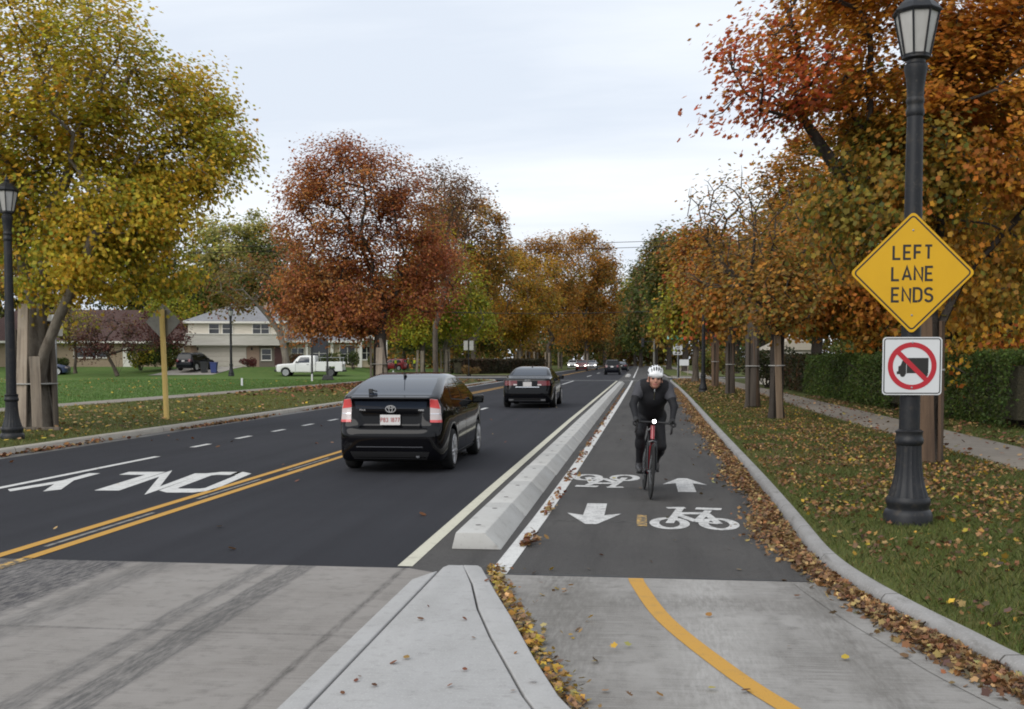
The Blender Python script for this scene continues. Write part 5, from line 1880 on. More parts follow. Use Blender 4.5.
MB().lathe([(.03, 0), (.035, .03), (.015, .05)], n=8, M=T((8.78, .25, 1.0)) @ Matrix.Rotation(R(90), 4, 'X')).build('handle', M_steel, d_)
# one-storey wing to the right
wg = MB().box((W1 + 4.7, 5.4, 1.3), (9.2, 8.0, 2.6))
wg.build('wing_wall', mat('beige_stucco', (.43, .36, .25), .9, var=[(2, .4, .7, (.37, .31, .22), 4)]), H)
hip_roof(H, W1 + .2, W1 + 9.3, 1.4, 9.4, 2.78, 1.6, 3.0, M_roofgrey, 'wing_roof', over=.75)
for x0, x1, z0, z1 in ((W1 + .6, W1 + 1.9, .9, 2.0), (W1 + 2.5, W1 + 4.4, .6, 2.3), (W1 + 5.6, W1 + 7.2, .5, 2.3), (W1 + 7.9, W1 + 8.9, .8, 2.2)):
    window(H, x0, x1, z0, z1, 1.38, 2)
for x in (W1 + 2.2, W1 + 4.8, W1 + 7.6):
    MB().box((x, 1.25, 1.3), (.28, .28, 2.6)).build('pilaster', M_trim, H)
# porch gable at the right end
pg = MB()
pg.add([(W1 + 7.7, -1.2, 2.75), (W1 + 10.7, -1.2, 2.75), (W1 + 9.2, -1.2, 3.6), (W1 + 7.7, 2.2, 2.75), (W1 + 10.7, 2.2, 2.75), (W1 + 9.2, 2.2, 3.6)], [(0, 1, 2), (5, 4, 3), (0, 2, 5, 3), (1, 4, 5, 2), (0, 3, 4, 1)])
pg.build('porch_gable', M_trim, H)
for x in (W1 + 7.9, W1 + 10.5):
    MB().box((x, -1.0, 1.37), (.2, .2, 2.75)).build('porch_post', M_trim, H)
MB().box((7.4, 6, 6.2), (.9, .7, 1.6)).build('chimney', M_pinkbrick, H)

# ranch house on the left
hz2 = .95
G_ = thing('ranch_house', 'low tan brick ranch house with broad red brown roof behind the maple', 'house', at(-28, 112, hz2), R(16))
rw = MB().box((11.3, 5.2, 1.25), (22.4, 9.0, 2.5))
rw.build('wall', M_tanbrick, G_)
hip_roof(G_, 0, 22.4, .7, 9.7, 2.72, 3.5, 4.5, M_roofred, over=.9, fascia=.22)
window(G_, 10.2, 13.6, 1.0, 2.15, .68, 3)
window(G_, 4.0, 6.2, 1.0, 2.15, .68, 2)
window(G_, 17.6, 19.2, .9, 2.1, .68, 2)
window(G_, 20.2, 21.4, .9, 2.1, .68, 1, True)
MB().box((15.6, .68, 1.05), (.95, .1, 2.05)).build('door', M_trim, G_)
MB().box((9, 6, 6.0), (1.1, .8, 1.4)).build('chimney', M_tanbrick, G_)

# small outbuilding behind the right hedge
S_ = thing('garden_shed', 'pale roofed garden shed glimpsed above the right hedge', 'shed', at(794, 62, .26), R(10))
MB().box((0, 1.5, 1.0), (2.6, 2.6, 2.0)).build('wall', M_siding, S_)
rf = MB()
rf.add([(-1.6, 0, 2.0), (1.6, 0, 2.0), (1.6, 3, 2.0), (-1.6, 3, 2.0), (0, 0, 2.75), (0, 3, 2.75)], [(0, 1, 4), (2, 3, 5), (0, 4, 5, 3), (1, 2, 5, 4), (0, 3, 2, 1)])
rf.build('roof', mat('pale_shingle', (.46, .41, .33), .9), S_)
MB().box((0, .18, .95), (.8, .06, 1.85)).build('door', M_trim, S_)
# ================================================================== vehicles
M_carblack = mat('black_car_paint', (.003, .003, .004), .05, spec=.28)
M_cardark = mat('dark_car_paint', (.006, .007, .010), .08, spec=.28)
M_carred = mat('dark_red_car_paint', (.16, .014, .016), .3, coat=1.0)
M_carbright = mat('red_car_paint', (.33, .014, .022), .35, coat=.6)
M_carsilver = mat('silver_car_paint', (.36, .37, .39), .3, metal=.5, coat=1.0)
M_carwhite = mat('white_car_paint', (.66, .66, .65), .35, coat=.7)
M_carblue = mat('blue_car_paint', (.03, .045, .11), .3, coat=1.0)
M_glass = mat('car_glass', (.016, .022, .034), .02, spec=.7)
M_tint = mat('tinted_car_glass', (.006, .007, .007), .03, spec=.32)
M_tyre = mat('tyre_rubber', (.016, .016, .016), .8, spec=.3, bump=(40, .2, .004))
M_rim = mat('alloy_rim', (.48, .48, .49), .35, metal=.75)
M_rimdark = mat('dark_rim', (.10, .10, .105), .4, metal=.6)
M_chrome = mat('chrome', (.72, .73, .75), .12, metal=1.0)
M_plastic = mat('black_plastic', (.014, .014, .015), .5)
M_lampred = mat('red_lamp_lens', (.60, .075, .075), .12, spec=.6, coat=.5)
M_lampdark = mat('dark_red_lamp_lens', (.13, .006, .010), .12, spec=.6, coat=.5)
M_lampclear = mat('clear_lamp_lens', (.50, .43, .42), .14, spec=.6, coat=.5)
M_headlit = mat('lit_headlamp', (.9, .9, .9), .2, emit=((1.0, .93, .84), 9.0))
M_plate = mat('plate_white', (.58, .56, .55), .5)
M_platetext = mat('plate_text', (.30, .06, .06), .6)
M_well = mat('wheel_well', (.006, .006, .006), .95, spec=.1)


def sym(half):
    h = [p for p in half]
    return h + [(-x, y) for x, y in reversed(h) if x > 1e-6]


def car_body_mesh(side, plan, front, wheels, wr, L, W, H, h=.024, extra=None, k1=.07, k2=.12):
    """body as the rounded meeting of three silhouettes (side, plan, front) minus the wheel openings"""
    xs = np.arange(-2 * h, W / 2 + 4 * h, h)
    ys = np.arange(-4 * h, L + 4 * h, h)
    zs = np.arange(.10, H + 4 * h, h)
    Y2, Z2 = np.meshgrid(ys, zs, indexing='ij')
    ds_ = poly_sdf(catmull(side, 5), Y2, Z2)
    X2, Y3 = np.meshgrid(xs, ys, indexing='ij')
    dp_ = poly_sdf(catmull(sym(plan), 5), X2, Y3)
    X3, Z3 = np.meshgrid(xs, zs, indexing='ij')
    df_ = poly_sdf(catmull(sym(front), 5), X3, Z3)
    D = smax(smax(ds_[None, :, :], df_[:, None, :], k1), dp_[:, :, None], k2)
    X = xs[:, None, None]
    Y = ys[None, :, None]
    Z = zs[None, None, :]
    if extra:
        D = extra(D, X, Y, Z)
    for wy in wheels:
        cyl = np.sqrt((Y - wy) ** 2 + (Z - wr) ** 2) - (wr + .055)
        well = np.maximum(cyl, W / 2 - .36 - X)
        D = smax(D, -well, .02)
    # mirror
    n0 = 2
    Df = np.concatenate([D[n0 + 1:][::-1], D[n0:]], axis=0)
    x0 = -(len(xs) - n0 - 1) * h
    V, Q = surface_nets(Df, (x0, ys[0], zs[0]), h)
    V = relax(V, Q, 4, .5)
    # a face inside a wheel opening is dark lining
    c = V[Q].mean(axis=1)
    mi = np.zeros(len(Q), int)
    for wy in wheels:
        rr = np.sqrt((c[:, 1] - wy) ** 2 + (c[:, 2] - wr) ** 2)
        mi[(rr < wr + .052) & (np.abs(c[:, 0]) < W / 2 - .035)] = 1
    mi[c[:, 2] < .20] = 1
    V[:, 1] -= L / 2
    return V, Q, mi


class Shell:
    def __init__(self, V, Q, L):
        self.bvh = BVHTree.FromPolygons([tuple(v) for v in V], [tuple(int(i) for i in q) for q in Q])
        self.L = L

    def patch(self, name, poly, axis, m, parent, off=.004, step=.05, thick=.012):
        """a panel cut to a 2-D outline and laid on the body; poly in (x,z) for rear/front, (y,z) for left/right, (x,y) for top; y from the rear bumper"""
        bm = bmesh.new()
        sh = -self.L / 2
        pts = [((p[0] + (sh if axis in ('left', 'right') else 0)), (p[1] + (sh if axis == 'top' else 0))) for p in poly]
        f = bm.faces.new([bm.verts.new((x, y, 0)) for x, y in pts])
        x0, x1 = min(p[0] for p in pts), max(p[0] for p in pts)
        y0, y1 = min(p[1] for p in pts), max(p[1] for p in pts)
        for a, b, n in ((x0, x1, (1, 0, 0)), (y0, y1, (0, 1, 0))):
            k = max(1, int((b - a) / step))
            for i in range(1, k):
                t = a + (b - a) * i / k + 1e-5
                bmesh.ops.bisect_plane(bm, geom=bm.verts[:] + bm.edges[:] + bm.faces[:], dist=1e-6, plane_co=(t * n[0], t * n[1], 0), plane_no=n)
        D = {'rear': (0, 1, 0), 'front': (0, -1, 0), 'left': (1, 0, 0), 'right': (-1, 0, 0), 'top': (0, 0, -1)}[axis]
        d = Vector(D)
        bad = []
        for v in bm.verts:
            a, b = v.co.x, v.co.y
            p = {'rear': Vector((a, -9, b)), 'front': Vector((a, 9, b)), 'left': Vector((-9, a, b)), 'right': Vector((9, a, b)), 'top': Vector((a, b, 9))}[axis]
            loc, no, _, _ = self.bvh.ray_cast(p, d)
            if loc is None:
                near = p - d * p.dot(d)
                loc, no, _, _ = self.bvh.find_nearest(near)
                no = -d
            # smooth normal from a few neighbours
            acc = Vector(no)
            for q in self.bvh.find_nearest_range(loc, .035):
                acc += q[1]
            if acc.length > 1e-6:
                acc.normalize()
            v.co = loc + acc * off
        bm.normal_update()
        if sum((f.normal.dot(-d) for f in bm.faces)) < 0:
            bmesh.ops.reverse_faces(bm, faces=bm.faces)
        bm.normal_update()
        rim = [e for e in bm.edges if e.is_boundary]
        if thick:
            r = bmesh.ops.extrude_edge_only(bm, edges=rim)
            for v in [g for g in r['geom'] if isinstance(g, bmesh.types.BMVert)]:
                v.co += d * thick
        me = bpy.data.meshes.new(name)
        bm.to_mesh(me)
        bm.free()
        me.shade_smooth()
        me.set_sharp_from_angle(angle=R(50))
        return link(name, me, m, parent)


def wheel(parent, x, y, r, w, L, rim=None, spokes=5):
    s = 1 if x > 0 else -1
    Mx = T((x, y - L / 2, r)) @ Matrix.Rotation(R(90) * s, 4, 'Y')
    t = MB()
    t.lathe([(r * .66, -w / 2), (r * .9, -w / 2), (r * .975, -w / 2 + .02), (r, -w / 2 + .05), (r, w / 2 - .05), (r * .975, w / 2 - .02), (r * .9, w / 2), (r * .68, w / 2), (r * .64, w / 2 - .03)], n=40, M=Mx)
    o = t.build('wheel', M_tyre, parent, smooth=40)
    g = MB()
    g.lathe([(r * .74, w / 2 + .001), (r * .73, w / 2 + .006), (r * .69, w / 2 + .002), (r * .66, w / 2 - .02)], n=36, M=Mx, mi=0)
    g.lathe([(r * .66, w / 2 - .018), (r * .60, w / 2 - .05), (r * .3, w / 2 - .06)], n=36, M=Mx, mi=1)
    for k in range(spokes):
        a = 2 * math.pi * k / spokes
        for da in (-.12, .12):
            g.tube([(.05 * math.cos(a), .05 * math.sin(a), w / 2 - .008), (r * .66 * math.cos(a + da), r * .66 * math.sin(a + da), w / 2 - .004)], [.032, .03], n=6, M=Mx, flat=.6)
    g.lathe([(.075, w / 2 - .05), (.07, w / 2 - .008), (.03, w / 2 - .002)], n=16, M=Mx)
    g.build('rim', [rim or M_rim, M_rimdark], o, smooth=40)
    return o


def mirror_part(parent, x, y, z, L, m):
    s = 1 if x > 0 else -1
    mb = MB()
    mb.box((x + s * .09, y - L / 2, z), (.20, .11, .14))
    o = mb.build('side_mirror', m, parent, bevel=.035, smooth=60, seg=3)
    MB().tube([(x - s * .05, y - L / 2 + .02, z - .05), (x + s * .03, y - L / 2, z - .03)], .02, n=6).build('mirror_arm', M_plastic, o)
    MB().box((x + s * .09, y - L / 2 - .058, z), (.15, .004, .095)).build('mirror_glass', M_tint, o, bevel=.001)  # dark glass, not a mirror: the dark reflection is put into its colour
    return o


def plate(parent, x, z, y, L, text=None, tilt=0.0, w=.305, h=.152):
    o = MB().box((x, y - L / 2, z), (w, .006, h)).build('number_plate', M_plate, parent, bevel=.002)
    if text:
        mb = MB()
        write(mb, text, .068, .011, T((x, y - L / 2 - .0045, z)) @ F, sx=.9)
        mb.build('plate_lettering', M_platetext, o)
    return o


# ---------------------------------------------------------------- black hatchback (main car)
def hatchback():
    L, W, H = 4.48, 1.745, 1.50
    side = [(.14, .19), (.03, .30), (0, .44), (.0, .60), (.045, .675), (.10, .73), (.125, .90), (.135, 1.02), (.115, 1.095), (.14, 1.135), (.5, 1.255), (1.0, 1.385), (1.5, 1.465), (1.95, 1.49), (2.4, 1.465), (2.8, 1.37), (3.2, 1.20), (3.55, 1.045), (3.95, .955), (4.25, .83), (4.42, .66), (4.48, .5), (4.46, .32), (4.38, .2), (4.2, .165), (.4, .165)]
    plan = [(0, -.03), (.40, -.03), (.57, -.012), (.68, .04), (.765, .15), (.82, .36), (.85, .7), (.872, 1.3), (.872, 3.2), (.85, 3.8), (.80, 4.15), (.68, 4.36), (.45, 4.46), (0, 4.49)]
    front = [(0, .12), (.70, .13), (.80, .2), (.855, .35), (.872, .55), (.872, .72), (.86, .85), (.822, .97), (.765, 1.10), (.70, 1.25), (.635, 1.36), (.57, 1.45), (.42, 1.53), (0, 1.57)]

    def extra(D, X, Y, Z):
        # recess round the plate, lip spoiler, bumper shelf
        lip = np.maximum(np.maximum(np.abs(Y - .17) - .115, np.abs(Z - (1.118 + (Y - .05) * .12)) - .016), X - .60)
        D = smin(D, lip + 0 * X, .035)
        rec = np.maximum(np.maximum(Y - .128, np.abs(Z - .80) - .095), X - .44)
        return smax(D, -rec, .05)
    V, Q, mi = car_body_mesh(side, plan, front, (.86, 3.56), .315, L, W, H, .021, extra)
    root = thing('hatchback_car', 'black hatchback car seen from behind in the near lane, tail lights red and clear', 'car', (-3.72, 15.72 + L / 2, .0), R(.6))
    link('body', np_mesh('body', V, Q, mat_idx=mi, smooth=True), [M_carblack, M_well], root)
    S = Shell(V, Q, L)
    S.patch('rear_window', [(-.60, .20), (.60, .20), (.575, .8), (.53, 1.12), (-.53, 1.12), (-.575, .8)], 'top', M_glass, root)
    S.patch('lower_rear_window', [(-.535, .965), (.535, .965), (.55, 1.075), (-.55, 1.075)], 'rear', M_glass, root, off=.003)
    S.patch('windshield', [(-.60, 2.62), (.60, 2.62), (.70, 3.42), (-.70, 3.42)], 'top', M_glass, root)
    for sd_ in ('left', 'right'):
        S.patch('rear_side_window', [(.98, 1.10), (1.90, 1.035), (1.92, 1.385), (1.55, 1.375), (1.15, 1.28)], sd_, M_tint, root)
        S.patch('front_side_window', [(1.99, 1.03), (3.16, .985), (2.72, 1.27), (2.35, 1.375), (2.01, 1.388)], sd_, M_tint, root)
        S.patch('belt_trim', [(.98, 1.078), (3.2, .962), (3.2, .978), (.98, 1.094)], sd_, M_plastic, root, off=.006)
        for ya in (1.17, 2.08):
            S.patch('door_seam', [(ya + (.16 if ya < 2 else 0), .34), (ya + .012 + (.16 if ya < 2 else 0), .34), (ya + .012, .98), (ya, .98)], sd_, M_well, root, off=.0015, thick=0)
        for ya in (1.28, 2.18):
            S.patch('door_handle', [(ya, .905), (ya + .2, .895), (ya + .2, .925), (ya, .935)], sd_, M_carblack, root, off=.02, thick=.03)
        S.patch('sill_trim', [(1.25, .20), (3.15, .20), (3.15, .245), (1.25, .245)], sd_, M_plastic, root, off=.008)
    for s in (-1, 1):
        o = S.patch('tail_light', [(s * .598, .80), (s * .755, .80), (s * .738, 1.0), (s * .70, 1.10), (s * .592, 1.115)][::s], 'rear', M_lampclear, root, off=.010, step=.03)
        S.patch('upper_red_lens', [(s * .596, .985), (s * .733, .965), (s * .702, 1.095), (s * .594, 1.11)][::s], 'rear', M_lampred, o, off=.014, step=.03)
        S.patch('lower_red_lens', [(s * .598, .762), (s * .76, .762), (s * .757, .80), (s * .598, .80)][::s], 'rear', M_lampred, o, off=.013, step=.03)
        S.patch('lens_bar', [(s * .605, .885), (s * .742, .885), (s * .74, .897), (s * .605, .897)][::s], 'rear', M_chrome, o, off=.014, step=.03)
        S.patch('headlight', [(s * .42, .66), (s * .66, .72), (s * .70, .84), (s * .52, .76)][::s], 'front', M_lampclear, root, off=.008, step=.04)
        wheel(root, s * .742, .86, .315, .20, L)
        wheel(root, s * .742, 3.56, .315, .20, L)
        mirror_part(root, s * .83, 2.95, 1.02, L, M_carblack)
    S.patch('garnish', [(-.50, .905), (.50, .905), (.50, .930), (-.50, .930)], 'rear', M_carblack, root, off=.012)
    plate(root, 0, .80, .083, L, 'P83 1877')
    S.patch('bumper_strip', [(-.50, .395), (.50, .395), (.50, .408), (-.50, .408)], 'rear', M_chrome, root, off=.004)
    S.patch('bumper_valance', [(-.55, .215), (.55, .215), (.60, .33), (-.60, .33)], 'rear', M_plastic, root, off=.004)
    S.patch('tailgate_seam', [(-.56, .672), (.56, .672), (.56, .682), (-.56, .682)], 'rear', M_well, root, off=.0015, thick=0)
    # emblem: three interlocked ellipses
    em = MB()
    Me = T((0, .112 - L / 2, .962)) @ F
    for rx, ry, cy in ((.075, .05, 0), (.026, .048, .0), (.052, .018, .028)):
        em.ribbon([(rx * math.cos(2 * math.pi * k / 28), cy + ry * math.sin(2 * math.pi * k / 28)) for k in range(28)], .013, .001 + .0006 * len(em.v) % .003, 0, Me, closed=True)
    em.build('emblem', M_chrome, root)
    bd_ = MB()
    write(bd_, 'PRIUS', .026, .0055, T((-.43, .120 - L / 2, .945)) @ F, sx=1.25)
    bd_.build('badge', M_chrome, root)
    bd_ = MB()
    write(bd_, 'HYBRID', .028, .007, T((.46, .120 - L / 2, .945)) @ F, sx=.9)
    bd_.build('badge', M_chrome, root)
    # rear wiper, aerial, exhaust
    wp = MB()
    wp.tube([(-.30, .26 - L / 2, 1.19), (-.36, .34 - L / 2, 1.245)], .016, n=6)
    wp.tube([(-.36, .34 - L / 2, 1.245), (-.25, .30 - L / 2, 1.22)], .013, n=6)
    wp.box((-.345, .30 - L / 2, 1.225), (.05, .06, .06))
    wp.build('rear_wiper', M_plastic, root)
    an = MB()
    an.tube([(0, 1.22 - L / 2, 1.42), (0, 1.14 - L / 2, 1.46)], [.03, .018], n=8)
    an.tube([(0, 1.16 - L / 2, 1.45), (0, .99 - L / 2, 1.66)], [.006, .004], n=6)
    an.build('aerial', M_plastic, root)
    ex = MB().tube([(.42, .05 - L / 2, .265), (.42, .25 - L / 2, .265)], .028, n=14)
    ex.build('exhaust_tip', M_chrome, root)
    return root


# ---------------------------------------------------------------- generic saloon / SUV
SEDAN = dict(L=4.9, W=1.87, H=1.47, wheels=(1.10, 4.01), wr=.335,
             side=[(.14, .20), (.03, .32), (0, .48), (.015, .66), (.05, .85), (.075, 1.0), (.15, 1.055), (.5, 1.075), (.85, 1.105), (1.25, 1.26), (1.7, 1.40), (2.2, 1.452), (2.6, 1.458), (3.0, 1.42), (3.4, 1.28), (3.8, 1.07), (4.3, .955), (4.7, .83), (4.87, .64), (4.9, .46), (4.85, .26), (4.6, .18), (.45, .18)],
             plan=[(0, -.03), (.45, -.03), (.64, -.01), (.78, .06), (.86, .22), (.90, .6), (.932, 1.3), (.935, 3.4), (.91, 4.1), (.85, 4.5), (.70, 4.76), (.42, 4.88), (0, 4.91)],
             front=[(0, .12), (.74, .13), (.86, .2), (.915, .35), (.935, .56), (.935, .74), (.92, .88), (.87, .98), (.80, 1.09), (.72, 1.24), (.64, 1.36), (.56, 1.43), (.42, 1.50), (0, 1.54)])
SUV = dict(L=4.6, W=1.86, H=1.72, wheels=(.92, 3.62), wr=.36,
           side=[(.12, .27), (.02, .40), (0, .55), (.01, .75), (.05, 1.0), (.12, 1.12), (.28, 1.42), (.40, 1.62), (.60, 1.69), (1.2, 1.715), (2.0, 1.71), (2.5, 1.66), (2.85, 1.50), (3.25, 1.22), (3.5, 1.11), (4.1, 1.03), (4.45, .88), (4.58, .68), (4.6, .48), (4.54, .32), (4.35, .24), (.4, .24)],
           plan=[(0, -.03), (.5, -.03), (.68, 0), (.80, .08), (.88, .3), (.915, .8), (.93, 1.4), (.93, 3.3), (.90, 3.9), (.82, 4.3), (.65, 4.52), (.4, 4.6), (0, 4.62)],
           front=[(0, .18), (.76, .19), (.87, .26), (.92, .42), (.93, .62), (.93, .85), (.91, 1.0), (.87, 1.10), (.80, 1.30), (.73, 1.50), (.67, 1.63), (.55, 1.74), (.35, 1.79), (0, 1.81)])


def any_car(spec, name, label, loc, rz, paint, oncoming=False, res=.035, detail=1, sedan_lights=True, rim=None, cat='car', lit=False):
    L, W, H = spec['L'], spec['W'], spec['H']
    V, Q, mi = car_body_mesh(spec['side'], spec['plan'], spec['front'], spec['wheels'], spec['wr'], L, W, H, res)
    root = thing(name, label, cat, loc, rz)
    link('body', np_mesh('body', V, Q, mat_idx=mi, smooth=True), [paint, M_well], root)
    S = Shell(V, Q, L)
    sed = spec is SEDAN
    stp = .06 if res < .03 else .1
    if sed:
        S.patch('rear_window', [(-.62, .95), (.62, .95), (.53, 1.72), (-.53, 1.72)], 'top', M_glass, root, step=stp)
        S.patch('windshield', [(-.56, 2.95), (.56, 2.95), (.70, 3.72), (-.70, 3.72)], 'top', M_glass, root, step=stp)
        sw = ([(1.35, 1.08), (2.22, 1.06), (2.24, 1.37), (1.85, 1.365), (1.6, 1.27)], [(2.30, 1.06), (3.42, 1.03), (3.05, 1.28), (2.7, 1.375), (2.32, 1.375)])
        zl, zh, xi, xo = .80, .965, .36, .80
        zp = .845
    else:
        S.patch('rear_window', [(-.60, 1.17), (.60, 1.17), (.53, 1.56), (-.53, 1.56)], 'rear', M_tint, root, step=stp)
        S.patch('windshield', [(-.60, 2.60), (.60, 2.60), (.72, 3.20), (-.72, 3.20)], 'top', M_glass, root, step=stp)
        sw = ([(.55, 1.17), (1.95, 1.14), (1.95, 1.58), (.85, 1.58)], [(2.03, 1.14), (3.08, 1.12), (2.75, 1.40), (2.45, 1.575), (2.03, 1.58)])
        zl, zh, xi, xo = .86, 1.10, .52, .84
        zp = .93
    for sd_ in ('left', 'right'):
        S.patch('rear_side_window', sw[0], sd_, M_tint, root, step=stp)
        S.patch('front_side_window', sw[1], sd_, M_tint, root, step=stp)
        if detail > 1:
            for ya in (spec['wheels'][0] + .42, 2.28):
                S.patch('door_seam', [(ya, .36), (ya + .012, .36), (ya + .012, 1.02), (ya, 1.02)], sd_, M_well, root, off=.0015, thick=0)
            for ya in (1.55, 2.45):
                S.patch('door_handle', [(ya, .93), (ya + .2, .925), (ya + .2, .955), (ya, .96)], sd_, paint, root, off=.02, thick=.03)
    for s in (-1, 1):
        tl = S.patch('tail_light', [(s * xi, zl), (s * xo, zl), (s * (xo - .02), zh), (s * xi, zh)][::s], 'rear', M_lampdark, root, off=.008, step=stp)
        if detail > 1:
            S.patch('reversing_lens', [(s * xi, zl), (s * (xi + .13), zl), (s * (xi + .13), zl + .05), (s * xi, zl + .05)][::s], 'rear', M_lampclear, tl, off=.012)
        z1 = .62 if sed else .74
        S.patch('headlight', [(s * .46, z1), (s * .78, z1 + .03), (s * .76, z1 + .15), (s * .50, z1 + .12)][::s], 'front', M_headlit if lit else M_lampclear, root, off=.010, step=stp)
        for wy in spec['wheels']:
            wheel(root, s * (W / 2 - .115), wy, spec['wr'], .22, L, rim)
        mirror_part(root, s * (W / 2 - .05), 3.18 if sed else 2.92, 1.05 if sed else 1.16, L, paint)
    yb = .02 if sed else .01
    plate(root, 0, zp, yb + .015, L)
    S.patch('grille', [(-.42, .40), (.42, .40), (.46, .66), (-.46, .66)], 'front', M_plastic, root, off=.006, step=stp)
    S.patch('bumper_valance', [(-.62, .24), (.62, .24), (.66, .36), (-.66, .36)], 'rear', M_plastic, root, off=.004, step=stp)
    if sed and detail > 1:
        S.patch('chrome_strip', [(-.42, .735), (.42, .735), (.42, .755), (-.42, .755)], 'rear', M_chrome, root, off=.006)
        S.patch('lower_chrome_strip', [(-.46, .255), (.46, .255), (.46, .275), (-.46, .275)], 'rear', M_chrome, root, off=.01)
        rg_ = MB()
        for k in range(4):
            rg_.ribbon([((k - 1.5) * .052 + .033 * math.cos(2 * math.pi * q / 20), .033 * math.sin(2 * math.pi * q / 20)) for q in range(20)], .009, .0005 * k, 0, T((0, .055 - L / 2, .972)) @ F, closed=True)
        rg_.build('emblem', M_chrome, root)
        MB().box((0, 1.95 - L / 2, 1.46), (.05, .16, .05), taper=.5).build('roof_aerial', M_plastic, root, bevel=.01)
        for s in (-1, 1):
            MB().box((s * .56, .01 - L / 2, .285), (.17, .08, .06)).build('exhaust_tip', M_rimdark, root, bevel=.015)
    if not sed:
        for s in (-1, 1):
            MB().tube([(s * .62, .8 - L / 2, 1.71), (s * .62, 1.5 - L / 2, 1.745), (s * .62, 2.4 - L / 2, 1.71)], .02, n=6).build('roof_rail', M_chrome if detail > 1 else M_plastic, root)
    return root


hatchback()
any_car(SEDAN, 'sedan_car', 'black sedan car ahead of the hatchback, white plate between dark red lights', (-3.95, 37.72 + 2.45, 0), R(.3), M_carblack, res=.025, detail=2)
x_, y_ = spot(612.2, 126)
any_car(SUV, 'suv_car', 'dark SUV driving away far down the road', (x_, y_, 0), R(-1), M_cardark)
x_, y_ = spot(621.5, 163)
any_car(SEDAN, 'sedan_car', 'dark car half hidden in front of the far SUV', (x_, y_, 0), R(-2), M_cardark)
x_, y_ = spot(581.6, 172)
any_car(SUV, 'suv_car', 'dark red oncoming car with lit headlights', (x_, y_, 0), R(180), M_carred, lit=True)
x_, y_ = spot(591.5, 188)
any_car(SUV, 'suv_car', 'silver grey oncoming car with lit headlights behind the red one', (x_, y_, 0), R(180), M_carsilver, lit=True)
x_, y_ = spot(572.5, 205)
any_car(SUV, 'suv_car', 'pale oncoming car farthest left, half hidden by tree boards', (x_, y_, 0), R(180), M_carwhite, lit=True)
x_, y_ = spot(198, 105)
any_car(SUV, 'suv_car', 'dark SUV parked on the driveway before the garage house', (x_, y_, float(lawn_z(x_, y_)) + .03), R(-8), M_cardark)
x_, y_ = spot(46, 103)
any_car(SEDAN, 'sedan_car', 'dark blue car parked by the ranch house, nose past the maple boards', (x_, y_, float(lawn_z(x_, y_)) - .02), R(-76), M_carblue)
x_, y_ = spot(394, 160)
any_car(SUV, 'suv_car', 'bright red car behind the workers in yellow vests', (x_, y_, .15), R(75), M_carbright)


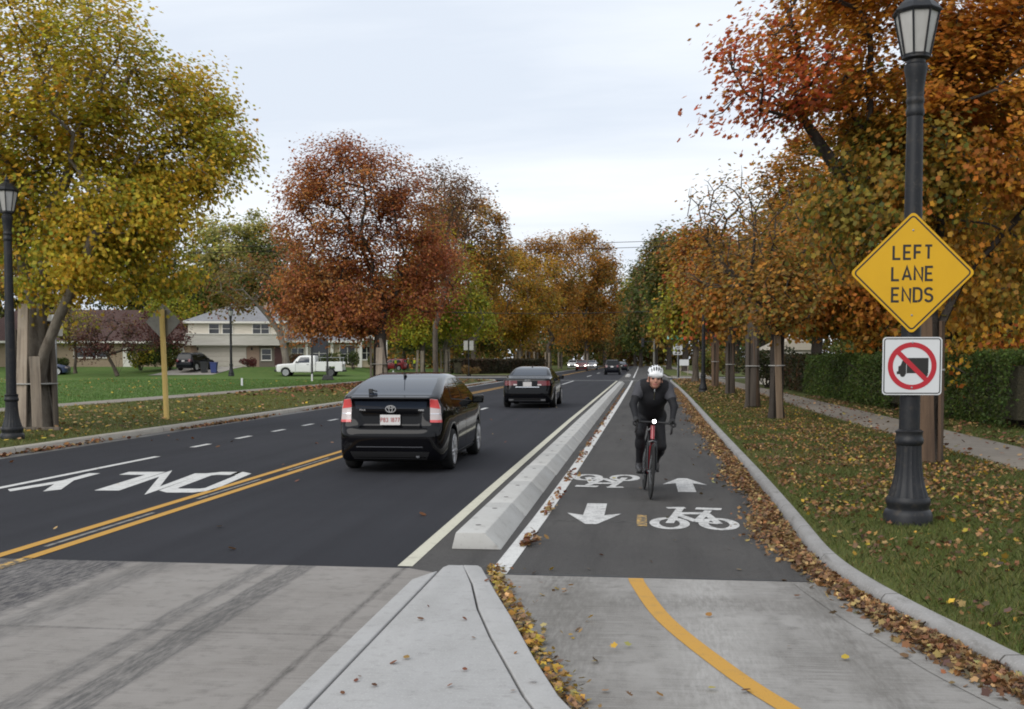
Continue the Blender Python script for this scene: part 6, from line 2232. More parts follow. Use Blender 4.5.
# ---------------------------------------------------------------- white utility pickup
def pickup():
    L, W, H = 6.1, 1.98, 1.95
    side = [(2.45, .45), (2.45, 1.2), (2.5, 1.84), (2.62, 1.91), (3.3, 1.93), (3.85, 1.88), (4.1, 1.72), (4.45, 1.30), (4.6, 1.20), (5.3, 1.16), (5.9, 1.08), (6.05, .95), (6.1, .7), (6.08, .5), (5.9, .40), (4.0, .38)]
    plan = [(0, 2.42), (.85, 2.42), (.95, 2.5), (.97, 3.5), (.97, 5.2), (.93, 5.8), (.80, 6.04), (.4, 6.1), (0, 6.1)]
    front = [(0, .34), (.88, .34), (.96, .45), (.985, .7), (.985, 1.05), (.955, 1.2), (.88, 1.5), (.82, 1.78), (.74, 1.92), (.5, 1.98), (0, 2.0)]
    x, y = spot(312, 99)
    root = thing('pickup_truck', 'white utility pickup truck parked on the grass, nose to the left', 'pickup truck', (x, y, .19), R(97))
    V, Q, mi = car_body_mesh(side, plan, front, (5.15,), .39, L, W, H, .035)
    link('cab', np_mesh('cab', V, Q, mat_idx=mi, smooth=True), [M_carwhite, M_well], root)
    S = Shell(V, Q, L)
    for sd_ in ('left', 'right'):
        S.patch('side_window', [(3.0, 1.26), (4.12, 1.24), (3.92, 1.62), (3.78, 1.74), (3.0, 1.76)], sd_, M_glass, root, step=.1)
        for ya in (2.9, 4.25):
            S.patch('door_seam', [(ya, .5), (ya + .02, .5), (ya + .02, 1.24), (ya, 1.24)], sd_, M_well, root, off=.002, thick=0)
        S.patch('door_handle', [(3.05, 1.08), (3.25, 1.08), (3.25, 1.12), (3.05, 1.12)], sd_, M_plastic, root, off=.02, thick=.03)
    S.patch('windshield', [(-.72, 3.95), (.72, 3.95), (.80, 4.42), (-.80, 4.42)], 'top', M_glass, root, step=.1)
    S.patch('grille', [(-.6, .62), (.6, .62), (.6, .95), (-.6, .95)], 'front', M_plastic, root, step=.1)
    bed = MB()
    o = -L / 2
    for s in (-1, 1):
        bed.box((s * .78, o + 1.95, .92), (.42, .90, .86))
        bed.box((s * .78, o + .36, .92), (.42, .66, .86))
        bed.box((s * .78, o + 1.10, 1.14), (.42, .82, .42))
    bed.box((0, o + 1.2, .62), (1.2, 2.36, .12))
    bed.box((0, o + 2.36, .95), (1.2, .08, .7))
    bed.box((0, o + .07, .9), (1.2, .06, .5))
    bed.build('service_bed', M_carwhite, root, bevel=.02)
    for s in (-1, 1):
        for yy, w_ in ((1.95, .78), (.36, .54)):
            MB().box((s * .992, o + yy, .94), (.012, w_, .68)).build('locker_door', M_carwhite, root, bevel=.004)
        rk = MB()
        for yy in (.2, 2.3):
            rk.tube([(s * .85, o + yy, 1.34), (s * .85, o + yy, 1.72)], .025, n=6)
        rk.tube([(s * .85, o + .1, 1.72), (s * .85, o + 2.35, 1.72)], .025, n=6)
        rk.build('ladder_rack', M_steel, root)
        MB().box((s * .80, o + .02, .98), (.16, .04, .24)).build('tail_light', M_lampdark, root)
        MB().box((s * .78, o + 6.06, .92), (.26, .06, .18)).build('headlight', M_lampclear, root, bevel=.02)
        wheel(root, s * .84, 1.10, .39, .25, L, M_rimdark)
        wheel(root, s * .84, 5.15, .39, .25, L, M_steel)
        mirror_part(root, s * .98, 4.15, 1.32, L, M_plastic)
    ch = MB()
    ch.box((0, o + 2.6, .50), (1.0, 5.0, .14))
    ch.box((0, o - .02, .52), (1.9, .16, .16))
    ch.build('chassis', M_plastic, root)
    MB().box((0, o + 6.10, .56), (1.9, .14, .22)).build('front_bumper', M_plastic, root, bevel=.04)
    return root


pickup()
# ================================================================== people and the bicycle
M_skin = mat('skin', (.37, .185, .13), .55, spec=.35, var=[(14, .5, .8, (.40, .165, .12), 3)])
M_vest = mat('black_vest', (.010, .010, .012), .75, spec=.25, bump=(22, .25, .01))
M_jersey = mat('grey_jersey', (.062, .062, .070), .8, spec=.2, bump=(26, .25, .01))
M_tights = mat('black_tights', (.009, .009, .011), .7, spec=.3, bump=(18, .2, .01))
M_glove = mat('black_glove', (.013, .013, .014), .7)
M_shoe = mat('cycling_shoe', (.03, .03, .032), .5)
M_sock = mat('pale_sock', (.42, .42, .41), .8)
M_eye = mat('dark_eye', (.02, .015, .012), .3)
M_lip = mat('lip', (.33, .11, .095), .5)
M_hair = mat('dark_hair', (.03, .022, .016), .8)
M_hivis = mat('hi_vis_vest', (.55, .62, .03), .7)
M_hat = mat('hard_hat', (.70, .68, .60), .45)
M_trousers = mat('dark_trousers', (.03, .032, .04), .85)


def ik(a, b, l1, l2, pole):
    a, b, pole = Vector(a), Vector(b), Vector(pole)
    d = b - a
    L = min(d.length, (l1 + l2) * .999)
    u = d.normalized()
    x = (l1 * l1 - l2 * l2 + L * L) / (2 * L)
    hgt_ = math.sqrt(max(l1 * l1 - x * x, 0))
    p = (pole - u * pole.dot(u)).normalized()
    return a + u * x + p * hgt_


def sdf_figure(prims, h, pad=.05):
    """prims: ('c', a, b, ra, rb, mat, k) tapered limb or ('e', centre, radii, mat, k[, rot]) ellipsoid; a leading '-' carves"""
    lo = np.full(3, 1e9)
    hi = -lo
    for p in prims:
        if p[0] == 'c':
            r = max(p[3], p[4])
            for q in (p[1], p[2]):
                lo = np.minimum(lo, np.array(q) - r)
                hi = np.maximum(hi, np.array(q) + r)
        elif p[0] == 'e':
            lo = np.minimum(lo, np.array(p[1]) - max(p[2]))
            hi = np.maximum(hi, np.array(p[1]) + max(p[2]))
    lo -= pad
    hi += pad
    n = np.ceil((hi - lo) / h).astype(int) + 1
    Fd = np.full(n, 1.0, np.float32)
    Mi = np.zeros(n, np.int8)
    Md = np.full(n, 1.0, np.float32)
    for p in prims:
        carve = p[0][0] == '-'
        kind = p[0][-1]
        if kind == 'c':
            a, b, ra, rb, m, k = np.array(p[1], float), np.array(p[2], float), p[3], p[4], p[5], p[6]
            l2, h2 = np.minimum(a, b) - max(ra, rb), np.maximum(a, b) + max(ra, rb)
        else:
            c, rr, m, k = np.array(p[1], float), np.array(p[2], float), p[3], p[4]
            rot = np.array(p[5]) if len(p) > 5 else None
            mr = max(rr)
            l2, h2 = c - mr, c + mr
        i0 = np.maximum(((l2 - k - .03 - lo) / h).astype(int), 0)
        i1 = np.minimum(((h2 + k + .03 - lo) / h).astype(int) + 2, n)
        sl = tuple(slice(i0[q], i1[q]) for q in range(3))
        ax = [lo[q] + h * np.arange(i0[q], i1[q]) for q in range(3)]
        P = np.stack(np.meshgrid(*ax, indexing='ij'), -1)
        if kind == 'c':
            ab = b - a
            t = np.clip(((P - a) @ ab) / (ab @ ab + 1e-12), 0, 1)
            d = np.linalg.norm(P - a - t[..., None] * ab, axis=-1) - (ra + (rb - ra) * t)
        else:
            q = P - c
            if rot is not None:
                q = q @ rot
            q = q / rr
            ln = np.linalg.norm(q, axis=-1)
            d = ln * (ln - 1) / (np.linalg.norm(q / rr, axis=-1) + 1e-9)
        if carve:
            Fd[sl] = smax(Fd[sl], -d, max(k, 1e-4))
            near = -d > -h * 1.2
            if m is not None:
                g = Mi[sl]
                g[near] = m
        else:
            Fd[sl] = smin(Fd[sl], d, max(k, 1e-4))
            if m is not None:
                g = d < Md[sl]
                Mi[sl] = np.where(g, m, Mi[sl])
                Md[sl] = np.where(g, d, Md[sl])
    V, Q = surface_nets(Fd, lo, h)
    V = relax(V, Q, 1, .45)
    c = V[Q].mean(axis=1)
    ii = np.clip(np.round((c - lo) / h).astype(int), 0, n - 1)
    return V, Q, Mi[ii[:, 0], ii[:, 1], ii[:, 2]].astype(int), c


def rotm(ax, ang):
    return np.array(Matrix.Rotation(ang, 3, ax))


CYC = (.08, 13.82, 0.0)
CRZ = R(184)
LEANR = R(-3.0)                      # rider and bicycle lean a little into the bend


def cyclist():
    P = []
    # mats: 0 skin 1 vest 2 jersey 3 tights/arm warmers 4 glove 5 shoe 6 sock 7 eye 8 lip 9 hair
    hd = np.array((0, .305, 1.475))
    tilt = rotm('X', R(-6))
    # torso
    P += [('c', (0, -.17, 1.0), (0, -.05, 1.10), .145, .145, 3, .06), ('c', (0, -.05, 1.10), (0, .12, 1.24), .15, .165, 1, .07)]
    P += [('c', (-.075, .10, 1.24), (-.10, .19, 1.345), .115, .10, 1, .06), ('c', (.075, .10, 1.24), (.10, .19, 1.345), .115, .10, 1, .06)]
    P += [('c', (-.10, .20, 1.375), (.10, .20, 1.375), .072, .072, 1, .05)]
    P += [('c', (-.09, -.20, .985), (.09, -.20, .985), .125, .125, 3, .06)]
    # raised collar and neck
    P += [('c', (0, .21, 1.38), (0, .275, 1.43), .075, .066, 0, .04), ('c', (0, .20, 1.37), (0, .245, 1.41), .092, .086, 1, .03)]
    for s in (-1, 1):
        P += [('c', (s * .06, .22, 1.41), (s * .145, .20, 1.405), .034, .03, 1, .03)]
        sh, wr = (s * .178, .195, 1.345), (s * .222, .485, .965)
        el = ik(sh, wr, .252, .248, (s * .6, -.35, -.4))
        e = tuple(el)
        mid = tuple(Vector(sh).lerp(el, .52))
        P += [('c', sh, mid, .068, .056, 2, .04), ('c', mid, e, .055, .046, 3, .02), ('c', e, wr, .046, .031, 3, .02)]
        # gloved hand closed on the brake hood: palm, four fingers, thumb
        hx = s * .212
        P += [('c', wr, (hx + s * .006, .528, .952), .030, .033, 4, .02), ('c', (hx + s * .004, .520, .952), (hx + s * .006, .575, .942), .028, .024, 4, .02)]
        for q in range(4):
            yy = .520 + .0225 * q
            ln = (.92, 1.0, .96, .8)[q]
            k0, k1, k2, k3 = (hx + s * .020, yy, .953), (hx + s * .043, yy + .004, .930), (hx + s * .040, yy + .006, .930 - .032 * ln), (hx + s * .012, yy + .006, .930 - .047 * ln)
            P += [('c', k0, k1, .0115, .0105, 4, .004), ('c', k1, k2, .0105, .0095, 4, .004), ('c', k2, k3, .0095, .008, 4, .004)]
        t0, t1, t2 = (hx - s * .018, .505, .950), (hx - s * .036, .533, .936), (hx - s * .030, .562, .920)
        P += [('c', t0, t1, .014, .012, 4, .006), ('c', t1, t2, .012, .010, 4, .004)]
        # legs
        hip = (s * .098, -.175, .965)
        fy = .17 * s
        ank = (s * .118, fy - .125, .385 if s > 0 else .395)
        kn = tuple(ik(hip, ank, .435, .43, (s * .10, 1, .25)))
        P += [('c', hip, kn, .092, .060, 3, .05), ('c', kn, tuple(Vector(kn).lerp(Vector(ank), .38)), .056, .058, 3, .03), ('c', tuple(Vector(kn).lerp(Vector(ank), .3)), ank, .057, .038, 3, .03)]
        P += [('c', tuple(Vector(kn).lerp(Vector(ank), .88)), (ank[0], ank[1], ank[2] + .015), .040, .040, 6, .008)]
        P += [('c', (ank[0], ank[1] - .035, .335), (ank[0], ank[1] + .06, .325), .042, .042, 5, .02), ('c', (ank[0], ank[1] + .05, .325), (ank[0], ank[1] + .185, .308), .045, .034, 5, .02), ('c', ank, (ank[0], ank[1] - .005, .345), .043, .044, 5, .02)]
    # head
    def hp(x, y, z):
        return tuple(hd + tilt @ np.array((x, y, z)))
    P += [('e', hp(0, -.012, .035), (.077, .096, .093), 0, .03, tilt), ('e', hp(0, .022, -.045), (.060, .072, .080), 0, .03, tilt), ('e', hp(0, .062, -.098), (.030, .026, .022), 0, .025, tilt)]
    P += [('c', hp(-.034, .075, .022), hp(.034, .075, .022), .014, .014, 0, .014)]
    for s in (-1, 1):
        P += [('-e', hp(s * .030, .098, -.002), (.019, .018, .012), None, .012, tilt)]
        P += [('e', hp(s * .030, .076, -.002), (.0125, .0125, .0105), 7, .003, tilt)]
        P += [('e', hp(s * .046, .058, -.040), (.022, .022, .022), 0, .018, tilt), ('e', hp(s * .078, -.012, -.015), (.012, .024, .034), 0, .008, tilt)]
        P += [('c', hp(s * .020, .086, .016), hp(s * .044, .074, .014), .0065, .005, 9, .004)]
        P += [('c', hp(s * .072, .02, .02), hp(s * .071, .012, -.03), .010, .008, 9, .008)]
    P += [('c', hp(0, .085, .010), hp(0, .108, -.036), .010, .0155, 0, .010)]
    P += [('c', hp(-.024, .084, -.069), hp(.024, .084, -.069), .0075, .0075, 8, .004), ('c', hp(-.014, .088, -.069), hp(.014, .088, -.069), .009, .009, 8, .004)]
    V, Q, mi, c = sdf_figure(P, .0078)
    root = thing('person', 'cyclist in black vest and grey sleeves riding towards the viewer', 'person', CYC, CRZ)
    root.rotation_euler = (0, LEANR, CRZ)
    body = np_mesh('body', V, Q, mat_idx=mi, smooth=True)
    link('body', body, [M_skin, M_vest, M_jersey, M_tights, M_glove, M_shoe, M_sock, M_eye, M_lip, M_hair], root)
    # helmet: shell with carved vents
    H_ = [('e', hp(0, -.015, .062), (.098, .132, .098), 0, .01, tilt), ('c', hp(-.06, .085, .045), hp(.06, .085, .045), .026, .026, 0, .03)]
    H_ += [('-e', hp(0, -.02, -.03), (.084, .12, .085), None, .008, tilt), ('-e', hp(0, .02, -.075), (.2, .2, .075), None, .01, tilt)]
    for x, z0, r in ((0, .160, .0075), (-.033, .154, .0085), (.033, .154, .0085), (-.062, .134, .0085), (.062, .134, .0085)):
        H_ += [('-c', hp(x * .9, .125, z0 - .062), hp(x * 1.05, .07, z0 - .012), r, r * 1.1, 1, .003), ('-c', hp(x, .03, z0 + .002), hp(x * .9, -.10, z0 - .01), r, r, 1, .003)]
    for s in (-1, 1):
        H_ += [('-c', hp(s * .098, .045, .055), hp(s * .104, -.03, .065), .012, .012, 1, .004)]
    V, Q, mi, c = sdf_figure(H_, .0042)
    hl = link('helmet', np_mesh('helmet', V, Q, mat_idx=mi, smooth=True), [mat('white_helmet', (.72, .73, .74), .35, coat=.3), mat('helmet_vent', (.02, .021, .024), .8)], root)
    stp = MB()
    for s in (-1, 1):
        stp.tube([hp(s * .079, .035, .01), hp(s * .066, .035, -.07), hp(s * .02, .05, -.118)], .005, n=5)
        stp.tube([hp(s * .079, -.03, .01), hp(s * .068, .02, -.055)], .005, n=5)
    stp.build('chin_strap', M_plastic, hl)
    zp_ = MB()
    zp_.tube([(0, .292, 1.36), (0, .306, 1.30), (0, .285, 1.2)], .0045, n=5)
    zp_.box((0, .307, 1.315), (.012, .006, .02))
    zp_.build('zip', M_chrome, root)
    return root


cyclist()


def bicycle():
    root = thing('road_bicycle', 'red and black road bicycle with a lit headlight under the cyclist', 'bicycle', CYC, CRZ)
    root.rotation_euler = (0, LEANR, CRZ)
    M_fr = mat('red_frame_paint', (.30, .012, .020), .3, coat=1.0)
    BB, RA, FA = (0, 0, .27), (0, -.42, .338), (0, .58, .338)
    ST, HT, HB = (0, -.165, .80), (0, .375, .865), (0, .415, .735)
    f = MB()
    f.tube([HB, BB], [.026, .024], n=12)
    f.tube([ST, HT], .019, n=12)
    f.tube([(0, -.19, .87), BB], .019, n=12, mi=1)
    f.tube([(0, .368, .885), (0, .42, .72)], .027, n=12)
    for s in (-1, 1):
        f.tube([(s * .02, -.02, .27), (s * .06, -.38, .335), (s * .062, -.42, .338)], .011, n=8, mi=1)
        f.tube([(0, -.165, .80), (s * .058, -.36, .42), (s * .062, -.42, .338)], .009, n=8, mi=1)
    f.tube([(-.04, 0, .27), (.04, 0, .27)], .024, n=12, mi=1)
    f.build('frame', [M_fr, M_cardark], root, smooth=50)
    fk = MB()
    fk.tube([(-.05, .425, .70), (.05, .425, .70)], .020, n=8)
    for s in (-1, 1):
        fk.tube([(s * .048, .425, .705), (s * .052, .47, .55), (s * .052, .58, .338)], [.017, .014, .010], n=8)
    fk.build('fork', M_cardark, root, smooth=50)
    for nm, c in (('wheel', RA), ('wheel', FA)):
        Mx = T(c) @ Matrix.Rotation(R(90), 4, 'Y')
        w = MB()
        w.lathe([(.311, -.010), (.322, -.012), (.332, -.009), (.3365, 0), (.332, .009), (.322, .012), (.311, .010)], n=56, M=Mx)
        o = w.build(nm, M_tyre, root, smooth=50)
        rm = MB()
        rm.lathe([(.314, -.009), (.290, -.007), (.286, 0), (.290, .007), (.314, .009)], n=56, M=Mx)
        rm.lathe([(.010, -.05), (.016, -.045), (.016, .045), (.010, .05)], n=12, M=Mx)
        rm.build('rim', M_rimdark, o, smooth=50)
        sp = MB()
        for k in range(24):
            a = 2 * math.pi * k / 24
            z_ = .03 if k % 2 else -.03
            sp.tube([(.016 * math.cos(a + .9), .016 * math.sin(a + .9), z_), (.289 * math.cos(a), .289 * math.sin(a), 0)], .0016, n=4, M=Mx, cap=False)
        sp.build('spokes', M_steel, o)
    hb = MB()
    hb.tube([(-.20, .455, .925), (-.06, .44, .93), (.06, .44, .93), (.20, .455, .925)], .014, n=8)
    for s in (-1, 1):
        pts = [(s * .20, .455, .925), (s * .212, .50, .922), (s * .212, .545, .905), (s * .213, .565, .865), (s * .215, .545, .825), (s * .217, .49, .805), (s * .218, .42, .80)]
        hb.tube([tuple(q) for q in catmull(pts, 4, False)], .0135, n=8)
    hb.build('handlebar', M_plastic, root, smooth=50)
    MB().tube([(0, .368, .90), (0, .44, .93)], .018, n=8).build('stem', M_plastic, root)
    for s in (-1, 1):
        b = MB()
        b.tube([(s * .212, .50, .928), (s * .212, .56, .935), (s * .212, .60, .955), (s * .212, .608, .975)], [.016, .018, .019, .012], n=8)
        b.tube([(s * .212, .598, .93), (s * .214, .605, .87), (s * .216, .575, .81)], [.008, .007, .006], n=6)
        b.build('brake_hood', M_plastic, root, smooth=50)
        c = MB()
        c.tube([(s * .06, 0, .27), (s * .075, .17 * s, .272)], [.015, .012], n=8)
        o = c.build('crank_arm', M_rimdark, root, smooth=50)
        MB().box((s * .118, .17 * s, .275), (.075, .07, .022)).build('pedal', M_plastic, o, bevel=.005)
    cr = MB()
    cr.lathe([(.085, .048), (.10, .049), (.10, .053), (.085, .054), (.03, .052)], n=32, M=T((0, 0, .27)) @ Matrix.Rotation(R(90), 4, 'Y'))
    cr.build('chainring', M_rimdark, root)
    chn = MB()
    chn.tube([(.05, 0, .37), (.045, -.42, .375)], .005, n=5)
    chn.tube([(.05, 0, .17), (.045, -.40, .25), (.045, -.42, .30)], .005, n=5)
    chn.build('chain', M_rimdark, root)
    MB().tube([(0, -.165, .80), (0, -.19, .93)], .0135, n=8).build('seatpost', M_plastic, root)
    sd = MB()
    sd.tube([(0, -.33, .955), (0, -.25, .96), (0, -.12, .952), (0, -.03, .948)], [.060, .066, .032, .016], n=10, flat=.35)
    sd.build('saddle', M_plastic, root, smooth=50)
    hl = MB()
    hl.tube([(0.0, .455, .945), (0.0, .53, .945)], [.020, .024], n=14)
    o = hl.build('headlight', M_plastic, root, smooth=50)
    MB().lathe([(.023, 0), (.020, .006), (.010, .009)], n=14, M=T((0, .53, .945)) @ Matrix.Rotation(R(-90), 4, 'X')).build('headlight_lens', mat('lit_bike_lamp', (.9, .9, .9), .2, emit=((1, .99, .96), 8.0)), o)
    br_ = MB()
    br_.tube([(-.045, .455, .685), (0, .46, .705), (.045, .455, .685)], .012, n=6)
    br_.tube([(.035, .45, .69), (.03, .45, .64)], .010, n=6)
    br_.tube([(-.035, .45, .69), (-.03, .45, .64)], .010, n=6)
    br_.build('brake_caliper', M_rimdark, root)
    bo = MB().tube([(.0, .15, .47), (.0, .26, .60), (.0, .275, .618)], [.036, .036, .02], n=12)
    bo.build('water_bottle', mat('red_bottle', (.42, .03, .035), .5), root, smooth=50)
    return root


bicycle()


def worker(label, loc, rz, pose):
    P = []
    P += [('c', (0, 0, .98), (0, 0, 1.12), .14, .14, 1, .05), ('c', (0, 0, 1.12), (0, .01, 1.34), .15, .155, 0, .06), ('c', (-.13, 0, 1.40), (.13, 0, 1.40), .075, .075, 0, .05)]
    P += [('c', (0, 0, 1.45), (0, .02, 1.53), .055, .055, 2, .03), ('e', (0, .03, 1.64), (.078, .098, .118), 2, .02), ('e', (0, .02, 1.69), (.10, .125, .085), 3, .01), ('e', (0, .125, 1.62), (.016, .02, .02), 2, .015)]
    for s in (-1, 1):
        hnd = pose[0 if s < 0 else 1]
        sh = (s * .19, 0, 1.39)
        el = tuple(ik(sh, hnd, .29, .27, (s * .6, -.8, -.2)))
        P += [('c', sh, el, .062, .048, 4, .03), ('c', el, hnd, .045, .034, 4, .02), ('e', hnd, (.035, .045, .05), 2, .02)]
        ft = (s * .12 + .02, .10 * s * pose[2], .09)
        kn = tuple(ik((s * .095, 0, .93), ft, .44, .43, (0, 1, 0)))
        P += [('c', (s * .095, 0, .93), kn, .095, .065, 1, .05), ('c', kn, ft, .062, .045, 1, .03), ('c', (ft[0], ft[1] - .05, .05), (ft[0], ft[1] + .15, .045), .05, .042, 5, .02)]
    V, Q, mi, c = sdf_figure(P, .02)
    root = thing('person', label, 'person', loc, rz)
    link('body', np_mesh('body', V, Q, mat_idx=mi, smooth=True), [M_hivis, M_trousers, M_skin, M_hat, M_trousers, M_shoe], root)
    return root


worker('worker in yellow vest standing left of the olive tree boards', at(396.5, 150, .16), R(160), ((-.28, .18, 1.0), (.26, .22, 1.05), .6))
worker('worker in yellow vest bent arms, middle one of the three', at(409, 152, .16), R(120), ((-.22, .30, 1.15), (.24, .32, 1.2), .8))
worker('worker in yellow vest beside the olive tree boards, arms down', at(415, 149, .16), R(200), ((-.30, .05, .88), (.30, .05, .88), .4))
# ================================================================== fallen leaves and grass blades
TANLEAF = [(3, (.31, .195, .085)), (3, (.235, .14, .062)), (2, (.38, .255, .105)), (2.5, (.165, .10, .052)), (1.5, (.105, .072, .048))]
BRNLEAF = [(3, (.215, .105, .042)), (3, (.15, .075, .036)), (2, (.29, .155, .05)), (2, (.10, .06, .036))]
YELLEAF = [(3, (.40, .26, .035)), (2, (.34, .19, .035)), (1, (.24, .13, .03)), (1, (.42, .30, .06))]
REDLEAF = [(3, (.19, .075, .035)), (2, (.13, .055, .03)), (2, (.25, .12, .04)), (1, (.09, .045, .028))]


def litter(name, x, y, z, size, pal, shape=LEAF6, flat=2.2, lift=.02, seed=0, curl=.3):
    rng = np.random.default_rng(seed)
    n = len(x)
    pos = np.stack([x, y, z + size * .18 + rng.uniform(0, 1, n) ** 2 * lift], 1)
    cols = palette_cols(pal, rng.uniform(0, 1, n), rng, .25)
    sz = size * rng.uniform(.55, 1.35, n)
    o = link(name, leaf_cloud(name, pos, sz, cols, shape, flat=flat, rng=rng, curl=curl), M_leafground)
    return tag(o, kind='stuff')


rg = np.random.default_rng(77)


def clumpy(x, y, f, thr, rng):
    """keep points where a smooth patch field is high"""
    v = np.sin(x * f + 1.3 * np.sin(y * f * .7)) + np.sin(y * f * 1.1 + 1.7 * np.sin(x * f * .6 + 2)) + .9 * rng.normal(size=len(x))
    return v > thr


# gutter along the right kerb: dense near the kerb, thinning towards the track
n = 25000
yy = 5.0 + 60 * rg.uniform(0, 1, n) ** 1.9
d = np.abs(rg.normal(size=n)) * (.128 + .04 * np.sin(yy * 1.3)) + .02
d = np.minimum(d, .6)
fade = np.interp(yy, [5, 6, 8, 9.5, 60], [.55, .65, .8, 1.15, 1.5])
litter('fallen_leaves', kerb_x(yy) - d * fade, yy, np.zeros(n), .047, TANLEAF + BRNLEAF[:2], lift=.05, seed=1, flat=.9, shape=LEAF5, curl=.5)
# along the right edge of the island nose
n = 1100
t = rg.uniform(0, 1, n)
yy = 4.2 + 4.5 * t
ex = np.interp(yy, [4.0, 4.6, 5.22, 5.86, 6.84, 7.54, 8.52], [.14, -.12, -.36, -.54, -.79, -.98, -1.20])
litter('fallen_leaves', ex - .01 + np.abs(rg.normal(size=n)) * .065 + (rg.uniform(0, 1, n) < .05) * rg.uniform(0, .5, n), yy, np.zeros(n), .042, YELLEAF + TANLEAF, lift=.035, seed=2, flat=1.2, shape=LEAF5)
# against the kerb blocks on the track side
n = 1500
yy = 9.7 + 55 * rg.uniform(0, 1, n) ** 1.6
k = clumpy(yy * 3, yy * 0, 1.1, .2, rg)
yy = yy[k]
litter('fallen_leaves', -1.07 + .09 * (yy - 10) / 70 + np.abs(rg.normal(size=len(yy))) * .06, yy, np.zeros(len(yy)), .05, REDLEAF + TANLEAF[:1], lift=.05, seed=3, flat=1.0)
# verge on the right
n = 52000
yy = 4.0 + 40 * rg.uniform(0, 1, n) ** 1.25
xx = kerb_x(yy) + .20 + (SW0 - kerb_x(yy) - .20) * rg.uniform(0, 1, n)
dens = np.interp(yy, [4, 8, 10.3, 12.3, 20, 44], [.07, .12, .20, .85, .55, .30])
edge = np.exp(-(xx - kerb_x(yy) - .16) / .5) * .25
keep = (rg.uniform(0, 1, n) < dens + edge) & clumpy(xx, yy, 2.2, -.55, rg)
xx, yy = xx[keep], yy[keep]
litter('fallen_leaves', xx, yy, right_z(xx, yy) + .012, .050, BRNLEAF + BRNLEAF + TANLEAF + YELLEAF[:1], lift=.03, seed=4, shape=LEAF5, flat=.8, curl=.5)
n = 3500
yy = 40 + 50 * rg.uniform(0, 1, n)
xx = kerb_x(yy) + .2 + (SW0 - kerb_x(yy)) * rg.uniform(0, 1, n)
litter('fallen_leaves', xx, yy, right_z(xx, yy) + .01, .10, BRNLEAF + TANLEAF[:2], seed=5, flat=1.5)
# sidewalk edges and the yard beyond
n = 9000
yy = 10 + 45 * rg.uniform(0, 1, n) ** 1.3
xx = SW0 + (SW1 - SW0) * np.clip(rg.beta(.35, .35, n), 0, 1)
keep = rg.uniform(0, 1, n) < .09
litter('fallen_leaves', xx[keep], yy[keep], np.full(keep.sum(), .178), .075, TANLEAF + REDLEAF[:2], lift=.02, seed=6)
n = 14000
yy = 14 + 32 * rg.uniform(0, 1, n)
xx = SW1 + .1 + 14 * rg.uniform(0, 1, n) ** 1.3
keep = clumpy(xx, yy, 1.3, -.4, rg)
litter('fallen_leaves', xx[keep], yy[keep], yard_z(xx[keep], yy[keep]) + .02, .08, TANLEAF + REDLEAF[:2], lift=.03, seed=7)
# strays on the track, the concrete and the road
n = 55
yy = 5.5 + 34 * rg.uniform(0, 1, n) ** 1.5
xx = -.9 + (kerb_x(yy) + .8) * rg.uniform(0, 1, n) ** .6
litter('fallen_leaves', xx, yy, np.full(n, .002), .05, TANLEAF + REDLEAF + YELLEAF[:1], lift=.008, seed=8, curl=.5)
n = 60
litter('fallen_leaves', rg.uniform(-11, -2.2, n), rg.uniform(8.8, 45, n), np.full(n, .002), .07, TANLEAF + REDLEAF, lift=.01, seed=9)
n = 26
litter('fallen_leaves', rg.uniform(-1.45, -.5, n), rg.uniform(4.5, 8.4, n), np.full(n, IH), .035, REDLEAF, lift=.004, seed=10)
# left kerb gutter and left verge
n = 4200
yy = 12 + 72 * rg.uniform(0, 1, n) ** 1.3
keep = clumpy(yy * .9, yy * 0, .8, .1, rg)
yy = yy[keep]
litter('fallen_leaves', LK + .03 + np.abs(rg.normal(size=len(yy))) * .10, yy, np.zeros(len(yy)), .085, REDLEAF + TANLEAF[:2], lift=.05, seed=11, flat=1.2)
n = 1500
xx = -14.9 + rg.normal(size=n) * 3.4
yy = 26 + rg.normal(size=n) * 5.5
keep = (xx < LK - .2) & (xx > LSW1)
xx, yy = xx[keep], yy[keep]
litter('fallen_leaves', xx, yy, left_z(xx, yy) + .02, .085, YELLEAF + TANLEAF[:3], lift=.03, seed=12)
n = 5200
xx = -16.5 + rg.normal(size=n) * 3.2
yy = 68 + rg.normal(size=n) * 10
keep = (xx < LK - .2) & (xx > LSW1) & (yy < 84)
xx, yy = xx[keep], yy[keep]
litter('fallen_leaves', xx, yy, left_z(xx, yy) + .02, .15, REDLEAF, lift=.03, seed=13)
n = 700
yy = 14 + 70 * rg.uniform(0, 1, n)
xx = LSW1 + (LK - .2 - LSW1) * rg.uniform(0, 1, n)
litter('fallen_leaves', xx, yy, left_z(xx, yy) + .02, .09, TANLEAF + YELLEAF[:1], lift=.03, seed=14)
n = 1400
xx, yy = rg.uniform(-60, -23, n), rg.uniform(25, 84, n)
litter('fallen_leaves', xx, yy, np.full(n, .185), .10, YELLEAF + TANLEAF[:1], lift=.03, seed=15)


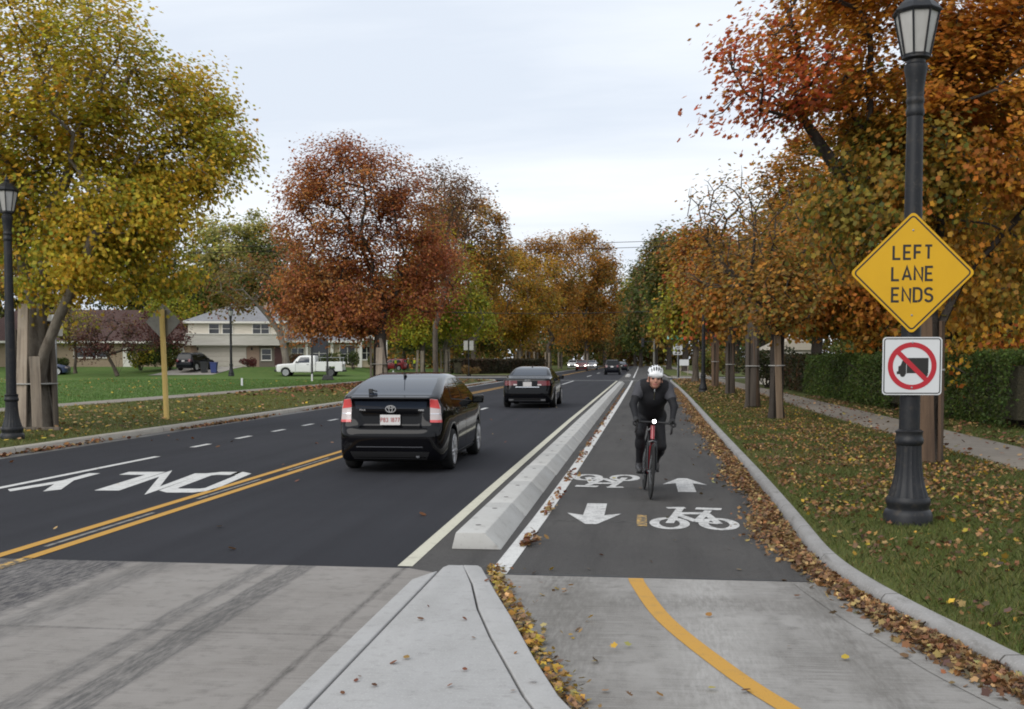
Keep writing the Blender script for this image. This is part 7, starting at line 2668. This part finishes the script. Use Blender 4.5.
def blades(name, x, y, z, height, width, pal, seed):
    rng = np.random.default_rng(seed)
    n = len(x)
    a = rng.uniform(0, 2 * math.pi, n)
    h_ = height * rng.uniform(.5, 1.3, n)
    w = width * rng.uniform(.7, 1.3, n)
    lean = rng.normal(size=(n, 2)) * h_[:, None] * .55
    b = np.stack([x, y, z], 1)
    d = np.stack([np.cos(a), np.sin(a), np.zeros(n)], 1) * w[:, None] / 2
    tip = b + np.concatenate([lean, h_[:, None]], 1)
    mid = b + np.concatenate([lean * .35, h_[:, None] * .6], 1)
    V = np.stack([b - d, b + d, mid + d * .7, tip, mid - d * .7], 1).reshape(-1, 3)
    Q = np.arange(n * 5).reshape(n, 5)
    cols = np.repeat(palette_cols(pal, np.clip(smooth_key(b, rng, 1.1) * .6 + rng.uniform(0, .4, n), 0, 1), rng, .25), 5, axis=0)
    return tag(link(name, np_mesh(name, V, Q, tint=cols), M_blade), kind='stuff')


GR = [(4, (.120, .140, .034)), (3, (.090, .110, .027)), (2.5, (.165, .155, .05)), (1.5, (.21, .17, .07))]
n = 120000
yy = 4.2 + 26 * rg.uniform(0, 1, n) ** 1.7
xx = kerb_x(yy) + .14 + (SW0 - kerb_x(yy) - .12) * rg.uniform(0, 1, n)
blades('grass', xx, yy, right_z(xx, yy) - .005, .05, .006, GR, 41)
n = 26000
yy = 26 + 40 * rg.uniform(0, 1, n)
xx = kerb_x(yy) + .14 + (SW0 - kerb_x(yy) - .12) * rg.uniform(0, 1, n)
blades('grass', xx, yy, right_z(xx, yy) - .005, .07, .016, GR, 42)
n = 30000
yy = 14 + 30 * rg.uniform(0, 1, n)
xx = SW1 + .02 + 10 * rg.uniform(0, 1, n) ** 1.4
blades('grass', xx, yy, yard_z(xx, yy) - .005, .07, .012, GR, 43)
n = 60000
yy = 14 + 50 * rg.uniform(0, 1, n) ** 1.3
xx = LK - .18 + (LSW1 - LK + .2) * rg.uniform(0, 1, n)
blades('grass', xx, yy, left_z(xx, yy) - .005, .06, .012, GR + [(7, (.155, .175, .028))], 44)
n = 60000
yy = 25 + 58 * rg.uniform(0, 1, n) ** 1.2
xx = LSW0 - 22 * rg.uniform(0, 1, n) ** 1.2
blades('grass', xx, yy, np.full(n, .165), .06, .022, [(4, (.092, .175, .035)), (3, (.074, .14, .03)), (2, (.14, .19, .046))], 45)
